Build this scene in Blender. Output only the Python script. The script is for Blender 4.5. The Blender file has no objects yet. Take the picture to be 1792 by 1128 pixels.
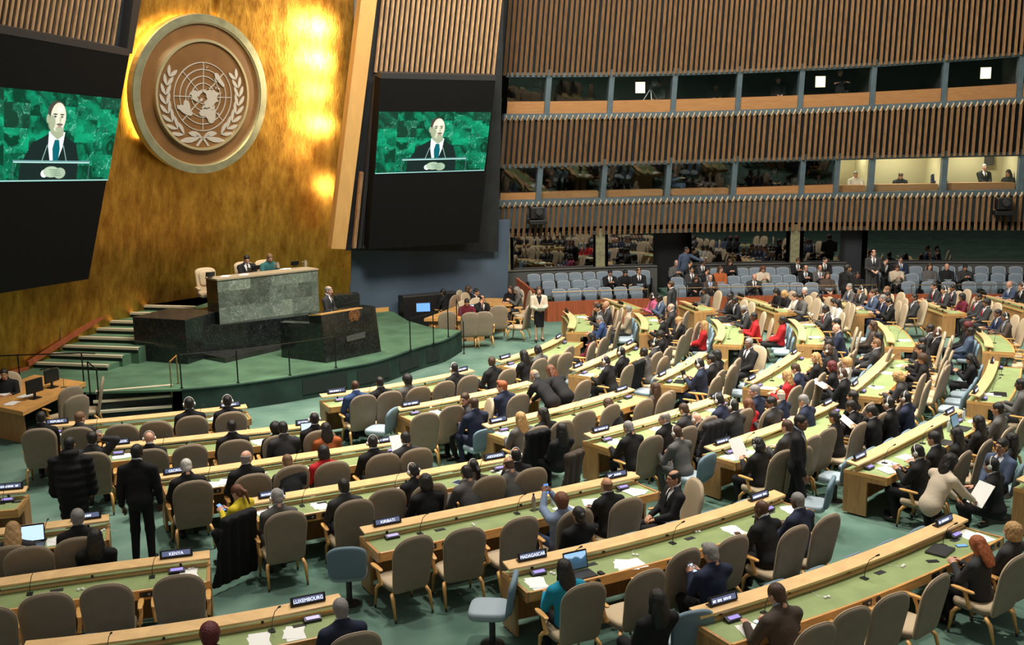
import bpy, bmesh, math, random
import numpy as np
from mathutils import Matrix, Vector
random.seed(7); RNG = np.random.default_rng(7)
S = bpy.context.scene
COL = S.collection
# ------------------------------------------------------------------ camera
FPX, HOR, CAMH, ROLL = 1800.0, 250.0, 6.0, math.radians(-0.9)
W0, H0 = 1792, 1128
PITCH = math.atan((H0 / 2 - HOR) / FPX)
cd = bpy.data.cameras.new('camera'); cam = bpy.data.objects.new('camera', cd); COL.objects.link(cam)
cd.sensor_fit = 'HORIZONTAL'; cd.sensor_width = 36.0; cd.lens = FPX / W0 * 36.0; cd.clip_end = 300
cam.matrix_world = Matrix.Translation((0, 0, CAMH)) @ Matrix.Rotation(math.pi / 2 - PITCH, 4, 'X') @ Matrix.Rotation(ROLL, 4, 'Z')
S.camera = cam
# ------------------------------------------------------------------ exposure, world, hall lights
S.view_settings.view_transform = 'Standard'; S.view_settings.look = 'None'
S.view_settings.gamma = 1.0; S.view_settings.use_curve_mapping = False
S.view_settings.exposure = 0.7
wd = bpy.data.worlds.new('world'); S.world = wd; wd.use_nodes = True
wb = wd.node_tree.nodes['Background']; wb.inputs[0].default_value = (0.9, 0.86, 0.8, 1); wb.inputs[1].default_value = 0.16

def spot(name, loc, aim, power, size=60, blend=.7, r=.5, color=(1, .93, .82)):
    d = bpy.data.lights.new(name, 'SPOT'); d.energy = power; d.spot_size = math.radians(size); d.spot_blend = blend
    d.shadow_soft_size = r; d.color = color
    o = bpy.data.objects.new(name, d); COL.objects.link(o); o.location = loc
    o.rotation_euler = (Vector(aim) - Vector(loc)).to_track_quat('-Z', 'Y').to_euler(); return o

def area(name, loc, aim, power, sx, sy, color=(1, .93, .82)):
    d = bpy.data.lights.new(name, 'AREA'); d.energy = power; d.shape = 'RECTANGLE'; d.size = sx; d.size_y = sy; d.color = color
    o = bpy.data.objects.new(name, d); COL.objects.link(o); o.location = loc
    o.rotation_euler = (Vector(aim) - Vector(loc)).to_track_quat('-Z', 'Y').to_euler(); return o

# dome downlights over the seating, the strongest over the middle of the hall
for x, y, p, ax, ay, sz in ((-4, 21, 5200, -4.5, 19, 42), (0, 23, 6200, 0, 21.5, 42), (4, 22, 6600, 4, 20.5, 46), (9, 22, 6400, 8.5, 21, 50), (1, 13, 2700, 1, 12, 56), (8, 14, 4300, 7, 14, 56),
                            (-5, 14, 1700, -5, 12.5, 56), (4, 30, 6800, 4, 29, 48), (11, 30, 7600, 11, 29, 52), (-7, 26, 2900, -6, 26, 44)):
    spot('dome_light', (x, y, 17), (ax, ay, 0), p, sz, .8, .35)
# fill spots added high on the camera side to brighten the far chair backs
for x, y, p, ax, ay, sz in ((3, 8, 4200, 3.5, 24, 34), (9, 9, 5200, 11, 26, 38), (-1, 9, 1800, -2, 21, 34)):
    spot('gallery_light', (x, y, 15.5), (ax, ay, .5), p, sz, .9, .5)
area('dome_wash', (-1, 20, 16), (9, 33, 1), 1500, 5, 3)
area('wall_wash', (6, 24, 16), (9, 38, 6), 1500, 9, 1.5, (1, .9, .74))
area('dais_wash', (-1.5, 20, 14), (-7, 28, 1.0), 600, 4, 2)

# ------------------------------------------------------------------ picture point -> point of the place
def ray(x, y):
    u = (x - W0 / 2) / FPX; v = (H0 / 2 - y) / FPX
    c, s = math.cos(ROLL), math.sin(ROLL)
    u, v = u * c - v * s, u * s + v * c
    cp, sp = math.cos(PITCH), math.sin(PITCH)
    return np.array([u, cp + v * sp, -sp + v * cp])
EYE = np.array([0, 0, CAMH])
def at(x, y, z=0.0):
    d = ray(x, y); return EYE + d * ((z - CAMH) / d[2])
def at_plane(x, y, p0, n):
    d = ray(x, y); return EYE + d * (np.dot(np.asarray(p0) - EYE, n) / np.dot(d, n))
def nrm(v):
    v = np.asarray(v, float); return v / np.linalg.norm(v)

# ------------------------------------------------------------------ materials
MATS = {}
def mat(name, col, rough=.6, metal=0, emit=None, es=0, bump=0, bscale=60, var=0, vscale=8, spec=.5, alpha=1, col2=None, aniso=0):
    if name in MATS: return MATS[name]
    m = bpy.data.materials.new(name); m.use_nodes = True; nt = m.node_tree; b = nt.nodes['Principled BSDF']
    b.inputs['Base Color'].default_value = (*col, 1); b.inputs['Roughness'].default_value = rough; b.inputs['Metallic'].default_value = metal
    b.inputs['Specular IOR Level'].default_value = spec
    if emit: b.inputs['Emission Color'].default_value = (*emit, 1); b.inputs['Emission Strength'].default_value = es
    tc = None
    if bump or var: tc = nt.nodes.new('ShaderNodeTexCoord')
    if var:
        n = nt.nodes.new('ShaderNodeTexNoise'); n.inputs['Scale'].default_value = vscale; n.inputs['Detail'].default_value = 5
        nt.links.new(tc.outputs['Object'], n.inputs['Vector'])
        r = nt.nodes.new('ShaderNodeValToRGB'); c2 = col2 or tuple(min(1, c * (1 + var)) for c in col); c1 = col if col2 else tuple(c * (1 - var) for c in col)
        r.color_ramp.elements[0].position = .35; r.color_ramp.elements[1].position = .65
        r.color_ramp.elements[0].color = (*c1, 1); r.color_ramp.elements[1].color = (*c2, 1)
        nt.links.new(n.outputs['Fac'], r.inputs['Fac']); nt.links.new(r.outputs['Color'], b.inputs['Base Color'])
    if bump:
        n = nt.nodes.new('ShaderNodeTexNoise'); n.inputs['Scale'].default_value = bscale; n.inputs['Detail'].default_value = 3
        nt.links.new(tc.outputs['Object'], n.inputs['Vector'])
        bp = nt.nodes.new('ShaderNodeBump'); bp.inputs['Strength'].default_value = bump; bp.inputs['Distance'].default_value = .02
        nt.links.new(n.outputs['Fac'], bp.inputs['Height']); nt.links.new(bp.outputs['Normal'], b.inputs['Normal'])
    MATS[name] = m; return m

def wood(name, col, var=.2, rough=.38, sc=(1.2, 1.2, 14)):
    if name in MATS: return MATS[name]
    m = mat(name, col, rough); nt = m.node_tree; b = nt.nodes['Principled BSDF']
    tc = nt.nodes.new('ShaderNodeTexCoord'); mp = nt.nodes.new('ShaderNodeMapping'); mp.inputs['Scale'].default_value = sc
    n = nt.nodes.new('ShaderNodeTexNoise'); n.inputs['Scale'].default_value = 2.5; n.inputs['Detail'].default_value = 7; n.inputs['Distortion'].default_value = .6
    r = nt.nodes.new('ShaderNodeValToRGB'); r.color_ramp.elements[0].position = .3; r.color_ramp.elements[1].position = .7
    r.color_ramp.elements[0].color = (*[c * (1 - var) for c in col], 1); r.color_ramp.elements[1].color = (*[min(1, c * (1 + var)) for c in col], 1)
    nt.links.new(tc.outputs['Object'], mp.inputs['Vector']); nt.links.new(mp.outputs['Vector'], n.inputs['Vector'])
    nt.links.new(n.outputs['Fac'], r.inputs['Fac']); nt.links.new(r.outputs['Color'], b.inputs['Base Color'])
    return m

ROSA = 37.0
def marble(name, c1, c2, vein, scale=1.2, tile=0, rough=.18, vw=.04, rot=0):
    if name in MATS: return MATS[name]
    m = mat(name, c1, rough); nt = m.node_tree; b = nt.nodes['Principled BSDF']; L = nt.links
    tc = nt.nodes.new('ShaderNodeTexCoord'); vec = tc.outputs['Object']; tone = None
    if rot: mp = nt.nodes.new('ShaderNodeMapping'); mp.vector_type = 'POINT'; mp.inputs['Rotation'].default_value = (0, 0, rot); L.new(vec, mp.inputs['Vector']); vec = mp.outputs[0]
    if tile:   # slabs: each with its own patch of stone
        sx = nt.nodes.new('ShaderNodeSeparateXYZ'); L.new(vec, sx.inputs[0]); cx = nt.nodes.new('ShaderNodeCombineXYZ'); L.new(sx.outputs[0], cx.inputs[0]); L.new(sx.outputs[2], cx.inputs[1])
        br = nt.nodes.new('ShaderNodeTexBrick'); br.inputs['Scale'].default_value = tile; br.inputs['Mortar Size'].default_value = 0; br.inputs['Color1'].default_value = (0, 0, 0, 1); br.inputs['Color2'].default_value = (1, 1, 1, 1); br.inputs['Brick Width'].default_value = .62; br.inputs['Row Height'].default_value = .42; br.squash = .7; br.squash_frequency = 3
        L.new(cx.outputs[0], br.inputs['Vector']); ad = nt.nodes.new('ShaderNodeVectorMath'); ad.operation = 'MULTIPLY_ADD'
        ad.inputs[1].default_value = (9, 9, 9); L.new(br.outputs['Color'], ad.inputs[0]); tone = br.outputs['Color']; L.new(vec, ad.inputs[2]); vec = ad.outputs[0]
    n = nt.nodes.new('ShaderNodeTexNoise'); n.inputs['Scale'].default_value = scale; n.inputs['Detail'].default_value = 12; n.inputs['Roughness'].default_value = .68; n.inputs['Distortion'].default_value = .7
    L.new(vec, n.inputs['Vector'])
    r = nt.nodes.new('ShaderNodeValToRGB'); e = r.color_ramp.elements; e[0].position = .3; e[0].color = (*c1, 1); e[1].position = .7; e[1].color = (*c2, 1)
    L.new(n.outputs['Fac'], r.inputs['Fac'])
    n2 = nt.nodes.new('ShaderNodeTexNoise'); n2.inputs['Scale'].default_value = scale * 1.7; n2.inputs['Detail'].default_value = 10; n2.inputs['Roughness'].default_value = .62; n2.inputs['Distortion'].default_value = .9
    L.new(vec, n2.inputs['Vector'])
    r2 = nt.nodes.new('ShaderNodeValToRGB'); e = r2.color_ramp.elements; e[0].position = .5 - vw; e[0].color = (0, 0, 0, 1); e[1].position = .5 + vw; e[1].color = (0, 0, 0, 1)
    k = r2.color_ramp.elements.new(.5); k.color = (1, 1, 1, 1); L.new(n2.outputs['Fac'], r2.inputs['Fac'])
    mx = nt.nodes.new('ShaderNodeMixRGB'); L.new(r2.outputs['Color'], mx.inputs[0]); L.new(r.outputs['Color'], mx.inputs[1]); mx.inputs[2].default_value = (*vein, 1)
    out = mx.outputs[0]
    if tone:
        sp = nt.nodes.new('ShaderNodeSeparateColor'); L.new(tone, sp.inputs[0]); mr = nt.nodes.new('ShaderNodeMapRange'); mr.inputs[3].default_value = .5; mr.inputs[4].default_value = 1.25; L.new(sp.outputs[0], mr.inputs[0])
        ml = nt.nodes.new('ShaderNodeVectorMath'); ml.operation = 'SCALE'; L.new(out, ml.inputs[0]); L.new(mr.outputs[0], ml.inputs['Scale']); out = ml.outputs[0]
    L.new(out, b.inputs['Base Color']); return m

M_floor = mat('green_carpet', (.082, .155, .12), .95, var=.3, vscale=.9, bump=.25, bscale=220, col2=(.145, .235, .188), spec=.1)
M_dais = mat('dais_carpet', (.085, .165, .10), .95, bump=.25, bscale=220, var=.25, vscale=1.1, spec=.1)
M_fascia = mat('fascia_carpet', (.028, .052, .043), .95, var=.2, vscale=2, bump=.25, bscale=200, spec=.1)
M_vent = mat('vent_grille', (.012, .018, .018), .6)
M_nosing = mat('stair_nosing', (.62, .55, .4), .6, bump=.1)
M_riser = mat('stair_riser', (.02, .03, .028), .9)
M_wood = wood('desk_maple', (.66, .35, .11), .18)
M_ledge = wood('ledge_maple', (.74, .49, .235), .14, .3)
M_panel = wood('panel_maple', (.42, .225, .085), .2, .42, (9, 9, 1))
M_redwood = wood('red_panel', (.30, .075, .03), .3, .4, (14, 14, .6))
M_leather = mat('green_desk_leather', (.25, .325, .135), .5, var=.1, vscale=3, bump=.05, bscale=400)
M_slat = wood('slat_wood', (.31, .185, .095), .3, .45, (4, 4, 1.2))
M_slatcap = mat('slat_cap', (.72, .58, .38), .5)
M_slatlit = wood('slat_wood_light', (.44, .28, .145), .25, .45, (4, 4, 1.2))  # paler copy of the slat wood, its lit look put into the colour
M_beam = mat('blue_grey_beam', (.085, .125, .15), .5, var=.12, vscale=3)
M_back = mat('slat_backing', (.010, .013, .016), .8, var=.3, vscale=2)
M_bluewall = mat('slate_blue_wall', (.055, .085, .125), .85, var=.18, vscale=.5)
M_black = mat('matt_black', (.008, .008, .009), .45)
M_screenbody = mat('screen_casing', (.005, .0055, .006), .7, spec=.12)
M_grey = mat('dark_grey_plastic', (.03, .03, .032), .4)
M_metal = mat('brushed_metal', (.45, .44, .42), .35, 1)
M_bronze = mat('bronze_rail', (.42, .28, .14), .35, .9)
M_darkrail = mat('black_rail', (.012, .012, .013), .4, .5)
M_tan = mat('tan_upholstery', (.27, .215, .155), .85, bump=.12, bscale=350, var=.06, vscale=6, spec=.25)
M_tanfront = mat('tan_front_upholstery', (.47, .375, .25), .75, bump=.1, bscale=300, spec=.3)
M_tanedge = mat('tan_piping', (.44, .35, .24), .7)
M_chairwood = wood('chair_maple', (.62, .34, .11), .15, .35)
M_blue = mat('blue_upholstery', (.15, .225, .28), .75, bump=.1, bscale=350, spec=.3)
M_bluetop = mat('blue_vinyl_seat', (.30, .37, .42), .6, spec=.4)
M_theatre = mat('theatre_fabric', (.17, .215, .265), .8, bump=.1, bscale=300, spec=.3)
M_theatretrim = mat('theatre_trim', (.42, .46, .5), .5)
M_paper = mat('paper', (.82, .82, .80), .8)
M_white = mat('white_plastic', (.75, .74, .70), .4)
M_cream = mat('cream_leather', (.50, .38, .23), .5, bump=.08, bscale=90)
M_emblem = mat('emblem_silver', (.50, .45, .38), .45, .35)
M_disc = wood('emblem_bronze_disc', (.155, .072, .021), .18, .4, (.6, .6, .6))
M_rim = mat('emblem_rim', (.36, .35, .22), .36, .7, bump=.1, bscale=14, var=.15, vscale=3)
M_rimlite = mat('emblem_rim_edge', (.78, .66, .38), .3, .8)
M_glass_dark = mat('mirror_glass', (.19, .195, .2), .02, 1, spec=.8)
M_marble = marble('green_marble', (.085, .115, .095), (.215, .265, .215), (.50, .54, .47), 2.2, 1.0, .2, .010, math.radians(-ROSA))
M_blackmarble = marble('black_marble', (.007, .009, .009), (.020, .024, .023), (.10, .115, .105), 3.2, 0, .12, .006)
M_topmarble = marble('black_marble_top', (.022, .022, .021), (.045, .045, .042), (.10, .10, .09), 3.2, 0, .15, .006)
def glass():
    m = bpy.data.materials.new('window_glass'); m.use_nodes = True; nt = m.node_tree; nt.nodes.clear()
    o = nt.nodes.new('ShaderNodeOutputMaterial'); mx = nt.nodes.new('ShaderNodeMixShader'); t = nt.nodes.new('ShaderNodeBsdfTransparent'); g = nt.nodes.new('ShaderNodeBsdfGlossy')
    g.inputs['Roughness'].default_value = .02; t.inputs[0].default_value = (.93, .95, .95, 1); mx.inputs[0].default_value = .035
    nt.links.new(t.outputs[0], mx.inputs[1]); nt.links.new(g.outputs[0], mx.inputs[2]); nt.links.new(mx.outputs[0], o.inputs[0]); return m
M_glass = glass()
def gold():
    m = mat('gold_leaf_wall', (.72, .38, .055), .34, .92); nt = m.node_tree; b = nt.nodes['Principled BSDF']; L = nt.links
    tc = nt.nodes.new('ShaderNodeTexCoord'); mp = nt.nodes.new('ShaderNodeMapping'); mp.inputs['Scale'].default_value = (3.0, 3.0, 1.1); L.new(tc.outputs['Object'], mp.inputs['Vector'])
    n = nt.nodes.new('ShaderNodeTexNoise'); n.inputs['Scale'].default_value = 1.3; n.inputs['Detail'].default_value = 9; n.inputs['Roughness'].default_value = .7; L.new(mp.outputs[0], n.inputs['Vector'])
    r = nt.nodes.new('ShaderNodeValToRGB'); e = r.color_ramp.elements; e[0].position = .33; e[0].color = (.36, .155, .022, 1); e[1].position = .66; e[1].color = (.78, .42, .075, 1)
    L.new(n.outputs['Fac'], r.inputs['Fac']); L.new(r.outputs['Color'], b.inputs['Base Color'])
    r3 = nt.nodes.new('ShaderNodeMapRange'); r3.inputs[3].default_value = .27; r3.inputs[4].default_value = .46; L.new(n.outputs['Fac'], r3.inputs[0]); L.new(r3.outputs[0], b.inputs['Roughness'])
    w = nt.nodes.new('ShaderNodeTexNoise'); w.inputs['Scale'].default_value = 9; w.inputs['Detail'].default_value = 6; mp2 = nt.nodes.new('ShaderNodeMapping'); mp2.inputs['Scale'].default_value = (3, 3, .6)
    L.new(tc.outputs['Object'], mp2.inputs['Vector']); L.new(mp2.outputs[0], w.inputs['Vector'])
    bp = nt.nodes.new('ShaderNodeBump'); bp.inputs['Strength'].default_value = .16; bp.inputs['Distance'].default_value = .05; L.new(w.outputs['Fac'], bp.inputs['Height']); L.new(bp.outputs[0], b.inputs['Normal'])
    return m
M_gold = gold()

# ------------------------------------------------------------------ objects
NAMES = {}
def link(name, data, parent=None):
    o = bpy.data.objects.new(name, data); COL.objects.link(o)
    if parent is not None: o.parent = parent
    return o
def tag(o, label, cat, group=None, kind=None):
    o['label'] = label; o['category'] = cat
    if group: o['group'] = group
    if kind: o['kind'] = kind
    return o
def empty(name, loc=(0, 0, 0), rz=0, label=None, cat=None, group=None):
    o = link(name, None); o.empty_display_size = .1; o.location = loc; o.rotation_euler = (0, 0, rz)
    if label: tag(o, label, cat, group)
    return o
def copy_tree(o, parent=None):
    c = o.copy(); COL.objects.link(c)
    if parent is not None: c.parent = parent
    for ch in o.children: copy_tree(ch, c)
    return c

class MB:
    """collects shapes; build() links them as one mesh object"""
    def __init__(s): s.v = []; s.f = []; s.m = []; s.mats = []; s.n = 0
    def mi(s, m):
        if m not in s.mats: s.mats.append(m)
        return s.mats.index(m)
    def add(s, V, F, m):
        V = np.asarray(V, float); i = s.mi(m); s.v.append(V)
        for f in F: s.f.append([k + s.n for k in f]); s.m.append(i)
        s.n += len(V); return s
    def box(s, c, sz, m, rot=None, bev=.0):
        x, y, z = [k / 2 for k in sz]
        if bev <= 0:
            V = np.array([(-x, -y, -z), (x, -y, -z), (x, y, -z), (-x, y, -z), (-x, -y, z), (x, -y, z), (x, y, z), (-x, y, z)])
            F = [(0, 3, 2, 1), (4, 5, 6, 7), (0, 1, 5, 4), (1, 2, 6, 5), (2, 3, 7, 6), (3, 0, 4, 7)]
        else:
            bm = bmesh.new(); bmesh.ops.create_cube(bm, size=1)
            for v in bm.verts: v.co = (v.co.x * 2 * x, v.co.y * 2 * y, v.co.z * 2 * z)
            bmesh.ops.bevel(bm, geom=list(bm.edges), offset=bev, segments=2, profile=.5, affect='EDGES')
            bm.verts.ensure_lookup_table(); bm.verts.index_update()
            V = np.array([v.co[:] for v in bm.verts]); F = [[v.index for v in f.verts] for f in bm.faces]; bm.free()
        if rot is not None: V = V @ np.asarray(rot).T
        return s.add(V + np.asarray(c, float), F, m)
    def tube(s, pts, r, m, n=8, cap=True):
        P = [np.asarray(p, float) for p in pts]; R = r if hasattr(r, '__len__') else [r] * len(P)
        up = np.array([.13, .27, .95]); V = []; F = []
        for i, p in enumerate(P):
            t = nrm(P[min(i + 1, len(P) - 1)] - P[max(i - 1, 0)])
            a = np.cross(t, up)
            if np.linalg.norm(a) < .05: a = np.cross(t, (1, 0, 0))
            a = nrm(a); b = np.cross(t, a)
            for k in range(n):
                th = 2 * math.pi * k / n; V.append(p + R[i] * (math.cos(th) * a + math.sin(th) * b))
        for i in range(len(P) - 1):
            for k in range(n): F.append((i * n + k, i * n + (k + 1) % n, (i + 1) * n + (k + 1) % n, (i + 1) * n + k))
        if cap: F.append(tuple(range(n))[::-1]); F.append(tuple((len(P) - 1) * n + k for k in range(n)))
        return s.add(V, F, m)
    def lathe(s, prof, c, m, n=16, axis=None):
        V = []; F = []
        for r, z in prof:
            for k in range(n):
                th = 2 * math.pi * k / n; V.append((r * math.cos(th), r * math.sin(th), z))
        for i in range(len(prof) - 1):
            for k in range(n): F.append((i * n + k, i * n + (k + 1) % n, (i + 1) * n + (k + 1) % n, (i + 1) * n + k))
        F.append(tuple(range(n))[::-1]); F.append(tuple((len(prof) - 1) * n + k for k in range(n)))
        V = np.array(V)
        if axis is not None: V = V @ np.asarray(axis).T
        return s.add(V + np.asarray(c, float), F, m)
    def prism(s, poly, ext, m):
        """closed 3-D outline extruded by the vector ext"""
        A = np.asarray(poly, float); n = len(A); V = np.vstack([A, A + np.asarray(ext, float)])
        F = [tuple(range(n))[::-1], tuple(range(n, 2 * n))] + [(i, (i + 1) % n, n + (i + 1) % n, n + i) for i in range(n)]
        return s.add(V, F, m)
    def pillow(s, outline, T, m, fn, rings=((0, 1), (.55, 1), (.9, .96), (.97, .7), (1, .25)), m2=None):
        """padded slab: outline in 2-D, thickness 2T, mapped to 3-D by fn(u, v, w)"""
        O = np.asarray(outline, float); c = O.mean(0); n = len(O); V = []; F = []
        seq = [(a, -b) for a, b in rings] + [(a, b) for a, b in rings[::-1]]
        for a, b in seq:
            for p in O: q = c + (p - c) * max(a, .02); V.append(fn(q[0], q[1], b * T))
        for i in range(len(seq) - 1):
            for k in range(n): F.append((i * n + k, i * n + (k + 1) % n, (i + 1) * n + (k + 1) % n, (i + 1) * n + k))
        h = (len(seq) // 2) * n; F.append(tuple((len(seq) - 1) * n + k for k in range(n))); F.insert(0, tuple(range(n))[::-1])
        s.add(V, F, m)
        if m2 is not None:
            j = s.mi(m2)
            for q in range(h + 1, len(F)): s.m[len(s.m) - len(F) + q] = j
        return s
    def sweep(s, P, N, sec, m, zoff=0):
        """section (d, z) swept along points P with side normals N"""
        k = len(sec); V = []; F = []
        for p, n in zip(P, N):
            for d, z in sec: V.append((p[0] + n[0] * d, p[1] + n[1] * d, z + zoff))
        for i in range(len(P) - 1):
            for j in range(k): F.append((i * k + j, i * k + (j + 1) % k, (i + 1) * k + (j + 1) % k, (i + 1) * k + j))
        F.append(tuple(range(k))[::-1]); F.append(tuple((len(P) - 1) * k + j for j in range(k)))
        return s.add(V, F, m)
    def mesh(s, name, smooth=False):
        me = bpy.data.meshes.new(name)
        me.from_pydata(np.vstack(s.v).tolist(), [], s.f)
        for m in s.mats: me.materials.append(m)
        me.polygons.foreach_set('material_index', s.m)
        if smooth:
            me.polygons.foreach_set('use_smooth', [True] * len(s.f))
            if smooth != 'all': me.set_sharp_from_angle(angle=math.radians(40))
        bm = bmesh.new(); bm.from_mesh(me); bmesh.ops.recalc_face_normals(bm, faces=bm.faces); bm.to_mesh(me); bm.free()
        me.update(); return me
    def build(s, name, parent=None, smooth=False): return link(name, s.mesh(name, smooth), parent)
def struct(name, mb, smooth=False):
    o = mb.build(name, None, smooth); o['kind'] = 'structure'; return o
ORD = 'first second third fourth fifth sixth seventh eighth ninth tenth eleventh twelfth thirteenth fourteenth fifteenth sixteenth seventeenth eighteenth nineteenth twentieth'.split()
# ------------------------------------------------------------------ floor
f = MB(); f.add([(-40, -6, 0), (40, -6, 0), (40, 60, 0), (-40, 60, 0)], [(0, 1, 2, 3)], M_floor); struct('floor', f)

# ------------------------------------------------------------------ the long curved wall of booths and slats
LEAN = .20
def yb(u): return 38.4 - (u - 9.5) ** 2 / 90
def cw(u, z, out=0.0):
    """point of the leaning wall: u along its foot, z height, out = towards the hall"""
    h = z - 2.4; return np.array([u - h * .0095 * (u - 9.5) - out * (u - 9.5) / 45, yb(u) - LEAN * h - out, z])
def on_wall(x, y, out=0.0):
    d = ray(x, y); lo, hi = 15.0, 60.0
    def g(t):
        p = EYE + d * t; h = p[2] - 2.4; u = (p[0] - h * .0095 * 9.5) / (1 - .0095 * h); return p[1] - (yb(u) - LEAN * h - out), u, p[2]
    for _ in range(50):
        md = (lo + hi) / 2
        if g(md)[0] < 0: lo = md
        else: hi = md
    return g(lo)[1:]
def line(pts, out=0.0):
    """a level line of the wall traced through picture points -> z(u)"""
    q = np.array([on_wall(x, y, out) for x, y in pts]); k = np.polyfit(q[:, 0], q[:, 1], 2 if len(q) > 3 else 1)
    return lambda u: float(np.polyval(k, u))
Z_up = line([(870, 132), (1061, 130), (1300, 126), (1432, 119), (1649, 107), (1791, 95)], .2)
Z_pt = line([(868, 177.5), (1061, 176), (1172, 174.5), (1432, 164), (1522, 161), (1648, 155), (1780, 146)])
Z_pb = line([(868, 199), (1172, 196), (1432, 187), (1649, 177), (1792, 170)])
Z_mt = line([(868, 207), (1200, 202), (1432, 194), (1792, 178)], .2)
Z_mb = line([(863, 293), (1200, 284.5), (1432, 279), (1792, 270.5)], .2)
Z_qt = line([(850, 338), (940, 337), (1400, 324), (1460, 323)])
Z_qb = line([(848, 351), (950, 348), (1166, 343), (1432, 338), (1783, 331)])
Z_lt = line([(851, 360), (1200, 350), (1432, 345), (1792, 340)], .2)
Z_lb = line([(845, 418), (1000, 411), (1200, 407), (1432, 404), (1792, 403)], .2)
U0, U1 = -.6, 22.5
def wall_band(mb, z0, z1, m, out0=0, out1=None, u0=U0, u1=U1, n=46, depth=.12):
    out1 = out0 if out1 is None else out1; us = np.linspace(u0, u1, n); V = []; F = []
    for u in us:
        a, b = z0(u), z1(u); V += [cw(u, a, out0), cw(u, b, out1), cw(u, b, out1 - depth), cw(u, a, out0 - depth)]
    for i in range(n - 1):
        for j in range(4): F.append((i * 4 + j, i * 4 + (j + 1) % 4, i * 4 + 4 + (j + 1) % 4, i * 4 + 4 + j))
    F += [(3, 2, 1, 0), tuple((n - 1) * 4 + k for k in range(4))]; mb.add(V, F, m)
def slats(name, zb, zt, us, caps):
    mb = MB()
    for i, u in enumerate(us):
        a, b = zb(u), zt(u); w = .056; V = []
        for z in (a, b): V += [cw(u - w, z, .04), cw(u, z, .24), cw(u + w, z, .04)]
        mb.add(V, [(0, 1, 4, 3)], M_slat); mb.add(V, [(1, 2, 5, 4)], M_slatlit); mb.add(V, [(2, 0, 3, 5), (0, 2, 1), (3, 4, 5)], M_slat)
        if caps:
            V = [cw(u - w * 1.15, b - .10, .06), cw(u - w * .2, b + .10, .16), cw(u + w * .2, b + .10, .16), cw(u + w * 1.15, b - .10, .06), cw(u + w * .8, b - .08, .2), cw(u, b + .03, .25), cw(u - w * .8, b - .08, .2)]
            mb.add(V, [(0, 1, 5, 6), (1, 2, 5), (2, 3, 4, 5), (0, 3, 2, 1)], M_slatcap)
    return struct(name, mb)
def slat_us(u0, u1, pit=.205):
    out = []; u = u0; i = 0
    while u < u1: out.append(u); i += 1; u += pit + (.028 if i % 6 == 0 else 0) + random.uniform(-.01, .01)
    return out
slats('trim_1', Z_up, lambda u: 13.5, slat_us(-.7, U1, .19), False)
slats('trim_2', Z_mb, Z_mt, slat_us(-.55, U1), True)
slats('trim_3', Z_lb, Z_lt, slat_us(-.6, U1), True)
w = MB()
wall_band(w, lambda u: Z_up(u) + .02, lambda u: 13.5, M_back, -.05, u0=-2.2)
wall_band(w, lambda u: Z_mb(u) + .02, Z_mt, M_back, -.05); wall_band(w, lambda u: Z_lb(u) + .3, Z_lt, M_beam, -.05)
wall_band(w, lambda u: Z_mt(u) - .05, Z_pb, M_beam, .05, depth=.3); wall_band(w, lambda u: Z_lt(u) - .05, Z_qb, M_beam, .05, depth=.3)
wall_band(w, lambda u: Z_up(u) - .05, lambda u: Z_up(u) + .1, M_beam, .04, depth=.2)
wall_band(w, lambda u: Z_mb(u) - .05, lambda u: Z_mb(u) + .1, M_beam, .0, depth=.2)
wall_band(w, lambda u: Z_lb(u) - .02, lambda u: Z_lb(u) + .12, M_beam, -.1, depth=.8)
struct('wall_right', w)
# booth rooms behind the openings
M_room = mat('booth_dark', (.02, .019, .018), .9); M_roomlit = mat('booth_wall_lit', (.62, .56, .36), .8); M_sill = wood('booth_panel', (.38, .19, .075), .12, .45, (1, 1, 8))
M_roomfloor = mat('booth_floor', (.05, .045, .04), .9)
mul1 = [on_wall(x, y)[0] for x, y in [(866, 165), (959, 165), (1069, 164), (1179.6, 163), (1293, 160), (1402, 157), (1528, 150), (1653.5, 145), (1786, 135)]]
mul2 = [on_wall(x, y)[0] for x, y in [(850, 320), (944, 320), (1057, 318), (1169.6, 315), (1285, 312), (1404, 308), (1464.5, 306), (1526, 304), (1653, 302), (1788, 298)]]
mul1 = [U0] + mul1[1:] + [U1]; mul2 = [U0] + mul2[1:] + [U1]
D = 2.6
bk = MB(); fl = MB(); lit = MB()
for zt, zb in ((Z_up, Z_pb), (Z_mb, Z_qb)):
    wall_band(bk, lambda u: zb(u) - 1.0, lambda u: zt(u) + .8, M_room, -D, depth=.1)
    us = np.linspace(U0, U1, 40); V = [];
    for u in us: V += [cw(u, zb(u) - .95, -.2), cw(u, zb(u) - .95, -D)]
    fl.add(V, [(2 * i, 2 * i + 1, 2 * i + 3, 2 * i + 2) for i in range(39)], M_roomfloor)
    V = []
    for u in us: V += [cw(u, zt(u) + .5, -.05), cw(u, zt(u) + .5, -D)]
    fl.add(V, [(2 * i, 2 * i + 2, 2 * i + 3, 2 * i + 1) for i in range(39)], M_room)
def parti(mb, u, zb, zt, m): mb.add([cw(u, zb(u) - .95, -.2), cw(u, zb(u) - .95, -D), cw(u, zt(u) + .5, -D), cw(u, zt(u) + .5, -.06)], [(0, 1, 2, 3)], m)
for u in mul1[1:-1]: parti(bk, u, Z_pb, Z_up, M_room)
for u in mul2[1:-1]: parti(bk, u, Z_qb, Z_mb, M_room)
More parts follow.
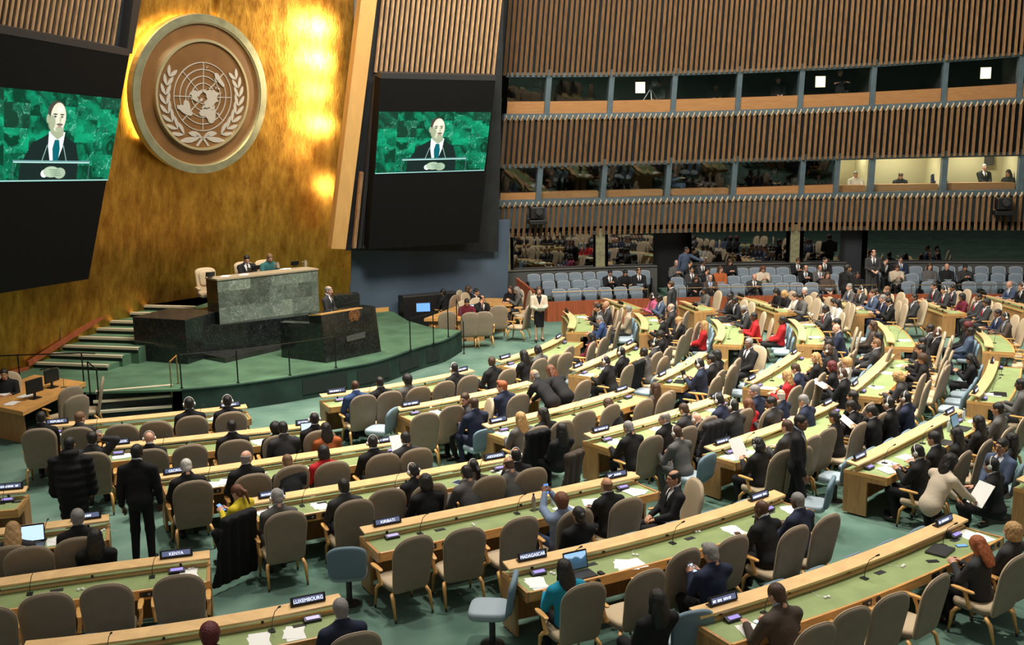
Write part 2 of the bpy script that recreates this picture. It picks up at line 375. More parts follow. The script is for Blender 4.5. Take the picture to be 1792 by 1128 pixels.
for a, b in ((6, 7), (7, 8), (8, 9)):      # the lit interpreters' rooms
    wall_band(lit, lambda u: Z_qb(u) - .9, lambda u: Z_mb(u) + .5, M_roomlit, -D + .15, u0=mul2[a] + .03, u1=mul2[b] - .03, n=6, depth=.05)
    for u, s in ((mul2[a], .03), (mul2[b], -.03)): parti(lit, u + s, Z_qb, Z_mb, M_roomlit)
    um = (mul2[a] + mul2[b]) / 2; p = cw(um, Z_mb(um) + .42, -1.4)
    l = area('booth_lamp', p, (p[0], p[1], 0), 42 if a > 6 else 18, .9, .4, (1, .92, .68))
struct('wall_back', bk); struct('wall_booth', lit); struct('floor_booth', fl)
mb = MB()
def mull(u, z0, z1, wd=.19):
    V = []
    for z in (z0(u) - .1, z1(u) + .2): V += [cw(u - wd / 2, z, .03), cw(u + wd / 2, z, .03), cw(u + wd / 2, z, -.25), cw(u - wd / 2, z, -.25)]
    mb.add(V, [(0, 1, 5, 4), (1, 2, 6, 5), (2, 3, 7, 6), (3, 0, 4, 7)], M_beam)
for u in mul1[1:-1]: mull(u, Z_pb, Z_up)
for u in mul2[1:-1]: mull(u, Z_qb, Z_mb)
struct('trim_4', mb)
k = 1
for mu, zs, zb, zt, glassy in ((mul1, Z_pt, Z_pb, Z_up, []), (mul2, Z_qt, Z_qb, Z_mb, [1, 2, 3, 6, 7, 8])):
    for i in range(len(mu) - 1):
        u0, u1 = mu[i] + .1, mu[i + 1] - .1
        if u1 - u0 < .2: continue
        p = MB()
        if i in glassy: wall_band(p, lambda u: zb(u), lambda u: zb(u) + .22, M_sill, -.3, u0=u0, u1=u1, n=5, depth=.3)
        else: wall_band(p, zb, zs, M_sill, -.02, u0=u0, u1=u1, n=5, depth=.08)
        o = struct('window_%d' % k, p); g = MB()
        if i in glassy: wall_band(g, lambda u: zb(u), lambda u: zt(u) + .15, M_glass, -.08, u0=u0, u1=u1, n=4, depth=.012)
        else: wall_band(g, zs, lambda u: zt(u) + .15, M_glass, -.1, u0=u0, u1=u1, n=4, depth=.012)
        g.build('pane', o); k += 1
# ------------------------------------------------------------------ public seats: low red wall, stepped floor, mirror glass
def arcp(u, off): return np.array([u - off * (u - 9.5) / 45, yb(u) + off])
def arcwall(mb, u0, u1, offs, z0, z1, m, n=24, th=.1):
    us = np.linspace(u0, u1, n); P = [arcp(u, offs) for u in us]; N = [nrm(((u - 9.5) / 45, 1)) for u in us]
    mb.sweep(P, N, [(0, z0), (th, z0), (th, z1), (0, z1)], m)
rw = MB(); arcwall(rw, 1.775, 8.2, -3.35, 0, .68, M_redwood); arcwall(rw, 8.2, 24, -3.35, 0, .68, M_redwood, 40); 
pa, pb = arcp(1.775, -3.35), np.array([.16, 36.5]); rw.prism([np.array([*pa, 0]), np.array([*pa, .68]), np.array([*pb, 1.25]), np.array([*pb, 0])], (.08, .03, 0), M_redwood)
struct('wall_public', rw)
st = MB()
for i, (o0, z) in enumerate(((-3.25, .12), (-2.3, .28), (-1.35, .44))):
    for a, b in (((1.85, 1.45, .9)[i], 4.9), (5.9, 12.6), (13.4, 24)):
        us = np.linspace(a, b, 20); st.sweep([arcp(u, o0) for u in us], [nrm(((u - 9.5) / 45, 1)) for u in us], [(0, 0), (3.3, 0), (3.3, z), (0, z)], M_floor)
struct('floor_public', st)
lw = MB()
for a, b in ((-.4, 5.45), (6.75, 12.45), (13.2, 23)): arcwall(lw, a, b, -.25, 0, 1.42, M_grey if False else mat('grey_low_wall', (.07, .072, .07), .6), 20, .15)
for a, b in ((-.4, 5.45), (6.75, 12.45), (13.2, 23)): arcwall(lw, a, b, -.3, 1.40, 1.45, M_metal, 20, .2)
struct('wall_low', lw)
gl = MB()
for a, b in ((.1, 3.05), (3.6, 5.3), (6.75, 10.3), (10.95, 12.3), (13.3, 21.3)):
    arcwall(gl, a, b, .0, 1.45, 2.75, M_glass_dark, 8, .03)
struct('window_40', gl)
ps = MB(); M_post = mat('brass_post', (.34, .33, .2), .4, .6, var=.2, vscale=9)
for u, wd in ((-.12, .22), (3.32, .34), (10.62, .34)):
    arcwall(ps, u - wd / 2, u + wd / 2, -.06, .9, 2.85, M_post, 2, .12)
struct('trim_5', ps)
bkw = MB(); arcwall(bkw, -.5, 23, 1.6, 0, 4, M_room, 24); arcwall(bkw, 5.3, 6.75, .9, 0, 4, M_black, 4); arcwall(bkw, 12.3, 13.3, .5, 0, 4, mat('dark_door', (.02, .024, .03), .5), 4)
struct('wall_behind', bkw)
dr = MB(); dr.box((21.55, yb(21.5) - .3, 1.6), (.05, .05, 3.0), M_metal); struct('trim_6', dr)

# ------------------------------------------------------------------ front: blue wall, slat flank, gold wall
PB = np.array([-3.0, 33.95, 0]); ang = math.radians(28.5); TB = np.array([math.cos(ang), math.sin(ang), 0]); NB = np.array([math.sin(ang), -math.cos(ang), 0])
def flank(a, z, out=0.0, lean=.22): return PB + TB * a + NB * (out + lean * max(0, z - 2.6)) + np.array([0, 0, z])
bl0 = at_plane(612, 533, flank(0, 0), NB); bl1 = at_plane(618.5, 420, flank(0, 0), NB); bl0 = bl0 + (bl1 - bl0) * (-bl0[2] / (bl1[2] - bl0[2]))
bw = MB(); bw.prism([bl0, flank(3.2, .0), flank(3.4, 3.4, 0, 0), bl1 + (0, 0, 3.4 - bl1[2])], -NB * .2, M_bluewall); struct('wall_front', bw)
bb = MB(); bb.prism([flank(-2.6, .62, .03), flank(-1.2, .62, .03), flank(-1.2, .76, .03), flank(-2.6, .76, .03)], -NB * .03, M_wood); struct('baseboard_front', bb)
def pl_n(tdir, lean):
    """normal of a plane running along tdir and leaning towards the hall"""
    t = np.array([math.cos(tdir), math.sin(tdir), 0]); n = np.array([math.sin(tdir), -math.cos(tdir), 0]); up = nrm(np.array([0, 0, 1]) + n * lean); return nrm(np.cross(t, up)), up, t
NF, UPF, TF = pl_n(ang, .24)
fb = MB(); p0 = flank(0, 2.7, .35)
q = [at_plane(x, y, p0, NF) for x, y in ((606, 438), (872, 440), (885, -160), (676, -160))]; fb.prism(q, -NF * .15, M_back)
for i in range(24):
    t = (i + .5) / 24; xb = 652 + (866 - 652) * t; xt = 692 + (892 - 692) * t + 0; dx = 13 / 126.0
    for off, mm in ((-1.3, M_slat), (1.0, M_slatlit)):
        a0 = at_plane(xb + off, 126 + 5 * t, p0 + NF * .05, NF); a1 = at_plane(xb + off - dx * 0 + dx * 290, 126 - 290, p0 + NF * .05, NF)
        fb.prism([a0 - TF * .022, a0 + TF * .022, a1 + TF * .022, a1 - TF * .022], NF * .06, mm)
for i, x in enumerate((618, 627, 634)):
    yt = (300, 130, 132)[i]
    a0 = at_plane(x, 432, p0 + NF * .2, NF); a1 = at_plane(x + (432 - yt) * .1, yt, p0 + NF * .2, NF)
    fb.prism([a0 - TF * .05, a0 + TF * .05, a1 + TF * .05, a1 - TF * .05], NF * .14, M_slat if i == 0 else M_grey)
struct('wall_flank', fb)
pl = MB(); p1 = flank(0, 2.7, 1.5)
q = [at_plane(x, y, p1, NF) for x, y in ((580, 435), (605, 436), (677.5, -140), (648.7, -140))]
M_pillar = wood('pillar_face', (.60, .34, .115), .08, .4, (2, 2, .3))
pl.prism(q, -NF * .35, M_pillar); struct('column', pl)
# gold leaf wall, curved in plan and leaning in
GP = [(-14.5, 19.2), (-13.25, 22.5), (-12.05, 25.4), (-10.68, 27.95), (-9.1, 30.1), (-7.25, 31.65), (-5.3, 32.9), (-4.0, 33.6)]
def gpt(s, z):
    P = np.array(GP); i = min(int(s), len(P) - 2); t = s - i
    k = [max(0, i - 1), i, i + 1, min(len(P) - 1, i + 2)]; a, b, c, d = P[k]
    p = .5 * ((2 * b) + (-a + c) * t + (2 * a - 5 * b + 4 * c - d) * t * t + (-a + 3 * b - 3 * c + d) * t ** 3)
    v = nrm(P[i + 1] - P[i] if not 0 < i < len(P) - 2 else (P[k[3]] - P[k[1]] + P[k[2]] - P[k[0]])); n = np.array([v[1], -v[0]])
    return np.array([*(p + n * LG * max(0, z - .6)), z])
LG = .16
def px_x(q): return W0 / 2 + FPX * q[0] / (q[1] * math.cos(PITCH) + (CAMH - q[2]) * math.sin(PITCH))
SEND = max(s for s in np.linspace(4, len(GP) - 1.001, 400) if px_x(gpt(s, 2.2)) < 616)      # the gold wall ends where the blue wall begins
gw = MB(); ss = np.linspace(0, SEND, 60); zs = np.linspace(0, 14, 15)
V = [gpt(s, z) for s in ss for z in zs]; nz = len(zs)
gw.add(V, [(i * nz + j, (i + 1) * nz + j, (i + 1) * nz + j + 1, i * nz + j + 1) for i in range(len(ss) - 1) for j in range(nz - 1)], M_gold)
struct('wall_left', gw, 'all')
# wash lights set in the reveal beside the gold wall
def gold_at(x, y, out=0.0):
    d = ray(x, y); best = None
    for s in np.linspace(0, len(GP) - 1.01, 400):
        p = gpt(s, 0); t = None
        # match azimuth first, then height along the ray
        for z in (3.0, 6.0, 9.0):
            pass
        lo = EYE
        for it in range(1):
            q = gpt(s, 6.0)
        # solve height so that the wall column meets the ray in plan
        for z in np.linspace(.6, 13, 14):
            q = gpt(s, z); t = q[1] / d[1]; r = EYE + d * t
            e = abs(r[0] - q[0]) + abs(r[2] - z)
            if best is None or e < best[0]: best = (e, s, z)
    return best[1], best[2]
for i, (y, pw) in enumerate(((88, 190), (146, 170), (192, 80), (238, 150), (316, 250), (372, 330))):
    s, z = gold_at(582, y); a = gpt(s, z); n = nrm(np.cross(np.append(nrm(gpt(s, z)[:2] - gpt(s - .3, z)[:2]), 0), (0, 0, 1)))
    spot('wall_uplighter', a + n * 1.25, a - np.append(nrm(gpt(s, z)[:2] - gpt(s - .3, z)[:2]), 0) * .9, pw, 120, 1, .13, (1, .82, .52))

# ------------------------------------------------------------------ emblem on the gold wall
sE, zE = gold_at(351, 166)
NE, UE, TE = pl_n(math.radians(51), .13)
pE = gpt(sE, zE) + NE * .42
cE = at_plane(351, 166, pE, NE)
top = at_plane(366, 28, pE, NE); bot = at_plane(340, 303, pE, NE); RE = np.linalg.norm(top - bot) / 2 * 1.0
def E3(x, y, w=0.0): return cE + (TE * x + UE * y) * RE + NE * w
def disc(mb, r0, r1, w0, w1, m, n=72):
    V = []; F = []
    for k in range(n):
        a = 2 * math.pi * k / n; c, s = math.cos(a), math.sin(a)
        V += [E3(r0 * c, r0 * s, w0), E3(r0 * c, r0 * s, w1), E3(r1 * c, r1 * s, w1), E3(r1 * c, r1 * s, w0)]
    for k in range(n):
        j = (k + 1) % n
        for q in range(4): F.append((k * 4 + q, k * 4 + (q + 1) % 4, j * 4 + (q + 1) % 4, j * 4 + q))
    mb.add(V, F, m)
em = empty('wall_emblem', cE.tolist(), 0, 'big round bronze emblem with silver world map and olive branches on gold wall', 'emblem')
def epart(name, mb, smooth=False):
    for i in range(len(mb.v)): mb.v[i] = mb.v[i] - cE
    return mb.build(name, em, smooth)
d = MB(); disc(d, 0.0, .97, -.1, .02, M_disc); epart('back_disc', d)
d = MB(); disc(d, .905, 1.0, -.14, .14, M_rim); epart('outer_rim', d)
d = MB(); disc(d, .888, .908, -.1, .10, M_rimlite); disc(d, .993, 1.004, -.1, .10, M_rimlite); epart('rim_edge', d)
d = MB(); disc(d, .0, .675, .02, .10, M_disc); epart('inner_disc', d)
d = MB(); disc(d, .668, .70, .0, .17, M_rimlite); epart('inner_rim', d)
GR = .43; gx, gy = .0, -.02
def G(x, y, w): return E3(gx + x * GR, gy + y * GR, w)
d = MB()
for r in (.2, .4, .6, .8, 1.0):
    V = []; F = []; n = 60
    for k in range(n):
        a = 2 * math.pi * k / n; c, s = math.cos(a), math.sin(a)
        for rr, ww in ((r - .012, .1), (r - .012, .125), (r + .012, .125), (r + .012, .1)): V.append(G(rr * c, rr * s, ww))
    for k in range(n):
        j = (k + 1) % n
        for q in range(4): F.append((k * 4 + q, k * 4 + (q + 1) % 4, j * 4 + (q + 1) % 4, j * 4 + q))
    d.add(V, F, M_emblem)
for k in range(8):
    a = math.pi / 4 * k; c, s = math.cos(a), math.sin(a); b = .012
    d.prism([G(.2 * c - b * s, .2 * s + b * c, .1), G(.2 * c + b * s, .2 * s - b * c, .1), G(c + b * s, s - b * c, .1), G(c - b * s, s + b * c, .1)], NE * .024, M_emblem)
epart('map_grid', d)
LANDS = [
 [(68,-165),(71,-156),(69,-135),(70,-120),(68,-110),(68,-95),(63,-92),(58,-94),(55,-82),(52,-80),(58,-78),(62,-77),(58,-66),(52,-56),(47,-60),(44,-66),(41,-71),(35,-76),(30,-81),(25,-80),(30,-84),(30,-90),(26,-97),(20,-97),(18,-94),(21,-87),(16,-88),(9,-83),(8,-78),(9,-80),(13,-88),(16,-95),(20,-105),(28,-112),(23,-110),(32,-117),(40,-124),(48,-125),(55,-130),(60,-145),(57,-155),(60,-162)],
 [(83,-35),(81,-20),(75,-20),(70,-23),(65,-40),(60,-44),(66,-53),(72,-56),(76,-68),(80,-65)],
 [(11,-72),(10,-62),(5,-52),(0,-50),(-5,-36),(-10,-36),(-18,-39),(-23,-43),(-30,-50),(-38,-57),(-47,-66),(-54,-68),(-52,-74),(-40,-73),(-20,-70),(-14,-76),(-5,-81),(2,-79),(8,-77)],
 [(35,-6),(37,10),(32,20),(31,32),(22,37),(12,43),(11,51),(0,43),(-10,40),(-18,36),(-25,33),(-34,26),(-34,19),(-22,14),(-10,13),(0,9),(4,8),(5,-5),(8,-13),(15,-17),(25,-14)],
 [(43,-9),(37,-9),(36,-5),(40,0),(43,4),(44,9),(38,16),(45,13),(40,19),(36,23),(41,28),(37,28),(36,36),(31,34),(28,34),(13,44),(17,55),(22,59),(26,56),(24,52),(30,48),(27,56),(25,66),(20,73),(8,77),(16,82),(22,90),(16,96),(8,99),(1,103),(8,102),(13,100),(9,105),(16,108),(21,108),(23,116),(30,122),(37,122),(40,118),(39,125),(35,126),(38,128),(43,133),(53,141),(59,150),(60,163),(52,157),(60,170),(66,188),(70,180),(72,150),(74,112),(77,104),(73,80),(69,68),(68,45),(66,35),(71,28),(68,15),(62,5),(58,7),(59,11),(55,13),(54,9),(51,2),(48,-5)],
 [(50,-5),(51,1),(55,-2),(58,-3),(58,-6),(54,-4)], [(31,130),(34,136),(36,141),(44,145),(43,140),(36,136)],
 [(-12,131),(-15,136),(-11,142),(-20,148),(-28,153),(-38,147),(-35,137),(-32,133),(-34,116),(-22,114),(-15,125)],
 [(7,117),(1,119),(-4,115),(1,109)], [(5,96),(-6,106),(-4,102)], [(-1,131),(-3,141),(-10,148),(-8,139)], [(18,121),(13,124),(7,126),(8,123),(14,120)],
 [(-12,49),(-25,47),(-22,43),(-16,45)], [(-35,174),(-41,175),(-46,168),(-41,172)]]
d = MB()
for poly in LANDS:
    pp = []
    for i, (la, lo) in enumerate(poly):
        la2, lo2 = poly[(i + 1) % len(poly)]
        for t in (0, .5):
            a = la + (la2 - la) * t; b = math.radians(lo + (lo2 - lo) * t); r = (90 - a) / 150
            pp.append(G(r * math.sin(b), -r * math.cos(b), .11))
    d.prism(pp, NE * .035, M_emblem)
epart('world_map', d)
d = MB()
def leaf(x, y, a, l, w):
    c, s = math.cos(a), math.sin(a); pts = []
    for t, k in ((0, 0), (.2, .55), (.45, .9), (.7, .75), (.88, .38), (1, 0), (.88, -.3), (.7, -.5), (.45, -.5), (.2, -.3)):
        px, py = t * l, k * w; pts.append(E3(x + px * c - py * s, y + px * s + py * c, .1))
    d.prism(pts, NE * .03, M_emblem)
for sgn in (-1, 1):
    for i in range(8):
        th = math.radians(-60 + i * 12.2); r = .55
        x, y = gx + sgn * r * math.cos(th), gy + r * math.sin(th); tg = th + math.pi / 2
        for off, ln in ((.50, .19), (-.42, .19)):
            a = tg + off
            if sgn < 0: a = math.pi - a
            leaf(x, y, a, ln * (1 - .035 * i), .034 * (1 if (off > 0) == (sgn > 0) else -1))
    a = math.radians(-62)
    # bottom leaves and the crossed stems
    leaf(gx + sgn * .04, gy - .515, math.radians(-8) if sgn > 0 else math.pi + math.radians(8), .30, -.05 * sgn)
    leaf(gx + sgn * .02, gy - .50, math.radians(12) if sgn > 0 else math.pi - math.radians(12), .20, .05 * sgn)
    st_ = [(-.10, -.64), (-.02, -.54), (.10, -.495), (.10, -.52), (.0, -.56), (-.075, -.65)]
    d.prism([E3(gx + sgn * x, gy + y + .02, .1) for x, y in st_], NE * .03, M_emblem)
epart('olive_branch', d)
# halo lamp: a lit strip behind the emblem's rim on the screen side
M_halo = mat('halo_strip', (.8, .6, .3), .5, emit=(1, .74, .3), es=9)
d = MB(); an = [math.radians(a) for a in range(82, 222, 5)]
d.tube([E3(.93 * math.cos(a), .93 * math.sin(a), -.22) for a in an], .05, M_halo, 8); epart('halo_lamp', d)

# ------------------------------------------------------------------ LED screens and the picture they show
def picture():
    nx, ny = 800, 448; u, v = np.meshgrid((np.arange(nx) + .5) / nx, (np.arange(ny) + .5) / ny)
    asp = 1.86; X = u * asp; Y = v
    def noise(x, y, sc, seed, oct=5):
        out = 0; amp = 1; tot = 0; r = np.random.default_rng(seed)
        for o in range(oct):
            g = r.random((64, 64)); a = x * sc; b = y * sc; i = np.floor(a).astype(int); j = np.floor(b).astype(int); fx = a - i; fy = b - j
            fx = fx * fx * (3 - 2 * fx); fy = fy * fy * (3 - 2 * fy); i %= 64; j %= 64; i2 = (i + 1) % 64; j2 = (j + 1) % 64
            out = out + amp * ((g[j, i] * (1 - fx) + g[j, i2] * fx) * (1 - fy) + (g[j2, i] * (1 - fx) + g[j2, i2] * fx) * fy); tot += amp; amp *= .55; sc *= 2
        return out / tot
    slab = (np.floor(X / .31) * 7 + np.floor((Y + .13 * (np.floor(X / .31) % 2)) / .27) * 13)
    ox = (slab * 3.7) % 11; oy = (slab * 5.3) % 13
    wx = noise(X + ox, Y + oy, 3.2, 1) * 1.2
    n1 = noise(X + ox + wx, Y + oy + wx, 3.4, 2); n2 = noise(X + ox + wx * .8, Y + oy - wx, 4.0, 3)
    tone = np.clip((n1 - .32) * 1.7, .10, 1)[..., None]
    img = tone * np.array([.003, .36, .17]); img = np.where(((slab * 7) % 5 < 1)[..., None], img * .45 + np.array([.004, .02, .012]), img)
    vein = np.clip(1 - np.abs(n2 - .5) / .012, 0, 1)[..., None] * np.clip((n1 - .42) * 5, 0, 1)[..., None]
    img = img * (1 - .75 * vein) + .75 * vein * np.array([.25, .75, .55])
    def paint(mask, c, soft=None):
        nonlocal img
        m = np.clip(mask, 0, 1)[..., None]; img = img * (1 - m) + m * np.asarray(c)
    def ell(cx, cy, rx, ry, s=26): return (1 - np.sqrt(((X - cx) / rx) ** 2 + ((Y - cy) / ry) ** 2)) * s
    def poly(pts):
        m = np.ones_like(X, bool); n = len(pts); ins = np.zeros_like(X, bool)
        for i in range(n):
            x1, y1 = pts[i]; x2, y2 = pts[(i + 1) % n]
            c = ((y1 > Y) != (y2 > Y)); xi = (x2 - x1) * (Y - y1) / ((y2 - y1) if y2 != y1 else 1e-9) + x1; ins ^= c & (X < xi)
        return ins.astype(float)
    c = .97
    paint(poly([(c - .17, .50), (c - .07, .44), (c + .09, .44), (c + .22, .52), (c + .30, .56), (c + .36, .74), (c + .37, 1.0), (c - .48, 1.0), (c - .44, .78), (c - .36, .66), (c - .30, .56)]), (.006, .016, .014))
    paint(poly([(c - .09, .43), (c + .13, .43), (c + .11, .6), (c + .045, .78), (c - .05, .78), (c - .09, .6)]), (.72, .80, .78))
    paint(poly([(c - .005, .52), (c + .055, .52), (c + .075, .62), (c + .06, .78), (c - .01, .78), (c - .03, .62)]), (.0, .10, .12))
    sk = np.array([.62, .60, .46]); sh = np.array([.30, .34, .22])
    paint(poly([(c - .08, .36), (c + .10, .36), (c + .11, .47), (c + .03, .52), (c - .07, .45)]), sh)
    paint(ell(c - .005, .21, .118, .125), (.05, .045, .035)); paint(ell(c + .02, .268, .104, .165), sk); paint(ell(c + .04, .18, .055, .045, 2.5) * .5, (.74, .74, .62))
    paint(ell(c - .115, .29, .022, .05), sh); paint(ell(c - .06, .33, .055, .10, 5) * .6, sh); paint(ell(c + .04, .40, .05, .035, 10), sh * 1.1)
    for ex in (-.022, .068): paint(ell(c + ex, .236, .03, .009, 20), (.06, .07, .05)); paint(ell(c + ex, .262, .018, .011, 20), (.04, .05, .04))
    paint(ell(c + .05, .295, .016, .045, 10) * .6, (.42, .42, .30)); paint(ell(c + .045, .348, .045, .014, 20), (.12, .12, .09)); paint(ell(c + .045, .372, .03, .010, 20), (.38, .22, .18))
    paint(ell(c - .12, .905, .05, .045, 14), (.74, .80, .76)); paint(ell(c - .02, .885, .12, .065, 14), (.36, .46, .33)); paint(ell(c + .10, .90, .09, .065, 14), (.30, .40, .28))
    for k in range(4): paint(ell(c + .02 + .012 * k, .86 + .022 * k, .085, .006, 14) * .7, (.16, .24, .16))
    paint(((np.abs(Y - .765) < .010) & (X > .42) & (X < 1.52)).astype(float), (.10, .22, .22)); paint(((np.abs(Y - .778) < .006) & (X > .42) & (X < 1.52)).astype(float), (.45, .72, .66))
    for xx in (.425, 1.515): paint(((np.abs(X - xx) < .005) & (Y > .77)).astype(float), (.05, .12, .11))
    for x1, x2 in ((c - .10, c - .17), (c + .12, c + .19)):
        xl = x1 + (x2 - x1) * (Y - .58) / .2; paint(((np.abs(X - xl) < .005) & (Y > .58) & (Y < .78)).astype(float), (.25, .38, .34))
    paint((Y > .978).astype(float), (.30, .55, .50)); paint((Y > .990).astype(float), (.004, .012, .011))
    return img.reshape(224, 2, 400, 2, 3).mean((1, 3))
PIC = picture()
def screen_mat():
    m = bpy.data.materials.new('led_picture'); m.use_nodes = True; nt = m.node_tree; b = nt.nodes['Principled BSDF']
    a = nt.nodes.new('ShaderNodeVertexColor'); a.layer_name = 'picture'; b.inputs['Base Color'].default_value = (.002, .002, .002, 1); b.inputs['Roughness'].default_value = .7; b.inputs['Specular IOR Level'].default_value = .08
    nt.links.new(a.outputs[0], b.inputs['Emission Color']); b.inputs['Emission Strength'].default_value = .95; return m
M_led = screen_mat()
def screen(name_label, corners, pic, pn, t, thick=.45):
    """corners TL TR BR BL of the casing, pic: the lit part's corners; both lie on one plane with normal pn"""
    corners = [np.asarray(c) for c in corners]; o0 = corners[3]
    e = empty('video_screen', o0.tolist(), 0, name_label, 'screen')
    b = MB(); b.prism([c - o0 for c in corners], -pn * thick, M_screenbody); b.build('casing', e)
    fr = MB(); wv = nrm(corners[1] - corners[0]); fr.prism([corners[0] - o0 + pn * .01, corners[1] - o0 + pn * .01, corners[1] - o0 + pn * .01 + UPF * .16, corners[0] - o0 + pn * .01 + UPF * .16], -pn * .3, M_grey)
    fr.build('top_rail', e)
    ny, nx, _ = PIC.shape; TLp, TR, BR, BL = [np.asarray(c) - o0 + pn * .012 for c in pic]
    uu, vv = np.meshgrid(np.linspace(0, 1, nx + 1), np.linspace(0, 1, ny + 1)); uu = uu[..., None]; vv = vv[..., None]
    V = ((TLp * (1 - uu) + TR * uu) * (1 - vv) + (BL * (1 - uu) + BR * uu) * vv).reshape(-1, 3)
    ii, jj = np.meshgrid(np.arange(nx), np.arange(ny)); a = (jj * (nx + 1) + ii).ravel(); F = np.stack([a + nx + 1, a + nx + 2, a + 1, a], 1)
    me = bpy.data.meshes.new('led_picture'); me.vertices.add(len(V)); me.vertices.foreach_set('co', V.ravel()); me.loops.add(F.size); me.loops.foreach_set('vertex_index', F.ravel())
    me.polygons.add(len(F)); me.polygons.foreach_set('loop_start', np.arange(len(F)) * 4); me.update(calc_edges=True)
    ca = me.color_attributes.new('picture', 'FLOAT_COLOR', 'CORNER'); C = np.ones((len(F), 4, 4), np.float32); C[..., :3] = PIC.reshape(-1, 1, 3); ca.data.foreach_set('color', C.ravel())
    me.materials.append(M_led); link('led_picture', me, e)
    # foot of the lectern's emblem just below the picture
    return e
pS = flank(0, 2.7, 1.15); NS, US, TS = pl_n(ang, .24)
A = lambda x, y: at_plane(x, y, pS, NS)
screen('large black video screen hanging over the blue wall showing a speaker', [A(666, 137), A(867, 141), A(838, 424.5), A(645, 436)], [A(663, 195), A(859, 196), A(847, 299), A(656, 305)], NS, TS)
pL = np.array([-10.05, 25.4, 5.0]); NL, UL, TL_ = pl_n(math.radians(76), .27)
A = lambda x, y: at_plane(x, y, pL, NL)
def ext(p, q, x): return q + (p - q) * (q[0] - x) / (q[0] - p[0])   # carry an edge on beyond the frame
tr, br, tl, bl = A(226, 98), A(155, 488), A(0, 58), A(0, 513)
k = 1.27; TLc = tr + (tl - tr) * k; BLc = br + (bl - br) * k
a, b_, c_, d_ = A(0, 152), A(212, 173), A(188, 316.5), A(0, 319)
screen('large black video screen at the stairs beside the gold wall showing a speaker', [TLc, tr, br, BLc], [b_ + (a - b_) * 1.17, b_, c_, c_ + (d_ - c_) * 1.17], NL, TL_)
# slat field above that screen
pL2 = pL - NL * .8; A2 = lambda x, y: at_plane(x, y, pL2, NL); sl = MB()
sl.prism([A2(-120, 22), A2(208, 84), A2(232, -60), A2(-70, -140)], -NL * .2, M_back)
sl.prism([A2(206, 90), A2(216, 90), A2(243, -70), A2(226, -70)], NL * .25, M_grey)
for i in range(26):
    t = i / 19.0; xb = 8 + t * 192; yb_ = 44 + t * 36; xb -= 66; yb_ -= 12
    a0 = A2(xb, yb_); a1 = a0 + (A2(xb + 14, yb_ - 90) - a0) * 2.2
    for off, mm in ((-.022, M_slat), (.022, M_slatlit)):
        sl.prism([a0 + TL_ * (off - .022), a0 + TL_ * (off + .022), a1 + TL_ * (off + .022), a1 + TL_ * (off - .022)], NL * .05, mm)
struct('wall_screen_side', sl)

# ------------------------------------------------------------------ speakers' platform, stairs, marble rostrum
ZD, ZP = .62, 1.70
edge = [(150, 686), (318, 680), (416, 671), (507, 658.5), (588, 645), (660, 631.5), (732, 607.5), (777, 595), (808, 578)]
E2 = [at(x, y, ZD)[:2] for x, y in edge]
cr = [E2[0]]
for i in range(len(E2) - 1):
    P = [E2[max(0, i - 1)], E2[i], E2[i + 1], E2[min(len(E2) - 1, i + 2)]]
    for t in (.25, .5, .75, 1):
        a, b, c, d = P; cr.append(.5 * ((2 * b) + (-a + c) * t + (2 * a - 5 * b + 4 * c - d) * t * t + (-a + 3 * b - 3 * c + d) * t ** 3))
E2 = cr
back = [at(757, 573, ZD)[:2], at(712, 560, ZD)[:2], at(688, 545, ZD)[:2], np.array(flank(-1.2, 0)[:2]), np.array(flank(-3.2, 0)[:2]), np.array([-5.6, 32.9])] + [np.array(p) for p in GP[5:1:-1]] + [np.array([-14.5, 24.5]), np.array([-14.0, 22.6])]
top = MB(); n = len(E2) + len(back); P3 = [(*p, ZD) for p in E2] + [(*p, ZD) for p in back]
top.prism(P3, (0, 0, -.05), M_dais); struct('floor_platform', top)
fs = MB(); PP = [np.array([*p, 0]) for p in E2[4:]] + [np.array([*back[0], 0]), np.array([*back[1], 0])]
PP = [p for p in PP]
N = []
for i in range(len(PP)):
    t = nrm(PP[min(i + 1, len(PP) - 1)] - PP[max(0, i - 1)]); N.append(np.array([t[1], -t[0], 0]))
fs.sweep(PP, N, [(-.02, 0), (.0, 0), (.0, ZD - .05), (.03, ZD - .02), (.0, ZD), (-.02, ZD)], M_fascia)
pw_ = np.array([*E2[0], 0]); fs.prism([(*E2[0], 0), (*E2[0], ZD), (-14.0, 22.6, ZD), (-14.0, 22.6, 0)], (0, .02, 0), M_fascia)
struct('wall_platform', fs)
vt = MB()
for i0, i1 in ((13, 17), (18, 21), (22, 24), (25, 27)):
    pts = PP[i0 - 4:i1 - 3]; nn = N[i0 - 4:i1 - 3]
    if len(pts) > 1: vt.sweep(pts, nn, [(.0, .12), (.015, .12), (.015, .48), (.0, .48)], M_vent)
struct('trim_7', vt)
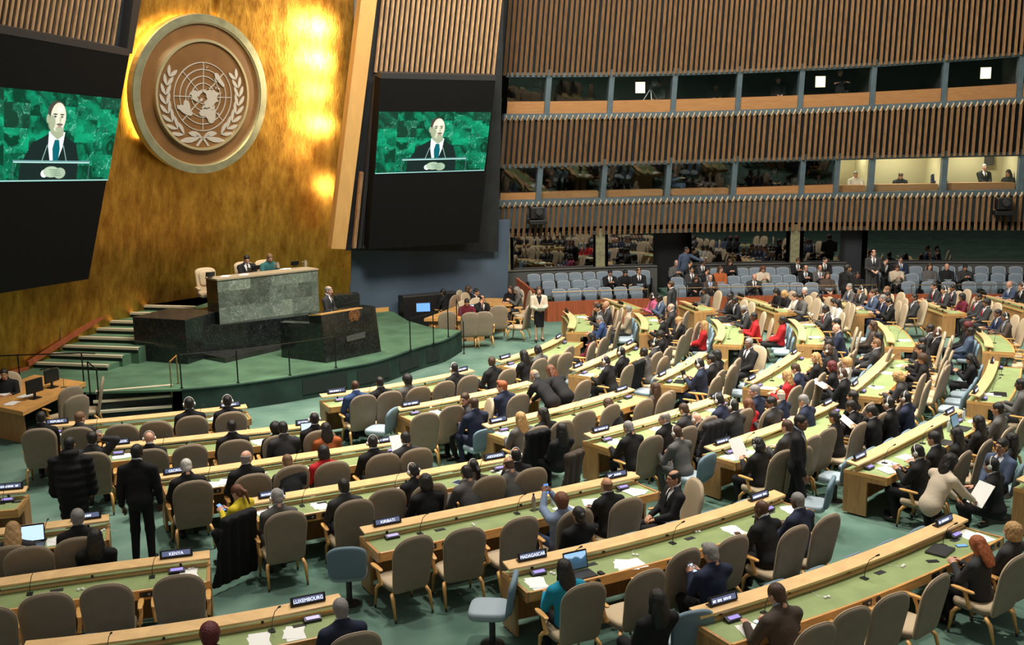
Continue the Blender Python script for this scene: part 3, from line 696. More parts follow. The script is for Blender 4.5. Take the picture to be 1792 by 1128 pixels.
# front steps
sp = MB()
R3 = [(167, 685, 302, 673.5, ZD), (163, 702, 301, 691, .413), (158, 721, 301, 709.5, .207)]
for i3, (x0, y0, x1, y1, z) in enumerate(R3):
    a, b = at(x0, y0, z), at(x1, y1, z); t = nrm(b - a); nn = np.array([-t[1], t[0], 0]); 
    sp.prism([a, b, b + nn * (.3 if i3 == 0 else 1.0), a + nn * (.3 if i3 == 0 else 1.0)] if i3 else [p_ - (0, 0, .012) for p_ in (a, b, b + nn * .3, a + nn * .3)], (0, 0, -z + .02), M_riser)
    sp.prism([a - nn * .03 + (0, 0, .01), b - nn * .03 + (0, 0, .01), b + nn * .09 + (0, 0, .01), a + nn * .09 + (0, 0, .01)], (0, 0, -.05), M_nosing)
    sp.prism([a + nn * .09 + (0, 0, .004), b + nn * .09 + (0, 0, .004), b + nn * .5 + (0, 0, .004), a + nn * .5 + (0, 0, .004)], (0, 0, -.02), M_dais)
struct('stairs_front', sp)
# upper stairs to the presiding bench
L_ = [(50, 633.6), (79, 617.7), (109.6, 604), (134, 589), (158.5, 574), (180, 561), (202, 546), (224, 533.6)]
us_ = MB(); dv = at(188, 639, ZD + .135) - at(50, 633.6, ZD + .135); ups = []
for i, (x, y) in enumerate(L_):
    z = ZD + .135 * (i + 1); a = at(x, y, z); b = a + dv * (1.0 - .012 * i); ups.append((a, b, z))
for i, (a, b, z) in enumerate(ups):
    t = nrm(b - a); nn = np.array([-t[1], t[0], 0]); nn = nn if nn[1] > 0 else -nn
    us_.prism([a, b, b + nn * 2.4, a + nn * 2.4], (0, 0, -(z - ZD) - .02), M_dais)
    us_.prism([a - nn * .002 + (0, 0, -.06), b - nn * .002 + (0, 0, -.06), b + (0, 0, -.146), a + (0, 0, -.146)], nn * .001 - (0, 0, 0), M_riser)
    us_.prism([a - nn * .03 + (0, 0, .012), b - nn * .03 + (0, 0, .012), b + nn * .08 + (0, 0, .012), a + nn * .08 + (0, 0, .012)], (0, 0, -.06), M_nosing)
struct('stairs_platform', us_)
# presiding platform
tl, trr = at(380, 489, 2.63), at(555.5, 470, 2.63); tdir = nrm(trr - tl); tdir[2] = 0; nin = np.array([-tdir[1], tdir[0], 0])
pt0 = ups[-1][0]; 
ppoly = [ups[-1][0], ups[-1][1], tl - tdir * .4 + nin * .35, trr - tdir * .1 + nin * .35, trr - tdir * .1 + nin * 3.2, np.array([*GP[5], ZP]), np.array([*GP[4], ZP]), np.array([*GP[3], ZP])]
pp_ = MB(); pp_.prism([(p[0], p[1], ZP) for p in ppoly], (0, 0, -(ZP - ZD)), M_dais); struct('floor_rostrum', pp_)
# orange skirting along the gold wall
sk = MB()
for s0, s1, z0, z1 in ((1.2, 1.9, .62, .62), (1.9, 3.05, .75, 1.9), (3.05, 4.9, 1.86, 1.86)):
    ss_ = np.linspace(s0, s1, 8)
    for i in range(7):
        a, b = gpt(ss_[i], .6), gpt(ss_[i + 1], .6); za = z0 + (z1 - z0) * i / 7; zb_ = z0 + (z1 - z0) * (i + 1) / 7; t = nrm(b - a); nn = np.array([t[1], -t[0], 0]) * .12
        a = a + nn; b = b + nn; sk.prism([(a[0], a[1], za - .05), (b[0], b[1], zb_ - .05), (b[0], b[1], zb_ + .09), (a[0], a[1], za + .09)], nn * .3, M_redwood)
struct('baseboard_left', sk)
def block(mb, quad, z0, z1, m, mtop=None):
    q = [np.array([p[0], p[1], z0]) for p in quad]; mb.prism(q, (0, 0, z1 - z0), m)
    if mtop: mb.prism([np.array([p[0], p[1], z1]) for p in quad], (0, 0, .012), mtop)
# rostrum : black plinths + marble bench + speaker's lectern
ro = empty('rostrum', at(385, 600, ZD).tolist(), 0, 'presiding rostrum with green marble front on black marble plinths', 'rostrum')
def rpart(name, mb, par=None, smooth=False):
    base = np.array(ro.location)
    for i in range(len(mb.v)): mb.v[i] = mb.v[i] - base
    return mb.build(name, par or ro, smooth)
bl_ = at_plane(385, 573, tl, np.cross(tdir, (0, 0, 1)))
bq = MB(); dep = .62
quad = [tl, trr, trr + nin * dep, tl + nin * dep]
block(bq, quad, 1.44, 2.60, M_marble); rpart('bench_front', bq)
bq = MB(); block(bq, [tl - tdir * .01 + nin * .012, tl - tdir * .01 + nin * dep, tl + tdir * .01 + nin * dep, tl + tdir * .01 + nin * .012], 1.44, 2.60, M_blackmarble); rpart('bench_end', bq)
bq = MB(); block(bq, [tl - tdir * .02 - nin * .03, trr + tdir * .02 - nin * .03, trr + tdir * .02 + nin * (dep + .02), tl - tdir * .02 + nin * (dep + .02)], 2.60, 2.64, mat('bench_top_stone', (.38, .32, .22), .4)); rpart('bench_top', bq)
bq = MB(); c0, c1, c2 = at(238, 630, ZD), at(329, 637, ZD), at(353, 629, ZD)
v1 = c2 - c1; v1 = nrm(v1)
quad = [c0, c1, c1 + v1 * 1.55, c0 + v1 * 1.55]; hb = 1.30
block(bq, quad, ZD, ZD + 1.12, M_blackmarble, M_topmarble); rpart('plinth_block', bq)
bq = MB(); d0, d1 = at(335, 634, ZD), at(497, 612, ZD); tt = nrm(d1 - d0); d1 = d1 + tt * 1.3; ni = np.array([-tt[1], tt[0], 0])
block(bq, [d0 + ni * .25, d1 + ni * .25, d1 + ni * 1.9, d0 + ni * 1.9], ZD, 1.45, M_blackmarble); rpart('plinth_base', bq)
bq = MB(); block(bq, [at(352, 627, ZD), at(394, 635, ZD), at(492, 612, ZD), at(452, 604, ZD)], ZD, ZD + .13, M_topmarble); rpart('plinth_step', bq)
lc = empty('lectern', at(571, 635, ZD).tolist(), 0, 'black marble speaking lectern with a copper emblem and metal plate', 'lectern')
def lpart(name, mb, par=None):
    base = np.array(lc.location)
    for i in range(len(mb.v)): mb.v[i] = mb.v[i] - base
    return mb.build(name, par or lc)
fa, fb_, fc = at(571, 635, ZD), at(667, 615, ZD), at(493, 625, ZD); lt = nrm(fb_ - fa); lt[2] = 0; ln = np.array([lt[1], -lt[0], 0]); ls = nrm(fc - fa)
hL = 1.22
lb = MB(); lb.prism([fa, fb_, fb_ - lt * .10 - ln * .05 + (0, 0, hL), fa - lt * .06 - ln * .05 + (0, 0, hL)], -ln * .5, M_blackmarble)
lb.prism([fa, fc, fc + (0, 0, .92), fa - lt * .06 - ln * .05 + (0, 0, 1.0)], -ln * .12 + lt * .25, M_blackmarble); lpart('front_block', lb)
lb = MB(); t0 = fa - lt * .06 - ln * .05 + (0, 0, hL); t1 = t0 + lt * (np.dot(fb_ - fa, lt) * .74); lb.prism([t0 + (0, 0, .03), t1 + (0, 0, .03), t1 - ln * .5 - (0, 0, .03), t0 - ln * .5 - (0, 0, .03)], (0, 0, -.035), M_pillar); lpart('reading_desk', lb)
def onfront(x, y, out=.012):
    n_ = nrm(np.cross(lt, np.array([0, 0, hL]) - ln * .05)); n_ = n_ if np.dot(n_, ln) > 0 else -n_
    return at_plane(x, y, fa, n_) + n_ * out
lb = MB(); q = [onfront(*p) for p in ((606, 588), (638.5, 580), (639, 590), (607, 598))]; lb.prism(q, -ln * .02, mat('steel_plate', (.10, .10, .095), .5, .3)); lpart('metal_plate', lb)
cL = onfront(619, 551); uL = nrm(np.array([0, 0, 1.0])); M_copper = mat('copper_emblem', (.42, .19, .085), .45, .6)
lb = MB()
for r in (.04, .085, .13): 
    V = []; F = []; n = 28
    for k_ in range(n):
        a = 2 * math.pi * k_ / n
        for rr, ww in ((r - .008, 0), (r - .008, .015), (r + .008, .015), (r + .008, 0)): V.append(cL + (lt * math.cos(a) + uL * math.sin(a)) * rr + ln * ww)
    for k_ in range(n):
        j = (k_ + 1) % n
        for q_ in range(4): F.append((k_ * 4 + q_, k_ * 4 + (q_ + 1) % 4, j * 4 + (q_ + 1) % 4, j * 4 + q_))
    lb.add(V, F, M_copper)
for k_ in range(4):
    a = math.pi / 4 * k_; v_ = lt * math.cos(a) + uL * math.sin(a); w_ = np.cross(v_, ln) * .005
    lb.prism([cL - v_ * .13 - w_, cL + v_ * .13 - w_, cL + v_ * .13 + w_, cL - v_ * .13 + w_], ln * .012, M_copper)
for poly in LANDS[:5] + LANDS[7:8]:
    pp = []
    for la, lo in poly[::2]:
        r = (90 - la) / 150 * .13; b = math.radians(lo); pp.append(cL + lt * r * math.sin(b) - uL * r * math.cos(b))
    lb.prism(pp, ln * .02, M_copper)
for sg in (-1, 1):
    for i in range(7):
        th = math.radians(-70 + i * 18); r = .165; c_ = cL + (lt * sg * math.cos(th) + uL * math.sin(th)) * r
        for of in (.5, -.5):
            a = th + math.pi / 2 + of; dx = lt * sg * math.cos(a) + uL * math.sin(a); wx = np.cross(dx, ln) * .01
            lb.prism([c_, c_ + dx * .025 + wx, c_ + dx * .05, c_ + dx * .025 - wx], ln * .012, M_copper)
lpart('emblem', lb)
def gooseneck(mb, p, q, m=M_black, r=.007):
    p = np.asarray(p, float); q = np.asarray(q, float); mid = p * .55 + q * .45 + np.array([0, 0, .06])
    mb.tube([p, p + (0, 0, .03), mid, q], [r * 1.2, r, r, r], m, 6); dq = nrm(q - mid); mb.tube([q, q + dq * .05], [r * 2, r * 2], m, 8)
for i, (x, y) in enumerate(((598, 514), (608, 512))):
    b = at(x + 8, y + 24, ZD + hL); e_ = MB(); p = b; e_.lathe([(.03, 0), (.03, .015)], (0, 0, 0), M_black, 10); q = np.array([-.32, -.05, .36]) 
    gooseneck(e_, (0, 0, 0), q); o = e_.build('microphone'); o.location = p.tolist()
    tag(o, 'thin black microphone on the lectern, %s to the speaker' % ('closer' if i == 0 else 'farther'), 'microphone', 'lectern microphones')
bar = MB(); a = at(602, 531, ZD + hL + .12); b = at(628, 526, ZD + hL + .12); bar.tube([b * 0, b - a], .012, M_black, 6); bar.tube([(b - a) * .3, (b - a) * .3 - (0, 0, .16)], .01, M_black, 6)
o = bar.build('prompter_bar'); o.location = a.tolist(); tag(o, 'thin black bar standing over the reading desk of the lectern', 'bar')
# dark cabinet behind the speaker
cb = MB(); p = np.array([-5.0, 28.9, ZD]); cb.box((0, 0, .56), (.75, .4, 1.12), M_blackmarble, bev=.02); o = cb.build('side_cabinet'); o.location = (p[0] + .15, p[1] + .9, ZD); o.rotation_euler = (0, 0, math.radians(18)); tag(o, 'dark stone cabinet standing behind the speaker', 'cabinet')

# ------------------------------------------------------------------ railings
def railing(label, posts, railpts, m, r=.016, pr=.016, group=None):
    base = np.asarray(posts[0][0]); e = empty('railing', base.tolist(), 0, label, 'railing', group)
    for a, b in posts:
        k = MB(); k.tube([np.asarray(a) - base, np.asarray(b) - base], pr, m, 8); k.lathe([(pr * 2.5, 0), (pr * 2.5, .015)], np.asarray(a) - base, m, 10); k.build('post', e)
    k = MB(); k.tube([np.asarray(p) - base for p in railpts], r, m, 8); k.build('rail', e); return e
def posts_px(pts, z, h): return [(at(x, y, z), at(x, y, z) + np.array([0, 0, h])) for x, y in pts]
pp = posts_px([(318, 679), (416.7, 669.5), (507.5, 656.5), (588, 643.5)], ZD, .78); railing('thin black rail along the front edge of the speaking platform', pp, [b for a, b in pp], M_darkrail, .008)
pp = posts_px([(718.6, 613.5), (759, 601), (784.7, 589.5)], ZD, .86); railing('black rail at the platform corner near the side tables', pp, [b for a, b in pp], M_darkrail)
g0 = at(812, 619, 0); g1 = at(800, 576, ZD); railing('black handrail beside the steps off the platform corner', [(g0, g0 + (0, 0, .95)), (g1, g1 + (0, 0, .9))], [g0 + (0, 0, .95), g1 + (0, 0, .9)], M_darkrail)
pp = posts_px([(36, 674), (147, 670)], ZD, .72); a = at(40, 674, ZD); railing('black rail behind the reception table below the stairs', pp, [pp[0][1] + (-1.2, -.1, -.02), pp[0][1], pp[1][1], pp[1][1] + np.array([.3, .06, -.03])], M_darkrail)
g0 = at(175, 700, .30); g1 = at(160, 668, ZD); railing('black stair rail at the steps beside the reception table', [(at(174, 707, .41), at(174, 707, .41) + (0, 0, .8)), (at(158, 690, ZD), at(158, 690, ZD) + (0, 0, .75))], [at(174, 707, .41) + (0, 0, .8), at(158, 690, ZD) + (0, 0, .75)], M_darkrail)
g0 = at(301, 693, .41); g1 = at(312, 671, ZD)
railing('pale handrail at the far side of the front steps', [(g0, g0 + (0, 0, .8)), (g1, g1 + (0, 0, .66))], [g0 + (0, 0, .8), g1 + (0, 0, .66)], M_bronze, .02)
hr = []
for x, y, i in ((52, 638, 0), (107, 611, 2.0), (179, 568, 5.0), (246, 529, 7.5)): hr.append(at(x, y, ZD + .135 * (i + .4)))
tops = [at_plane(x, y, h, np.array([0, 1.0, 0])) for (x, y), h in zip(((53, 582), (105, 555), (175, 515), (244, 476.5)), hr)]
railing('bronze handrail climbing the stairs along the gold wall', list(zip(hr, tops)), tops, M_bronze, .022)
for i in range(9):       # strip lamps under that handrail, facing the wall
    t = i / 8; p = tops[0] * (1 - t) + tops[3] * t; s = 1.8 + 1.25 * t; wv = gpt(s, p[2]); 
    area('rail_lamp', p + (np.array([-.05, .02, -.03])), p + (wv - p) + (0, 0, -.3 if i % 2 else .15), 16, .35, .04, (1, .8, .3))
# ------------------------------------------------------------------ delegates' desks, rows around the rostrum
CEN = np.array([-10.0, 29.4])
ROWS = {
'L1':[(-30,865),(0,862),(46,858)], 'L2':[(-40,938),(0,934),(71,923),(191,908)], 'L3':[(-60,1031),(0,1022),(113,1007),(300,979),(367,973)], 'L4':[(40,1136),(124,1126),(300,1104),(502,1071),(599,1050)],
'M1':[(75,747),(152,740),(300,726),(432,712)], 'M2':[(180,784),(300,772),(373,763),(464,755),(572,742)], 'M3':[(281,836),(400,820),(560,795),(647,780),(716,771)],
'M4':[(437,880),(560,860),(626,851),(742,828),(831,813),(898,801)], 'M5':[(635,931),(709,915),(820,897),(866,885),(1000,855),(1060,844),(1115,832)],
'M6':[(887,993),(974,976),(1057,960),(1140,936),(1235,905),(1311,881),(1368,864)], 'M7':[(1219,1076),(1330,1043),(1378,1030),(1466,1004),(1547,962),(1637,926),(1686,907)],
'R1':[(562,694),(690,677),(784,656),(827,648)], 'R2':[(697,717),(740,712),(800,699),(846,688),(930,670)], 'R3':[(850,747),(900,738),(962,721),(1031,703),(1107,681)],
'R4':[(1030,764),(1115,745),(1160,730),(1208,712),(1273,692)], 'R5':[(1242,787),(1367,746),(1421,726),(1462,705)], 'R6':[(1494,813),(1563,780),(1616,751),(1655,734),(1682,718)],
'R7':[(1794,845),(1850,815),(1900,785)],
'S1':[(873,633),(935,614),(985,590)], 'S2':[(1005,648),(1052,629),(1080,617),(1110,601)], 'S3':[(1153,664),(1200,639),(1234,618)], 'S4':[(1312,670),(1358,644),(1398,617)],
'S5':[(1493,682),(1530,651),(1561,620)], 'S6':[(1708,693),(1731,662),(1742,632)],
'T1':[(1001,574),(1005,558),(992,545)], 'T2':[(1129,576),(1130,564),(1115,548)], 'T3':[(1259,595),(1265,576),(1251,559)], 'T4':[(1405,595),(1404,576),(1387,559)],
'T5':[(1561,599),(1557,585),(1533,562)], 'T6':[(1733,607),(1728,592),(1712,578)],
'U1':[(1097,536),(1059,522)], 'U2':[(1224,538),(1195,527)], 'U3':[(1364,541),(1293,518)], 'U4':[(1500,543),(1473,531),(1438,520)], 'U5':[(1660,543),(1604,524)], 'U6':[(1800,537),(1715,514)]}
NAMED = {'L1': 'the stairs side desk', 'L2': 'the desk ahead of KENYA', 'L3': 'the KENYA desk', 'L4': 'the LUXEMBOURG desk', 'M1': 'the REPUBLIC desk', 'M2': 'the EQUATORIAL GUINEA desk',
 'M3': 'the desk ahead of INDONESIA', 'M4': 'the INDONESIA desk', 'M5': 'the KIRIBATI desk', 'M6': 'the MADAGASCAR desk', 'M7': 'the desk behind MADAGASCAR'}
for b, t in (('R', 'central desk'), ('S', 'booth side desk'), ('T', 'short side desk'), ('U', 'rear desk')):
    for i in range(1, 8): NAMED.setdefault('%s%d' % (b, i), 'the %s %s' % (ORD[i - 1], t))
class Desk: pass
DESKS = {}
LZ = .84
for key, px in ROWS.items():
    P = np.array([at(x, y, LZ)[:2] for x, y in px]); a, b = P[0], P[-1]; L = np.linalg.norm(b - a); t = (b - a) / L; n = np.array([t[1], -t[0]])
    if np.dot(n, (a + b) / 2 - CEN) < 0: n = -n
    s = (P - a) @ t; h = (P - a) @ n
    if len(P) > 2:   # gentle arc through the traced ledge
        A = np.stack([s * (L - s)], 1); k = float((A[:, 0] @ h) / max(1e-9, A[:, 0] @ A[:, 0])); k = min(max(k, -.06), .06)
    else: k = .012
    m = max(4, int(L / .3)); sv = np.linspace(0, L, m)
    pts = np.array([a + t * q + n * k * q * (L - q) for q in sv]); tg = np.array([nrm(t + n * k * (L - 2 * q)) for q in sv])
    nn = np.stack([tg[:, 1], -tg[:, 0]], 1)
    if np.dot(nn[0], n) < 0: nn = -nn
    d = Desk(); d.key = key; d.P = pts; d.N = nn; d.T = tg; d.L = L; d.a = a; d.t = t; d.n = n; d.k = k; d.s = sv; d.name = NAMED[key]; DESKS[key] = d
def dframe(d, s):
    p = d.a + d.t * s + d.n * d.k * s * (d.L - s); tg = nrm(d.t + d.n * d.k * (d.L - 2 * s)); n = np.array([tg[1], -tg[0]])
    return p, tg, (n if np.dot(n, d.n) > 0 else -n)
def dlocal(d, q):
    """s along the ledge and distance towards the seats"""
    s = float(np.dot(np.asarray(q)[:2] - d.a, d.t)); s2 = min(max(s, -1), d.L + 1)
    for _ in range(4):
        p, tg, n = dframe(d, s2); s2 += float(np.dot(np.asarray(q)[:2] - p, tg))
    p, tg, n = dframe(d, s2); return s2, float(np.dot(np.asarray(q)[:2] - p, n))
DORDER = {k: i for i, k in enumerate(ROWS)}
desk_desc = {'L': 'pale wood and green topped delegates desk, ', 'M': 'long curved desk with green top and wooden ledge, '}
for key, d in DESKS.items():
    c = d.P[len(d.P) // 2]; e = empty('delegate_desk', (c[0], c[1], 0), 0, 'curved green topped wooden ' + d.name[4:], 'desk', 'curved delegate desks in rows'); d.obj = e
    P = [(p[0] - c[0], p[1] - c[1]) for p in d.P]; N = d.N
    mb = MB(); mb.sweep(P, N, [(-.17, .675), (.55, .675), (.55, .72), (-.17, .72)], M_wood); mb.build('desktop', e)
    mb = MB(); mb.sweep(P, N, [(.0, .72), (.525, .72), (.525, .7235), (.0, .7235)], M_leather); mb.sweep(P, N, [(-.165, .72), (-.06, .72), (-.06, .7235), (-.165, .7235)], M_leather); mb.build('leather_top', e)
    mb = MB(); mb.sweep(P, N, [(.53, .615), (.565, .615), (.565, .735), (.55, .742), (.53, .735)], M_wood); mb.build('front_edge', e)
    mb = MB(); mb.sweep(P, N, [(-.015, .72), (.03, .72), (.03, .755), (-.015, .755)], M_ledge); mb.build('back_strip', e)
    mb = MB(); mb.sweep(P, N, [(-.135, .845), (.07, .82), (.07, .848), (-.135, .873)], M_ledge); o = mb.build('ledge', e)
    mb = MB()
    for q in np.arange(.35, d.L, 1.05):
        p, tg, n = dframe(d, q); p = p - c; mb.box((p[0] - n[0] * .02, p[1] - n[1] * .02, .78), (.03, .03, .1), M_grey, rot=np.array([[tg[0], -n[0], 0], [tg[1], -n[1], 0], [0, 0, 1]]))
    mb.build('ledge_bracket', e)
    mb = MB(); mb.sweep(P, N, [(-.13, .07), (-.10, .07), (-.10, .68), (-.13, .68)], M_panel if key[0] not in 'TU' else M_redwood if key in ('U1', 'U5x') else M_panel); mb.build('modesty_panel', e)
    for q, sg in ((0, 1), (d.L, -1)):
        p, tg, n = dframe(d, q); p = p - c; mb = MB()
        prof = [(-.165, .03), (.235, .03), (.235, .60), (.565, .61), (.565, .742), (-.165, .728)]
        mb.prism([(p[0] + n[0] * a + tg[0] * sg * .001, p[1] + n[1] * a + tg[1] * sg * .001, z) for a, z in prof], (tg[0] * .04 * sg, tg[1] * .04 * sg, 0), M_panel); mb.build('end_panel', e)
    if key[0] in 'LMR':
        for q in np.arange(.75, d.L - .2, 1.3):
            p, tg, n = dframe(d, q); R = np.array([[tg[0], n[0], 0], [tg[1], n[1], 0], [0, 0, 1]]); mb = MB()
            cpt = (p - c) + n * .566; mb.box((cpt[0], cpt[1], .68), (.16, .012, .07), M_black, rot=R); mb.box((cpt[0] + tg[0] * .03, cpt[1] + tg[1] * .03, .68), (.03, .02, .03), M_metal, rot=R)
            mb.build('socket_panel', e)
            mb = MB(); cpt = (p + tg * .2 - c) + n * .566; ax = np.array([[tg[0], 0, n[0]], [tg[1], 0, n[1]], [0, 1, 0]]); mb.lathe([(.04, 0), (.04, .008), (.03, .012)], (cpt[0], cpt[1], .68), M_black, 14, ax); mb.build('speaker_disc', e)
# ------------------------------------------------------------------ chair models (origin on the floor, facing +Y)
def rounded(w0, w1, h, rt, rb, n=8, top_pow=1.0):
    """upright rounded outline, width w0 at the foot and w1 above, big top rounding rt"""
    pts = []
    for i in range(n + 1):
        a = -math.pi / 2 + math.pi / 2 * i / n; pts.append((w0 - rb + rb * math.cos(a), rb + rb * math.sin(a)))
    for i in range(n + 1):
        a = math.pi / 2 * i / n; pts.append((w1 * math.cos(a) ** .75 if a < math.pi / 2 - 1e-6 else 0.0, h - rt + rt * math.sin(a) ** .9 if a > 0 else h - rt))
    return pts + [(-x, y) for x, y in pts[::-1] if x > 1e-6]
def delegate_chair(detail):
    e = empty('delegate_chair'); T = math.radians(11)
    def bk(u, v, w):     # back shell: reclined, slightly dished
        y = -.245 - math.sin(T) * v - .25 * (u * u) * -1 * .6; return (u, y + w * math.cos(T), .365 + v * math.cos(T) + w * math.sin(T) * -1 * -.0)
    m = MB(); out = rounded(.258, .288, .785, .25, .08, 8 if detail else 5)
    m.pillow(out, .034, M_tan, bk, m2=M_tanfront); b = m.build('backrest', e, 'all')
    if detail:
        m = MB(); m.tube([bk(u * 1.005, .0 + v * 1.003, 0.0) for u, v in out] + [bk(out[0][0], out[0][1], 0)], .0085, M_tanedge, 6, False); m.build('piping', b, 'all')
    m = MB(); so = [(.26 * c, .27 * s) for c, s in [(math.copysign(abs(math.cos(a)) ** .5, math.cos(a)), math.copysign(abs(math.sin(a)) ** .5, math.sin(a))) for a in np.linspace(0, 2 * math.pi, 25)[:-1]]]
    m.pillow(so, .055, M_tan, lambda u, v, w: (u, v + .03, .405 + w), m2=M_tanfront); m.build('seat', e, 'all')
    for sg in (-1, 1):
        a = MB()
        pad = [(.0, -.13), (.026, -.11), (.034, .0), (.034, .10), (.022, .16), (.0, .175), (-.022, .16), (-.034, .10), (-.034, .0), (-.026, -.11)]
        a.pillow(pad, .014, M_chairwood, lambda u, v, w, sg=sg: (sg * .315 + u, v + .07, .635 + w + .03 * v))
        a.tube([(sg * .30, .0, .42), (sg * .318, .03, .53), (sg * .315, .07, .625)], [.026, .022, .026], M_chairwood, 8); a.build('armrest', e, True)
        for y0, y1, yt in ((.20, .27, .16), (-.18, -.31, -.16)):
            l = MB(); l.tube([(sg * .215, yt, .345), (sg * .245, y0, .335), (sg * .262, (y0 + y1) / 2, .28), (sg * .268, y1, .035)], [.022, .026, .027, .015], M_chairwood, 8); lo = l.build('leg', e, 'all')
            if detail: l = MB(); l.tube([(sg * .268, y1 - (y1 - y0) * .02, .05), (sg * .268, y1, .0)], [.0165, .013], M_grey, 8); l.build('leg_tip', lo)
            else: l = None
    return e
def blue_seat():
    e = empty('pedestal_chair'); T = math.radians(9)
    bk = lambda u, v, w: (u, -.20 - math.sin(T) * v + .3 * u * u + w, .40 + v)
    m = MB(); m.pillow(rounded(.22, .235, .42, .13, .08, 6), .032, M_blue, bk); b = m.build('backrest', e, 'all')
    m = MB(); so = [(.225 * math.copysign(abs(math.cos(a)) ** .45, math.cos(a)), .22 * math.copysign(abs(math.sin(a)) ** .45, math.sin(a))) for a in np.linspace(0, 2 * math.pi, 21)[:-1]]
    m.pillow(so, .05, M_bluetop, lambda u, v, w: (u, v + .03, .395 + w)); m.build('seat', e, 'all')
    m = MB(); m.lathe([(.035, .02), (.035, .35), (.07, .355)], (0, 0, 0), M_grey, 10); m.build('post', e, True)
    m = MB(); m.lathe([(.13, 0), (.13, .012), (.05, .03)], (0, 0, 0), M_grey, 14); m.build('base_plate', e, True); return e
def theatre_seat():
    e = empty('theatre_seat')
    bk = lambda u, v, w: (u, -.12 - .15 * v + w, .36 + v)
    m = MB(); m.pillow(rounded(.225, .225, .52, .07, .04, 4), .04, M_theatre, bk); b = m.build('backrest', e, 'all')
    m = MB(); m.tube([bk(u * .98, v, 0.03) for u, v in rounded(.225, .225, .52, .07, .04, 4)[5:15]], .014, M_theatretrim, 6); m.build('top_trim', b)
    m = MB(); m.pillow(rounded(.215, .215, .36, .06, .05, 4), .05, M_theatre, lambda u, v, w: (u, .02 + .10 * v + w, .36 + v)); m.build('seat', e, 'all')
    for sg in (-1, 1): m = MB(); m.box((sg * .245, -.02, .33), (.04, .34, .62), M_black, bev=.015); m.build('side_panel', e)
    return e
def cream_chair():
    e = empty('presiding_chair'); T = math.radians(8)
    m = MB(); bk = lambda u, v, w: (u, -.26 - math.sin(T) * v + .3 * u * u + w, .40 + v)
    m.pillow(rounded(.27, .30, .72, .12, .08, 6), .06, M_cream, bk); b = m.build('backrest', e, 'all')
    m = MB(); m.pillow(rounded(.18, .2, .4, .1, .08, 6), .03, M_cream, lambda u, v, w: (u, -.19 - math.sin(T) * (v + .25) + .3 * u * u + w, .65 + v)); m.build('head_cushion', b, 'all')
    m = MB(); m.box((0, 0, .43), (.54, .54, .12), M_cream, bev=.04); m.build('seat', e, 'all')
    for sg in (-1, 1): m = MB(); m.box((sg * .30, 0, .60), (.08, .44, .07), M_cream, bev=.025); m.tube([(sg * .30, 0, .4), (sg * .30, 0, .6)], .02, M_metal); m.build('armrest', e, 'all')
    m = MB(); m.lathe([(.28, .02), (.26, .05), (.04, .09), (.035, .38)], (0, 0, 0), M_grey, 12); m.build('pedestal', e, True); return e
CHAIR_A, CHAIR_B, CHAIR_BLUE, CHAIR_TH, CHAIR_CR = delegate_chair(True), delegate_chair(False), blue_seat(), theatre_seat(), cream_chair()
USED = set()
def put(proto, loc, rz):
    o = proto if proto.name not in USED else copy_tree(proto)
    USED.add(proto.name); o.location = loc; o.rotation_euler = (0, 0, rz); return o
# ------------------------------------------------------------------ people: smooth bodies from blended distance fields, meshed by surface nets
def sd_cone(P, a, b, r1, r2):
    a = np.asarray(a, float); b = np.asarray(b, float); ba = b - a; l2 = ba @ ba; h = np.clip(((P - a) @ ba) / l2, 0, 1)
    return np.linalg.norm(P - a - h[..., None] * ba, axis=-1) - (r1 + (r2 - r1) * h)
def sd_ell(P, c, r, R=None):
    q = P - np.asarray(c, float)
    if R is not None: q = q @ R
    r = np.asarray(r, float); k0 = np.linalg.norm(q / r, axis=-1); k1 = np.linalg.norm(q / (r * r), axis=-1) + 1e-9; return k0 * (k0 - 1) / k1
def smin(a, b, k):
    h = np.clip(.5 + .5 * (b - a) / k, 0, 1); return b * (1 - h) + a * h - k * h * (1 - h)
def smax(a, b, k): return -smin(-a, -b, k)
def union(ds, k):
    o = ds[0]
    for d in ds[1:]: o = smin(o, d, k)
    return o
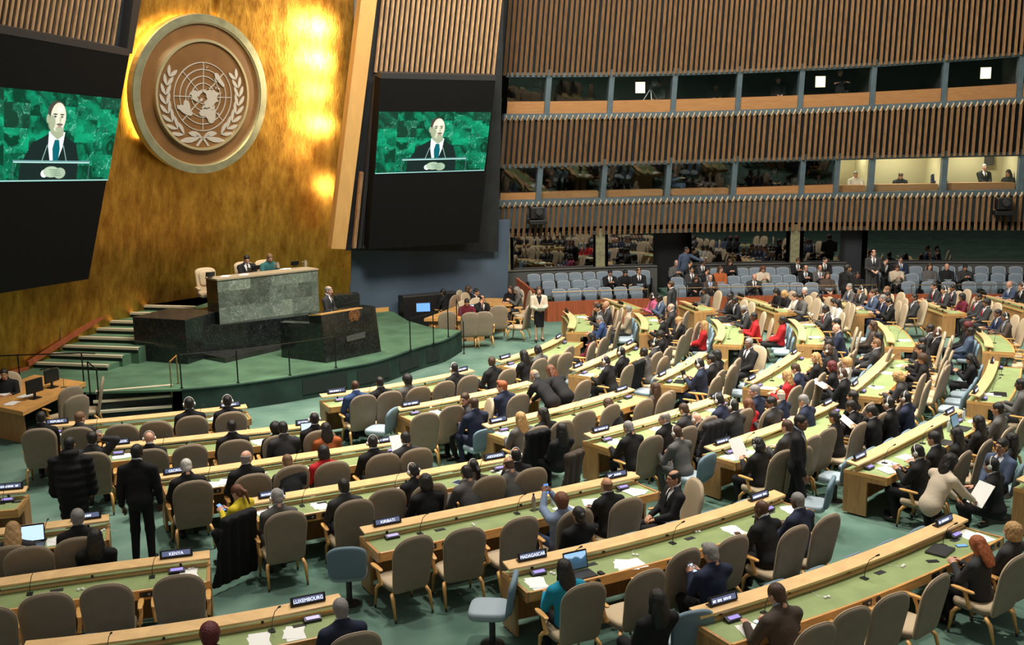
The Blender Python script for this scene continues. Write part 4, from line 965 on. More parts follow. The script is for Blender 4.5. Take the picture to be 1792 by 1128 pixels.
def nets(fn, lo, hi, h):
    lo = np.asarray(lo, float); n = np.ceil((np.asarray(hi) - lo) / h).astype(int) + 1
    g = np.stack(np.meshgrid(*[lo[i] + h * np.arange(n[i]) for i in range(3)], indexing='ij'), -1); Fv = fn(g); ins = Fv < 0
    c = [(i, j, k) for i in (0, 1) for j in (0, 1) for k in (0, 1)]; sl = lambda a, o: a[o[0]:n[0] - 1 + o[0], o[1]:n[1] - 1 + o[1], o[2]:n[2] - 1 + o[2]]
    cnt = sum(sl(ins, o).astype(int) for o in c); act = (cnt > 0) & (cnt < 8); idx = -np.ones(act.shape, int); cells = np.argwhere(act); idx[act] = np.arange(len(cells))
    acc = np.zeros((len(cells), 3)); num = np.zeros(len(cells)); fv = {o: Fv[cells[:, 0] + o[0], cells[:, 1] + o[1], cells[:, 2] + o[2]] for o in c}
    for o in c:
        for ax in range(3):
            if o[ax]: continue
            o2 = list(o); o2[ax] = 1; o2 = tuple(o2); a, b = fv[o], fv[o2]; m = (a < 0) != (b < 0); t = np.where(m, a / np.where(m, a - b, 1), 0)
            p = np.tile(np.array(o, float), (len(cells), 1)); p[:, ax] = t; acc += p * m[:, None]; num += m
    V = lo + h * (cells + acc / num[:, None]); Q = []
    for ax in range(3):
        b_, c_ = [(1, 2), (2, 0), (0, 1)][ax]; s0 = [slice(None)] * 3; s1 = [slice(None)] * 3; s0[ax] = slice(0, -1); s1[ax] = slice(1, None)
        A, B = ins[tuple(s0)], ins[tuple(s1)]; e = np.argwhere(A != B); e = e[(e[:, b_] > 0) & (e[:, c_] > 0) & (e[:, b_] < n[b_] - 1) & (e[:, c_] < n[c_] - 1)]
        if not len(e): continue
        q = []
        for db, dc in ((1, 1), (0, 1), (0, 0), (1, 0)):
            k = e.copy(); k[:, b_] -= db; k[:, c_] -= dc; q.append(idx[k[:, 0], k[:, 1], k[:, 2]])
        q = np.stack(q, 1); fl = ~A[e[:, 0], e[:, 1], e[:, 2]]; q[fl] = q[fl][:, ::-1]; Q.append(q)
    Q = np.vstack(Q); return V, Q[(Q >= 0).all(1)]
def qmesh(name, V, Q, mats, mi=None):
    me = bpy.data.meshes.new(name); me.vertices.add(len(V)); me.vertices.foreach_set('co', np.ascontiguousarray(V, np.float32).ravel())
    me.loops.add(Q.size); me.loops.foreach_set('vertex_index', np.ascontiguousarray(Q, np.int32).ravel()); me.polygons.add(len(Q)); me.polygons.foreach_set('loop_start', np.arange(len(Q), dtype=np.int32) * 4)
    for m in mats: me.materials.append(m)
    if mi is not None: me.polygons.foreach_set('material_index', np.ascontiguousarray(mi, np.int32))
    me.polygons.foreach_set('use_smooth', np.ones(len(Q), bool)); me.update(calc_edges=True); return me
def RZ(a): c, s = math.cos(a), math.sin(a); return np.array([[c, -s, 0], [s, c, 0], [0, 0, 1]])
def RX(a): c, s = math.cos(a), math.sin(a); return np.array([[1, 0, 0], [0, c, -s], [0, s, c]])
def RY(a): c, s = math.cos(a), math.sin(a); return np.array([[c, 0, s], [0, 1, 0], [-s, 0, c]])
def skinmat(n, c):
    m = mat('skin_' + n, c, .5, spec=.4); m.node_tree.nodes['Principled BSDF'].inputs['Subsurface Weight'].default_value = .08; return m
SKIN = [None, skinmat('pale', (.60, .33, .23)), skinmat('tan', (.46, .24, .14)), skinmat('brown', (.22, .10, .055)), skinmat('dark', (.085, .04, .024))]
M_eye = mat('eye_white', (.30, .27, .25), .4); M_iris = mat('eye_iris', (.03, .018, .01), .2); M_lip = mat('lips', (.30, .10, .085), .5)
HAIRC = {'k': mat('hair_black', (.010, .009, .009), .42, bump=.5, bscale=90), 'n': mat('hair_brown', (.055, .027, .013), .45, bump=.5, bscale=90), 'g': mat('hair_grey', (.22, .21, .20), .5, bump=.5, bscale=90),
 'w': mat('hair_white', (.52, .50, .46), .5, bump=.5, bscale=90), 'y': mat('hair_blond', (.42, .25, .10), .5, bump=.5, bscale=80), 'r': mat('hair_red', (.30, .08, .022), .5, bump=.5, bscale=80),
 'm': mat('hair_auburn', (.13, .045, .018), .5, bump=.5, bscale=80), 'd': mat('hair_darkred', (.10, .012, .014), .5, bump=.5, bscale=80), 'l': mat('hair_lightbrown', (.16, .085, .04), .5, bump=.5, bscale=80)}
for m_ in HAIRC.values():       # strands: stretch the relief along the head's height
    nt_ = m_.node_tree; nz_ = next(n for n in nt_.nodes if n.type == 'TEX_NOISE'); tc_ = next(n for n in nt_.nodes if n.type == 'TEX_COORD'); mp_ = nt_.nodes.new('ShaderNodeMapping'); mp_.inputs['Scale'].default_value = (1.6, 1.6, .22)
    nt_.links.new(tc_.outputs['Object'], mp_.inputs['Vector']); nt_.links.new(mp_.outputs[0], nz_.inputs['Vector']); nz_.inputs['Detail'].default_value = 6
    b_ = nt_.nodes['Principled BSDF']; r_ = nt_.nodes.new('ShaderNodeMapRange'); r_.inputs[3].default_value = .55; r_.inputs[4].default_value = 1.5; nt_.links.new(nz_.outputs['Fac'], r_.inputs[0]); v_ = nt_.nodes.new('ShaderNodeVectorMath'); v_.operation = 'SCALE'
    v_.inputs[0].default_value = b_.inputs['Base Color'].default_value[:3]; nt_.links.new(r_.outputs[0], v_.inputs['Scale']); nt_.links.new(v_.outputs[0], b_.inputs['Base Color'])
# --- head (own frame: centre between the ears, +Y forward)
def head_fn(P):
    X = P.copy(); X[..., 0] = np.abs(X[..., 0])
    d = union([sd_ell(P, (0, -.014, .03), (.074, .094, .088)), sd_ell(P, (0, .02, -.03), (.061, .07, .088))], .03)
    d = smin(d, sd_ell(P, (0, .052, -.088), (.032, .032, .026)), .03); d = smin(d, sd_ell(X, (.042, .052, -.022), (.022, .022, .026)), .02)
    d = smin(d, sd_cone(X, (.0, .086, .024), (.045, .070, .024), .009, .010), .016)
    d = smax(d, -sd_ell(X, (.031, .099, .006), (.019, .018, .012)), .012)
    d = smin(d, sd_cone(P, (0, .092, .008), (0, .108, -.028), .008, .0125), .012); d = smin(d, sd_ell(X, (.011, .098, -.031), (.009, .011, .008)), .006)
    d = smin(d, sd_ell(P, (0, .087, -.056), (.022, .011, .006)), .007); d = smin(d, sd_ell(P, (0, .086, -.068), (.018, .011, .007)), .006)
    d = smax(d, -sd_cone(P, (-.02, .102, -.0618), (.02, .102, -.0618), .0035, .0035), .003)
    d = smin(d, smax(sd_ell(X, (.078, -.012, -.006), (.011, .021, .032)), -sd_ell(X, (.092, -.008, -.004), (.010, .012, .02)), .006), .008)
    return smin(d, sd_cone(P, (0, -.022, -.06), (0, -.03, -.11), .053, .054), .03)
HV, HQ = nets(head_fn, (-.1, -.125, -.18), (.1, .13, .135), .0064)
hm = np.zeros(len(HQ), int); cen = HV[HQ].mean(1); hm[(np.abs(cen[:, 0]) < .024) & (cen[:, 1] > .082) & (np.abs(cen[:, 2] + .062) < .0105)] = 3
def ball(c, r, front=None):
    V = []; n, k = 8, 5
    for i in range(k + 1):
        a = math.pi * i / k
        for j in range(n): b = 2 * math.pi * j / n; V.append((c[0] + r * math.sin(a) * math.cos(b), c[1] + r * math.cos(a), c[2] + r * math.sin(a) * math.sin(b)))
    Q = [(i * n + j, i * n + (j + 1) % n, (i + 1) * n + (j + 1) % n, (i + 1) * n + j) for i in range(k) for j in range(n)]; return np.array(V), np.array(Q)
def merge(parts):
    V = []; Q = []; M = []; o = 0
    for v, q, m in parts: V.append(v); Q.append(q + o); M.append(np.full(len(q), m) if np.isscalar(m) else m); o += len(v)
    return np.vstack(V), np.vstack(Q), np.concatenate(M)
hp = [(HV, HQ, hm)]
for sx in (-1, 1): hp += [(*ball((sx * .031, .0765, .006), .0122), 1), (*ball((sx * .031, .0822, .0065), .0078), 2)]
HEADV, HEADQ, HEADM = merge(hp)
# --- hands (wrist at the origin, pointing +Y, palm down; this is a right hand, thumb on -X)
def hand_fn(curl, spread=.0, thumb=.4):
    fingers = []
    for i, (x, l, y) in enumerate(((-.030, .072, .086), (-.0095, .080, .090), (.0105, .074, .088), (.029, .058, .080))):
        p = np.array([x, y, 0.0]); a = 0.0; seg = []
        for k, f in enumerate((.45, .31, .24)):
            a += curl * (.8, 1.0, .7)[k]; q = p + l * f * np.array([spread * (x / .03) * .2, math.cos(a), -math.sin(a)]); seg.append((p, q)); p = q
        fingers.append(seg)
    th = [np.array([-.030, .022, -.006]), np.array([-.052, .055, -.014 - .02 * thumb]), np.array([-.050 + .02 * thumb, .086, -.02 - .03 * thumb])]
    def fn(P):
        d = union([sd_ell(P, (0, .05, 0), (.043, .052, .0155)), sd_cone(P, (0, .02, 0), (0, -.07, .0), .026, .03)], .02)
        for sg in fingers:
            f = union([sd_cone(P, a, b, .0092 - .0007 * k, .0086 - .0007 * k) for k, (a, b) in enumerate(sg)], .004); d = smin(d, f, .006)
        return smin(d, union([sd_cone(P, th[0], th[1], .0135, .0115), sd_cone(P, th[1], th[2], .011, .009)], .005), .012)
    return fn
HANDS = {}
for k, cv in (('flat', .16), ('relax', .42), ('grip', 1.05)):
    HANDS[k] = nets(hand_fn(cv, .4 if k == 'flat' else 0, .2 if k == 'flat' else .8), (-.075, -.06, -.10), (.06, .19, .035), .0062)
def orient(fwd, down):
    y = nrm(fwd); z = -np.asarray(down, float); z = nrm(z - y * (z @ y)); x = np.cross(y, z); return np.stack([x, y, z], 1)
# --- poses
class Pose: pass
def ik(Sh, W, l1, l2, pole):
    v = W - Sh; d = min(np.linalg.norm(v), (l1 + l2) * .995); v = nrm(v); W = Sh + v * d; a = (l1 * l1 - l2 * l2 + d * d) / (2 * d); hgt = math.sqrt(max(0, l1 * l1 - a * a))
    p = np.asarray(pole, float); p = nrm(p - v * (p @ v)); return Sh + v * a + p * hgt, W
def make_pose(name, lean, hy, hp_, lw, rw, lh='relax', rh='relax', stand=False, twist=0, ld=None, rd=None, legs=0, hipy=0):
    """angles in degrees; lw / rw: wrist points; ld / rd: (finger direction, palm direction)"""
    p = Pose(); p.name = name; p.stand = stand; p.hip = np.array([0, hipy, .96 if stand else .545]); p.T = RZ(math.radians(twist)) @ RX(-math.radians(lean))
    w = lambda q: p.hip + p.T @ np.asarray(q, float)
    p.w = w; p.neck = w((0, -.012, .505)); lh_ = math.radians(lean) * .45
    p.HR = RZ(math.radians(hy + twist)) @ RX(-math.radians(hp_)); up = nrm(.5 * (p.T @ np.array([0, 0, 1.0])) + .5 * np.array([0, 0, 1.0]))
    p.head = p.neck + up * .132 + p.HR @ np.array([0, .032, .03]); p.arm = []
    for sx, W, hk, dd in ((-1, lw, lh, ld), (1, rw, rh, rd)):
        Sh = w((sx * .20, -.015, .43)); W = np.asarray(W, float); E_, W = ik(Sh, W, .285, .255, (sx * .55, -.45, -1.0)); f, dn = dd or (nrm(W - E_) * .6 + np.array([-.25 * sx, .25, -.15]), (0, 0, -1)); p.arm.append((Sh, E_, W, hk, f, dn, sx))
    p.legs = legs; return p
def torso_ds(P, w, T, grow=0.0):
    g = grow; loc = lambda c: w(c); R = T
    return [sd_ell(P, loc((0, .005, .30)), (.188 + g, .118 + g, .235 + g), R), sd_ell(P, loc((0, .014, .10)), (.168 + g, .125 + g, .20 + g), R), sd_cone(P, loc((-.15, -.012, .432)), loc((.15, -.012, .432)), .07 + g, .07 + g),
            sd_cone(P, loc((-.12, -.018, .462)), loc((0, -.022, .52)), .056 + g, .062 + g), sd_cone(P, loc((.12, -.018, .462)), loc((0, -.022, .52)), .056 + g, .062 + g), sd_ell(P, loc((0, .0, .0)), (.180 + g, (.145 if loc((0, 0, 0))[2] < .8 else .118) + g, .13 + g), R)]
def jacket_fn(p, vneck):
    def fn(P):
        d = union(torso_ds(P, p.w, p.T, .004), .04)
        for Sh, E_, W, *_ in p.arm:
            k = W + nrm(E_ - W) * .015; d = smin(d, smin(sd_cone(P, Sh, E_, .075, .060), sd_cone(P, E_, k, .060, .044), .02), .025)
        q = (P - p.hip) @ p.T
        neck = np.sqrt(q[..., 0] ** 2 + (q[..., 1] + .012) ** 2) - .064; d = np.maximum(d, -np.maximum(neck, .47 - q[..., 2])); d = smin(d, np.maximum(np.abs(neck - .011) - .0105, np.abs(q[..., 2] - .522 + .5 * np.clip(q[..., 1], -.07, .06)) - .035), .012)
        if vneck: d = np.maximum(d, -np.maximum(np.abs(q[..., 0]) - np.clip((q[..., 2] - .20) * .30, 0, .085), np.maximum(.04 - q[..., 1], .2 - q[..., 2])))
        if p.stand: d = smin(d, sd_ell(P, p.hip + (0, 0, -.04), (.172, .125, .15)), .04)
        return d
    return fn
def shirt_fn(p):
    def fn(P):
        d = union(torso_ds(P, p.w, p.T, -.008)[:5], .03); q = (P - p.hip) @ p.T
        col = np.abs(np.sqrt((q[..., 0]) ** 2 + (q[..., 1] + .012) ** 2) - .066) - .007; col = np.maximum(col, np.abs(q[..., 2] - .55 + .5 * np.clip(q[..., 1], -.07, .06)) - .03)
        return np.maximum(smin(d, col, .008), .12 - q[..., 2])
    return fn
def body_fn(p):
    def fn(P):
        d = union(torso_ds(P, p.w, p.T, -.03), .03)
        for Sh, E_, W, *_ in p.arm: d = smin(d, smin(sd_cone(P, Sh, E_, .042, .036), sd_cone(P, E_, W, .036, .026), .01), .02)
        d = smin(d, sd_cone(P, p.w((0, .02, .42)), p.w((0, .012, .50)), .05, .045), .02)
        for sx in (-1, 1):
            k, a, t = leg_pts(p, sx); d = smin(d, smin(sd_cone(P, p.hip + (sx * .09, .02, -.02), k, .06, .045), sd_cone(P, k, a, .045, .03), .02), .03); d = smin(d, sd_cone(P, a, t, .03, .022), .02)
        return d
    return fn
def leg_pts(p, sx):
    if p.stand:
        st = p.legs if p.legs else 0; k = np.array([sx * .10, .03 + sx * .10 * st, .50]); a = np.array([sx * .11, -.02 + sx * .24 * st, .085]); return k, a, a + np.array([sx * .02, .17, -.045])
    if p.legs == 1 and sx > 0: k = np.array([.02, .46, .62]); a = np.array([-.16, .62, .34]); return k, a, a + np.array([-.04, .15, -.02])
    k = np.array([sx * .12, .46, .515]); a = np.array([sx * .115, .40 + .06 * sx, .09]); return k, a, a + np.array([sx * .02, .16, -.05])
def trousers_fn(p):
    def fn(P):
        h = p.hip; d = sd_ell(P, h + (0, 0, -.02), (.168, .108, .115) if p.stand else (.178, .142, .125))
        for sx in (-1, 1):
            k, a, t = leg_pts(p, sx); d = smin(d, smin(sd_cone(P, h + (sx * .085, .02, -.03), k, .084 if p.stand else .093, .068), sd_cone(P, k, a, .066, .05), .03), .03)
        return d
    return fn
def shoe_fn(p, sx):
    def fn(P):
        k, a, t = leg_pts(p, sx); s = smin(sd_cone(P, a + (0, -.03, -.045), a + (0, -.01, .0), .04, .04), sd_cone(P, a + (0, .0, -.04), t + (0, .0, .004), .04, .034), .03)
        return s if p.legs == 1 and not p.stand else np.maximum(s, .004 - P[..., 2])
    return fn
def bbox(fnpts, m):
    A = np.array(fnpts); return A.min(0) - m, A.max(0) + m
POSES = {}; CACHE = {}
def add_pose(*a, **k): POSES[a[0]] = make_pose(*a, **k)
D_ = (0, 0, -1)
add_pose('W', 15, 0, 30, (-.17, .44, .785), (.14, .42, .79), 'flat', 'grip')
add_pose('V', 17, 14, 32, (-.10, .46, .785), (.20, .40, .785), 'grip', 'flat')
add_pose('F', 8, 0, 8, (-.13, .38, .785), (.13, .38, .785), 'flat', 'flat')
add_pose('L', 10, 42, 8, (-.10, .38, .785), (.18, .36, .785), 'relax', 'flat')
add_pose('R', 10, -42, 8, (-.18, .36, .785), (.10, .38, .785), 'flat', 'relax')
add_pose('S', -7, 0, 2, (-.09, .27, .64), (.07, .29, .65))
add_pose('A', -5, 34, 2, (-.09, .27, .64), (.07, .29, .65))
add_pose('D', -5, -34, 2, (-.07, .29, .65), (.09, .27, .64), legs=1)
add_pose('P', 6, 0, 28, (-.07, .36, .86), (.06, .34, .86), 'grip', 'grip', ld=((.1, .8, .5), (.75, .3, -.4)), rd=((-.1, .8, .5), (-.75, .3, -.4)))
add_pose('C', 14, 12, 10, (-.16, .40, .785), (.07, .30, 1.07), 'flat', 'grip', rd=((-.25, -.2, .9), (-.3, -.9, 0)))
add_pose('U', -3, 0, 0, (-.06, .36, 1.24), (.05, .36, 1.23), 'grip', 'grip', ld=((.1, .5, .8), (.6, .5, -.2)), rd=((-.1, .5, .8), (-.6, .5, -.2)))
add_pose('E', 8, 6, 6, (-.15, .40, .785), (.155, .10, 1.19), 'flat', 'grip', rd=((-.2, -.2, .95), (-1, 0, -.1)))
add_pose('X', -3, 0, 6, (.13, .20, .86), (-.13, .23, .88), 'relax', 'relax', ld=((1, .2, 0), (0, -.4, -1)), rd=((-1, .2, 0), (0, -.4, -1)))
add_pose('B', 38, 0, 28, (-.13, .46, .66), (.12, .46, .66))
# standing figures
add_pose('s', 2, -10, 6, (-.27, .05, .80), (.27, .08, .80), stand=True)
add_pose('w', 3, -12, 2, (-.27, .06, .80), (.25, .16, .82), stand=True, legs=.8, ld=((0, .2, -1), (1, 0, 0)), rd=((0, .4, -1), (-1, 0, 0)))
add_pose('h', 1, 0, 4, (-.09, .26, 1.08), (.09, .26, 1.08), 'grip', 'grip', stand=True, legs=.2)
add_pose('b', 52, 10, 25, (-.12, .62, .80), (.14, .60, .82), 'flat', 'flat', stand=True, hipy=-.1)
add_pose('c', 30, -12, 16, (-.12, .55, .86), (.16, .62, .92), 'flat', 'grip', stand=True, hipy=-.08)
add_pose('g', 8, 30, 4, (-.72, .18, 1.18), (.27, .04, .82), 'flat', 'relax', stand=True, twist=15, ld=((-1, .2, -.1), (0, .8, -.5)))
add_pose('f', 2, 0, 6, (-.10, .26, 1.04), (.10, .28, 1.06), 'relax', 'relax', stand=True)
def hand_parts(p):
    out = []
    for Sh, E_, W, hk, f, dn, sx in p.arm:
        V, Q = HANDS[hk]; V = V.copy(); Q = Q.copy()
        if sx < 0: V[:, 0] *= -1; Q = Q[:, ::-1]
        out.append((W + V @ orient(f, dn).T, Q, 0))
    return out
def pose_mesh(key, part, variant=0):
    ck = (key, part, variant)
    if ck in CACHE: return CACHE[ck]
    p = POSES[key]; pts = [p.hip, p.neck] + [q for a in p.arm for q in a[:3]]; lg = [q for sx in (-1, 1) for q in leg_pts(p, sx)]
    dm = M_black
    if part == 'body':
        lo, hi = bbox(pts + lg, .12); V, Q = nets(body_fn(p), lo, hi, .024)
        na, nb = p.w((0, .022, .455)), p.head + p.HR @ np.array([0, -.026, -.06]); NV, NQ = nets(lambda P: sd_cone(P, na, nb, .054, .053), np.minimum(na, nb) - .1, np.maximum(na, nb) + .1, .011)
        V, Q, M = merge([(V, Q, 0), (NV, NQ, 0), (p.head + HEADV @ p.HR.T, HEADQ, HEADM)] + hand_parts(p)); me = qmesh('person_body', V, Q, [SKIN[1], M_eye, M_iris, M_lip], M)
    elif part == 'jacket':
        lo, hi = bbox(pts, .22); V, Q = nets(jacket_fn(p, variant), lo, hi, .0145); me = qmesh('jacket', V, Q, [dm])
    elif part == 'shirt':
        lo, hi = bbox([p.neck, p.w((0, 0, .12))], .24); V, Q = nets(shirt_fn(p), lo, hi, .0088); me = qmesh('shirt', V, Q, [dm])
    elif part == 'trousers':
        lo, hi = bbox(lg + [p.hip], .2); V, Q = nets(trousers_fn(p), lo, hi, .017); me = qmesh('trousers', V, Q, [dm])
    elif part == 'shoe':
        lo, hi = bbox(leg_pts(p, variant)[1:], .11); V, Q = nets(shoe_fn(p, variant), lo, hi, .0125); me = qmesh('shoe', V, Q, [dm])
    elif part == 'tie':
        m = MB(); sec = [(.505, .062, .016), (.48, .078, .020), (.465, .088, .012), (.38, .126, .022), (.27, .136, .034), (.22, .132, .002)]
        for (z0, y0, w0), (z1, y1, w1) in zip(sec[:-1], sec[1:]): m.add([p.w(q) for q in ((-w0, y0 + .0, z0), (w0, y0, z0), (w1, y1, z1), (-w1, y1, z1), (-w0, y0 - .02, z0), (w0, y0 - .02, z0), (w1, y1 - .02, z1), (-w1, y1 - .02, z1))], [(0, 1, 2, 3), (4, 7, 6, 5), (0, 3, 7, 4), (1, 5, 6, 2)], dm)
        me = m.mesh('tie')
    elif part == 'skirt':
        def fn(P):
            h = p.hip; d = sd_ell(P, h + (0, 0, -.02), (.178, .142, .13)); return smin(d, np.maximum(sd_cone(P, h, (0, .0, .40), .165, .15), .47 - P[..., 2]), .03)
        V, Q = nets(fn, (-.3, -.25, .40), (.3, .3, 1.15), .016); me = qmesh('skirt', V, Q, [dm])
    CACHE[ck] = me; return me
# --- hair, in the head's frame
def hair_fn(style):
    def cap(P, g, line=.035, back=-.088):
        d = union([sd_ell(P, (0, -.016, .034), (.076 + g, .095 + g, .089 + g)), sd_ell(P, (0, -.032, -.035), (.064 + g * .8, .068 + g, .075))], .02)
        face = np.maximum(np.maximum(.045 - P[..., 1], P[..., 2] - .062), -1); d = smax(d, -sd_ell(P, (0, .10, -.035), (.072, .072, .098)), .012)
        side = np.maximum(.012 - P[..., 1], P[..., 2] - .012); d = smax(d, -np.where((P[..., 1] > .0), .0 * P[..., 1] + (.014 - P[..., 2]) * -1 - 0, -1) * 0 - 1, .001) if False else d
        low = -(P[..., 2] - np.clip(-.008 + (P[..., 1] + .012) * 2.2, back, .004)); return np.maximum(d, low)
    nz = lambda P, s, a: a * (np.sin(P[..., 0] * s) * np.sin(P[..., 1] * s * 1.1 + 1) * np.sin(P[..., 2] * s * .9 + 2) + .5 * np.sin(P[..., 0] * s * 2.1 + 3) * np.sin(P[..., 1] * s * 2.3) * np.sin(P[..., 2] * s * 2.2))
    def fn(P):
        if style == 's': return cap(P, .009) + nz(P, 90, .002)
        if style == 't': return np.maximum(cap(P, .005), -1)
        if style == 'r':
            d = cap(P, .007); return smax(d, -sd_ell(P, (0, .005, .125), (.062, .085, .075)), .01)
        if style == 'q': return smin(cap(P, .012), sd_ell(P, (0, .055, .115), (.05, .045, .03)), .03) + nz(P, 80, .003)
        if style == 'f': return cap(P, .030, .02, -.09) + nz(P, 130, .006)
        if style == 'u': return smin(cap(P, .010), sd_ell(P, (0, -.115, .02), (.042, .04, .042)), .01)
        if style == 'p': return smin(cap(P, .010), union([sd_cone(P, (0, -.10, .02), (0, -.15, -.05), .03, .032), sd_cone(P, (0, -.15, -.05), (0, -.13, -.24), .032, .012)], .02), .015)
        if style in 'lx':
            d = cap(P, .016); L_ = -.30 if style == 'l' else -.20
            b = union([sd_ell(P, (0, -.06, -.06), (.092, .062, .13)), np.maximum(sd_ell(P, (0, -.075, -.14), (.115, .052, .20)), -(P[..., 2] - L_))], .03)
            for sx in (-1, 1): b = smin(b, sd_cone(P, (sx * .078, .005, .03), (sx * .092, .005, -.17), .022, .018), .03)
            d = smin(d, smax(b, -sd_ell(P, (0, .045, -.08), (.068, .085, .14)), .012), .02); return d + nz(P, 70, .004 if style == 'l' else .009)
        if style == 'b':      # bob
            d = cap(P, .020); b = sd_ell(P, (0, -.035, -.04), (.105, .095, .11)); return smin(d, smax(b, -sd_ell(P, (0, .06, -.06), (.070, .095, .13)), .012), .02) + nz(P, 90, .006)
        if style == 'h': return smin(cap(P, .014), smax(sd_ell(P, (0, -.01, -.06), (.10, .11, .16)), -sd_ell(P, (0, .09, -.02), (.062, .075, .10)), .012), .02)
        if style == 'o': return np.maximum(cap(P, .006), -(P[..., 2] * -1 + 10)) if False else smax(cap(P, .004, .0, -.075), (P[..., 2] - .045), .006)
    return fn
def hair_mesh(style):
    ck = ('hair', style)
    if ck in CACHE: return CACHE[ck]
    V, Q = nets(hair_fn(style), (-.16, -.22, -.36), (.16, .12, .20), .0085 if style in 'lxfbhp' else .0075)
    m = MB()
    if style not in 'h':
        for sx in (-1, 1): m.tube([(sx * .016, .096, .024), (sx * .032, .094, .029), (sx * .048, .083, .024)], [.004, .0045, .0028], M_black, 5)
        V2 = np.vstack(m.v); F2 = [f for f in m.f if len(f) == 4]; V, Q, _ = merge([(V, Q, 0), (V2, np.array(F2), 0)])
    CACHE[ck] = qmesh('hair', V, Q, [HAIRC['k']]); return CACHE[ck]
def headset_mesh():
    m = MB(); m.tube([(.092 * math.cos(a), -.02, .02 + .118 * math.sin(a)) for a in np.linspace(0, math.pi, 13)], .006, M_white, 6)
    for sx in (-1, 1): m.lathe([(.01, 0), (.034, .004), (.034, .022), (.012, .028)], (sx * .086, -.01, -.002), M_white, 12, RY(sx * math.pi / 2))
    return m.mesh('headset', True)
HEADSET = headset_mesh()
def spectacles_mesh():
    m = MB()
    for sx in (-1, 1):
        m.tube([(sx * .033 + .021 * math.cos(a), .104, .004 + .016 * math.sin(a)) for a in np.linspace(0, 2 * math.pi, 11)], .0022, M_black, 4, False); m.tube([(sx * .054, .102, .008), (sx * .08, .04, .012), (sx * .082, -.01, .008)], .0022, M_black, 4)
    return m.mesh('spectacles')
SPECS = spectacles_mesh()
CL = {}
def cloth(n, c, rough=.85, **k): CL[n] = mat('cloth_' + n, c, rough, bump=.2, bscale=35, spec=.25, **k); return CL[n]
for n, c in dict(black=(.012, .012, .0135), navy=(.018, .024, .05), charcoal=(.036, .036, .039), grey=(.095, .092, .09), brown=(.066, .050, .040), beige=(.36, .29, .20), red=(.42, .018, .022), teal=(.01, .23, .36), yellow=(.55, .43, .025),
                 white=(.66, .62, .56), blue=(.17, .23, .34), maroon=(.11, .012, .025), orange=(.38, .10, .03), pink=(.42, .09, .17), cream=(.55, .47, .36), steel=(.06, .085, .14), denim=(.03, .045, .09), green=(.03, .12, .12), royal=(.03, .06, .16)).items(): cloth(n, c)
for n, c in dict(shirt=(.62, .62, .63), shirtblue=(.35, .45, .62), tiered=(.30, .012, .02), tieblue=(.03, .06, .2), tiegrey=(.2, .2, .22), tiegold=(.35, .25, .06), tieblack=(.012, .012, .014)).items(): cloth(n, c)
M_shoe = mat('black_shoe', (.012, .01, .01), .35); M_khaki = cloth('khaki', (.40, .33, .24))
# ------------------------------------------------------------------ who sits where
# outfit letter -> jacket, shirt (None: closed top), tie, trousers, words
OUT = {'J': ('cream', 'black', None, 'black', 'cream jacket'), 'K': ('black', 'shirt', 'tieblack', 'black', 'black suit'), 'N': ('navy', 'shirt', 'tieblue', 'navy', 'navy suit'), 'Y': ('black', 'shirtblue', 'tiegold', 'black', 'black suit'), 'D': ('charcoal', 'shirt', 'tieblack', 'charcoal', 'charcoal suit'), 'G': ('grey', 'shirt', 'tieblue', 'grey', 'grey suit'),
 'B': ('brown', 'shirtblue', 'tiegrey', 'brown', 'brown grey suit'), 'E': ('beige', 'shirt', 'tiered', 'charcoal', 'beige jacket'), 'M': ('charcoal', 'shirt', 'tiered', 'charcoal', 'dark suit and red tie'), 'O': ('black', 'shirt', None, 'black', 'open black jacket'), 'A': ('steel', 'shirt', 'tieblue', 'charcoal', 'blue grey jacket'),
 'k': ('black', None, None, 'black', 'black top'), 'd': ('charcoal', None, None, 'black', 'charcoal jacket'), 'g': ('grey', None, None, 'charcoal', 'grey top'), 'n': ('navy', None, None, 'black', 'navy sweater'), 'r': ('red', None, None, 'black', 'red jacket'), 't': ('teal', None, None, 'black', 'teal jacket'), 'y': ('yellow', None, None, 'black', 'yellow top'),
 'w': ('white', None, None, 'black', 'white top'), 'l': ('blue', None, None, 'denim', 'light blue jacket'), 'm': ('maroon', None, None, 'black', 'maroon top'), 'o': ('orange', None, None, 'black', 'orange top'), 'p': ('pink', None, None, 'black', 'pink jacket'), 'c': ('cream', None, None, 'black', 'cream top'), 'b': ('brown', None, None, 'black', 'brown jacket'),
 's': ('steel', None, None, 'denim', 'blue sweater'), 'e': ('green', None, None, 'black', 'dark teal jacket'), 'q': ('royal', 'shirt', None, 'navy', 'bright navy blue suit')}
POSEW = {'W': 'writing', 'V': 'writing', 'F': 'arms on the desk', 'L': 'head turned aside', 'R': 'head turned aside', 'S': 'leaning back', 'A': 'leaning back', 'D': 'legs crossed', 'P': 'hands raised', 'C': 'chin on hand', 'U': 'arms raised', 'E': 'hand at ear', 'X': 'arms crossed', 'B': 'bent forward',
         's': 'standing', 'w': 'walking', 'h': 'standing', 'b': 'bending over', 'c': 'bending over', 'g': 'pointing', 'f': 'standing'}
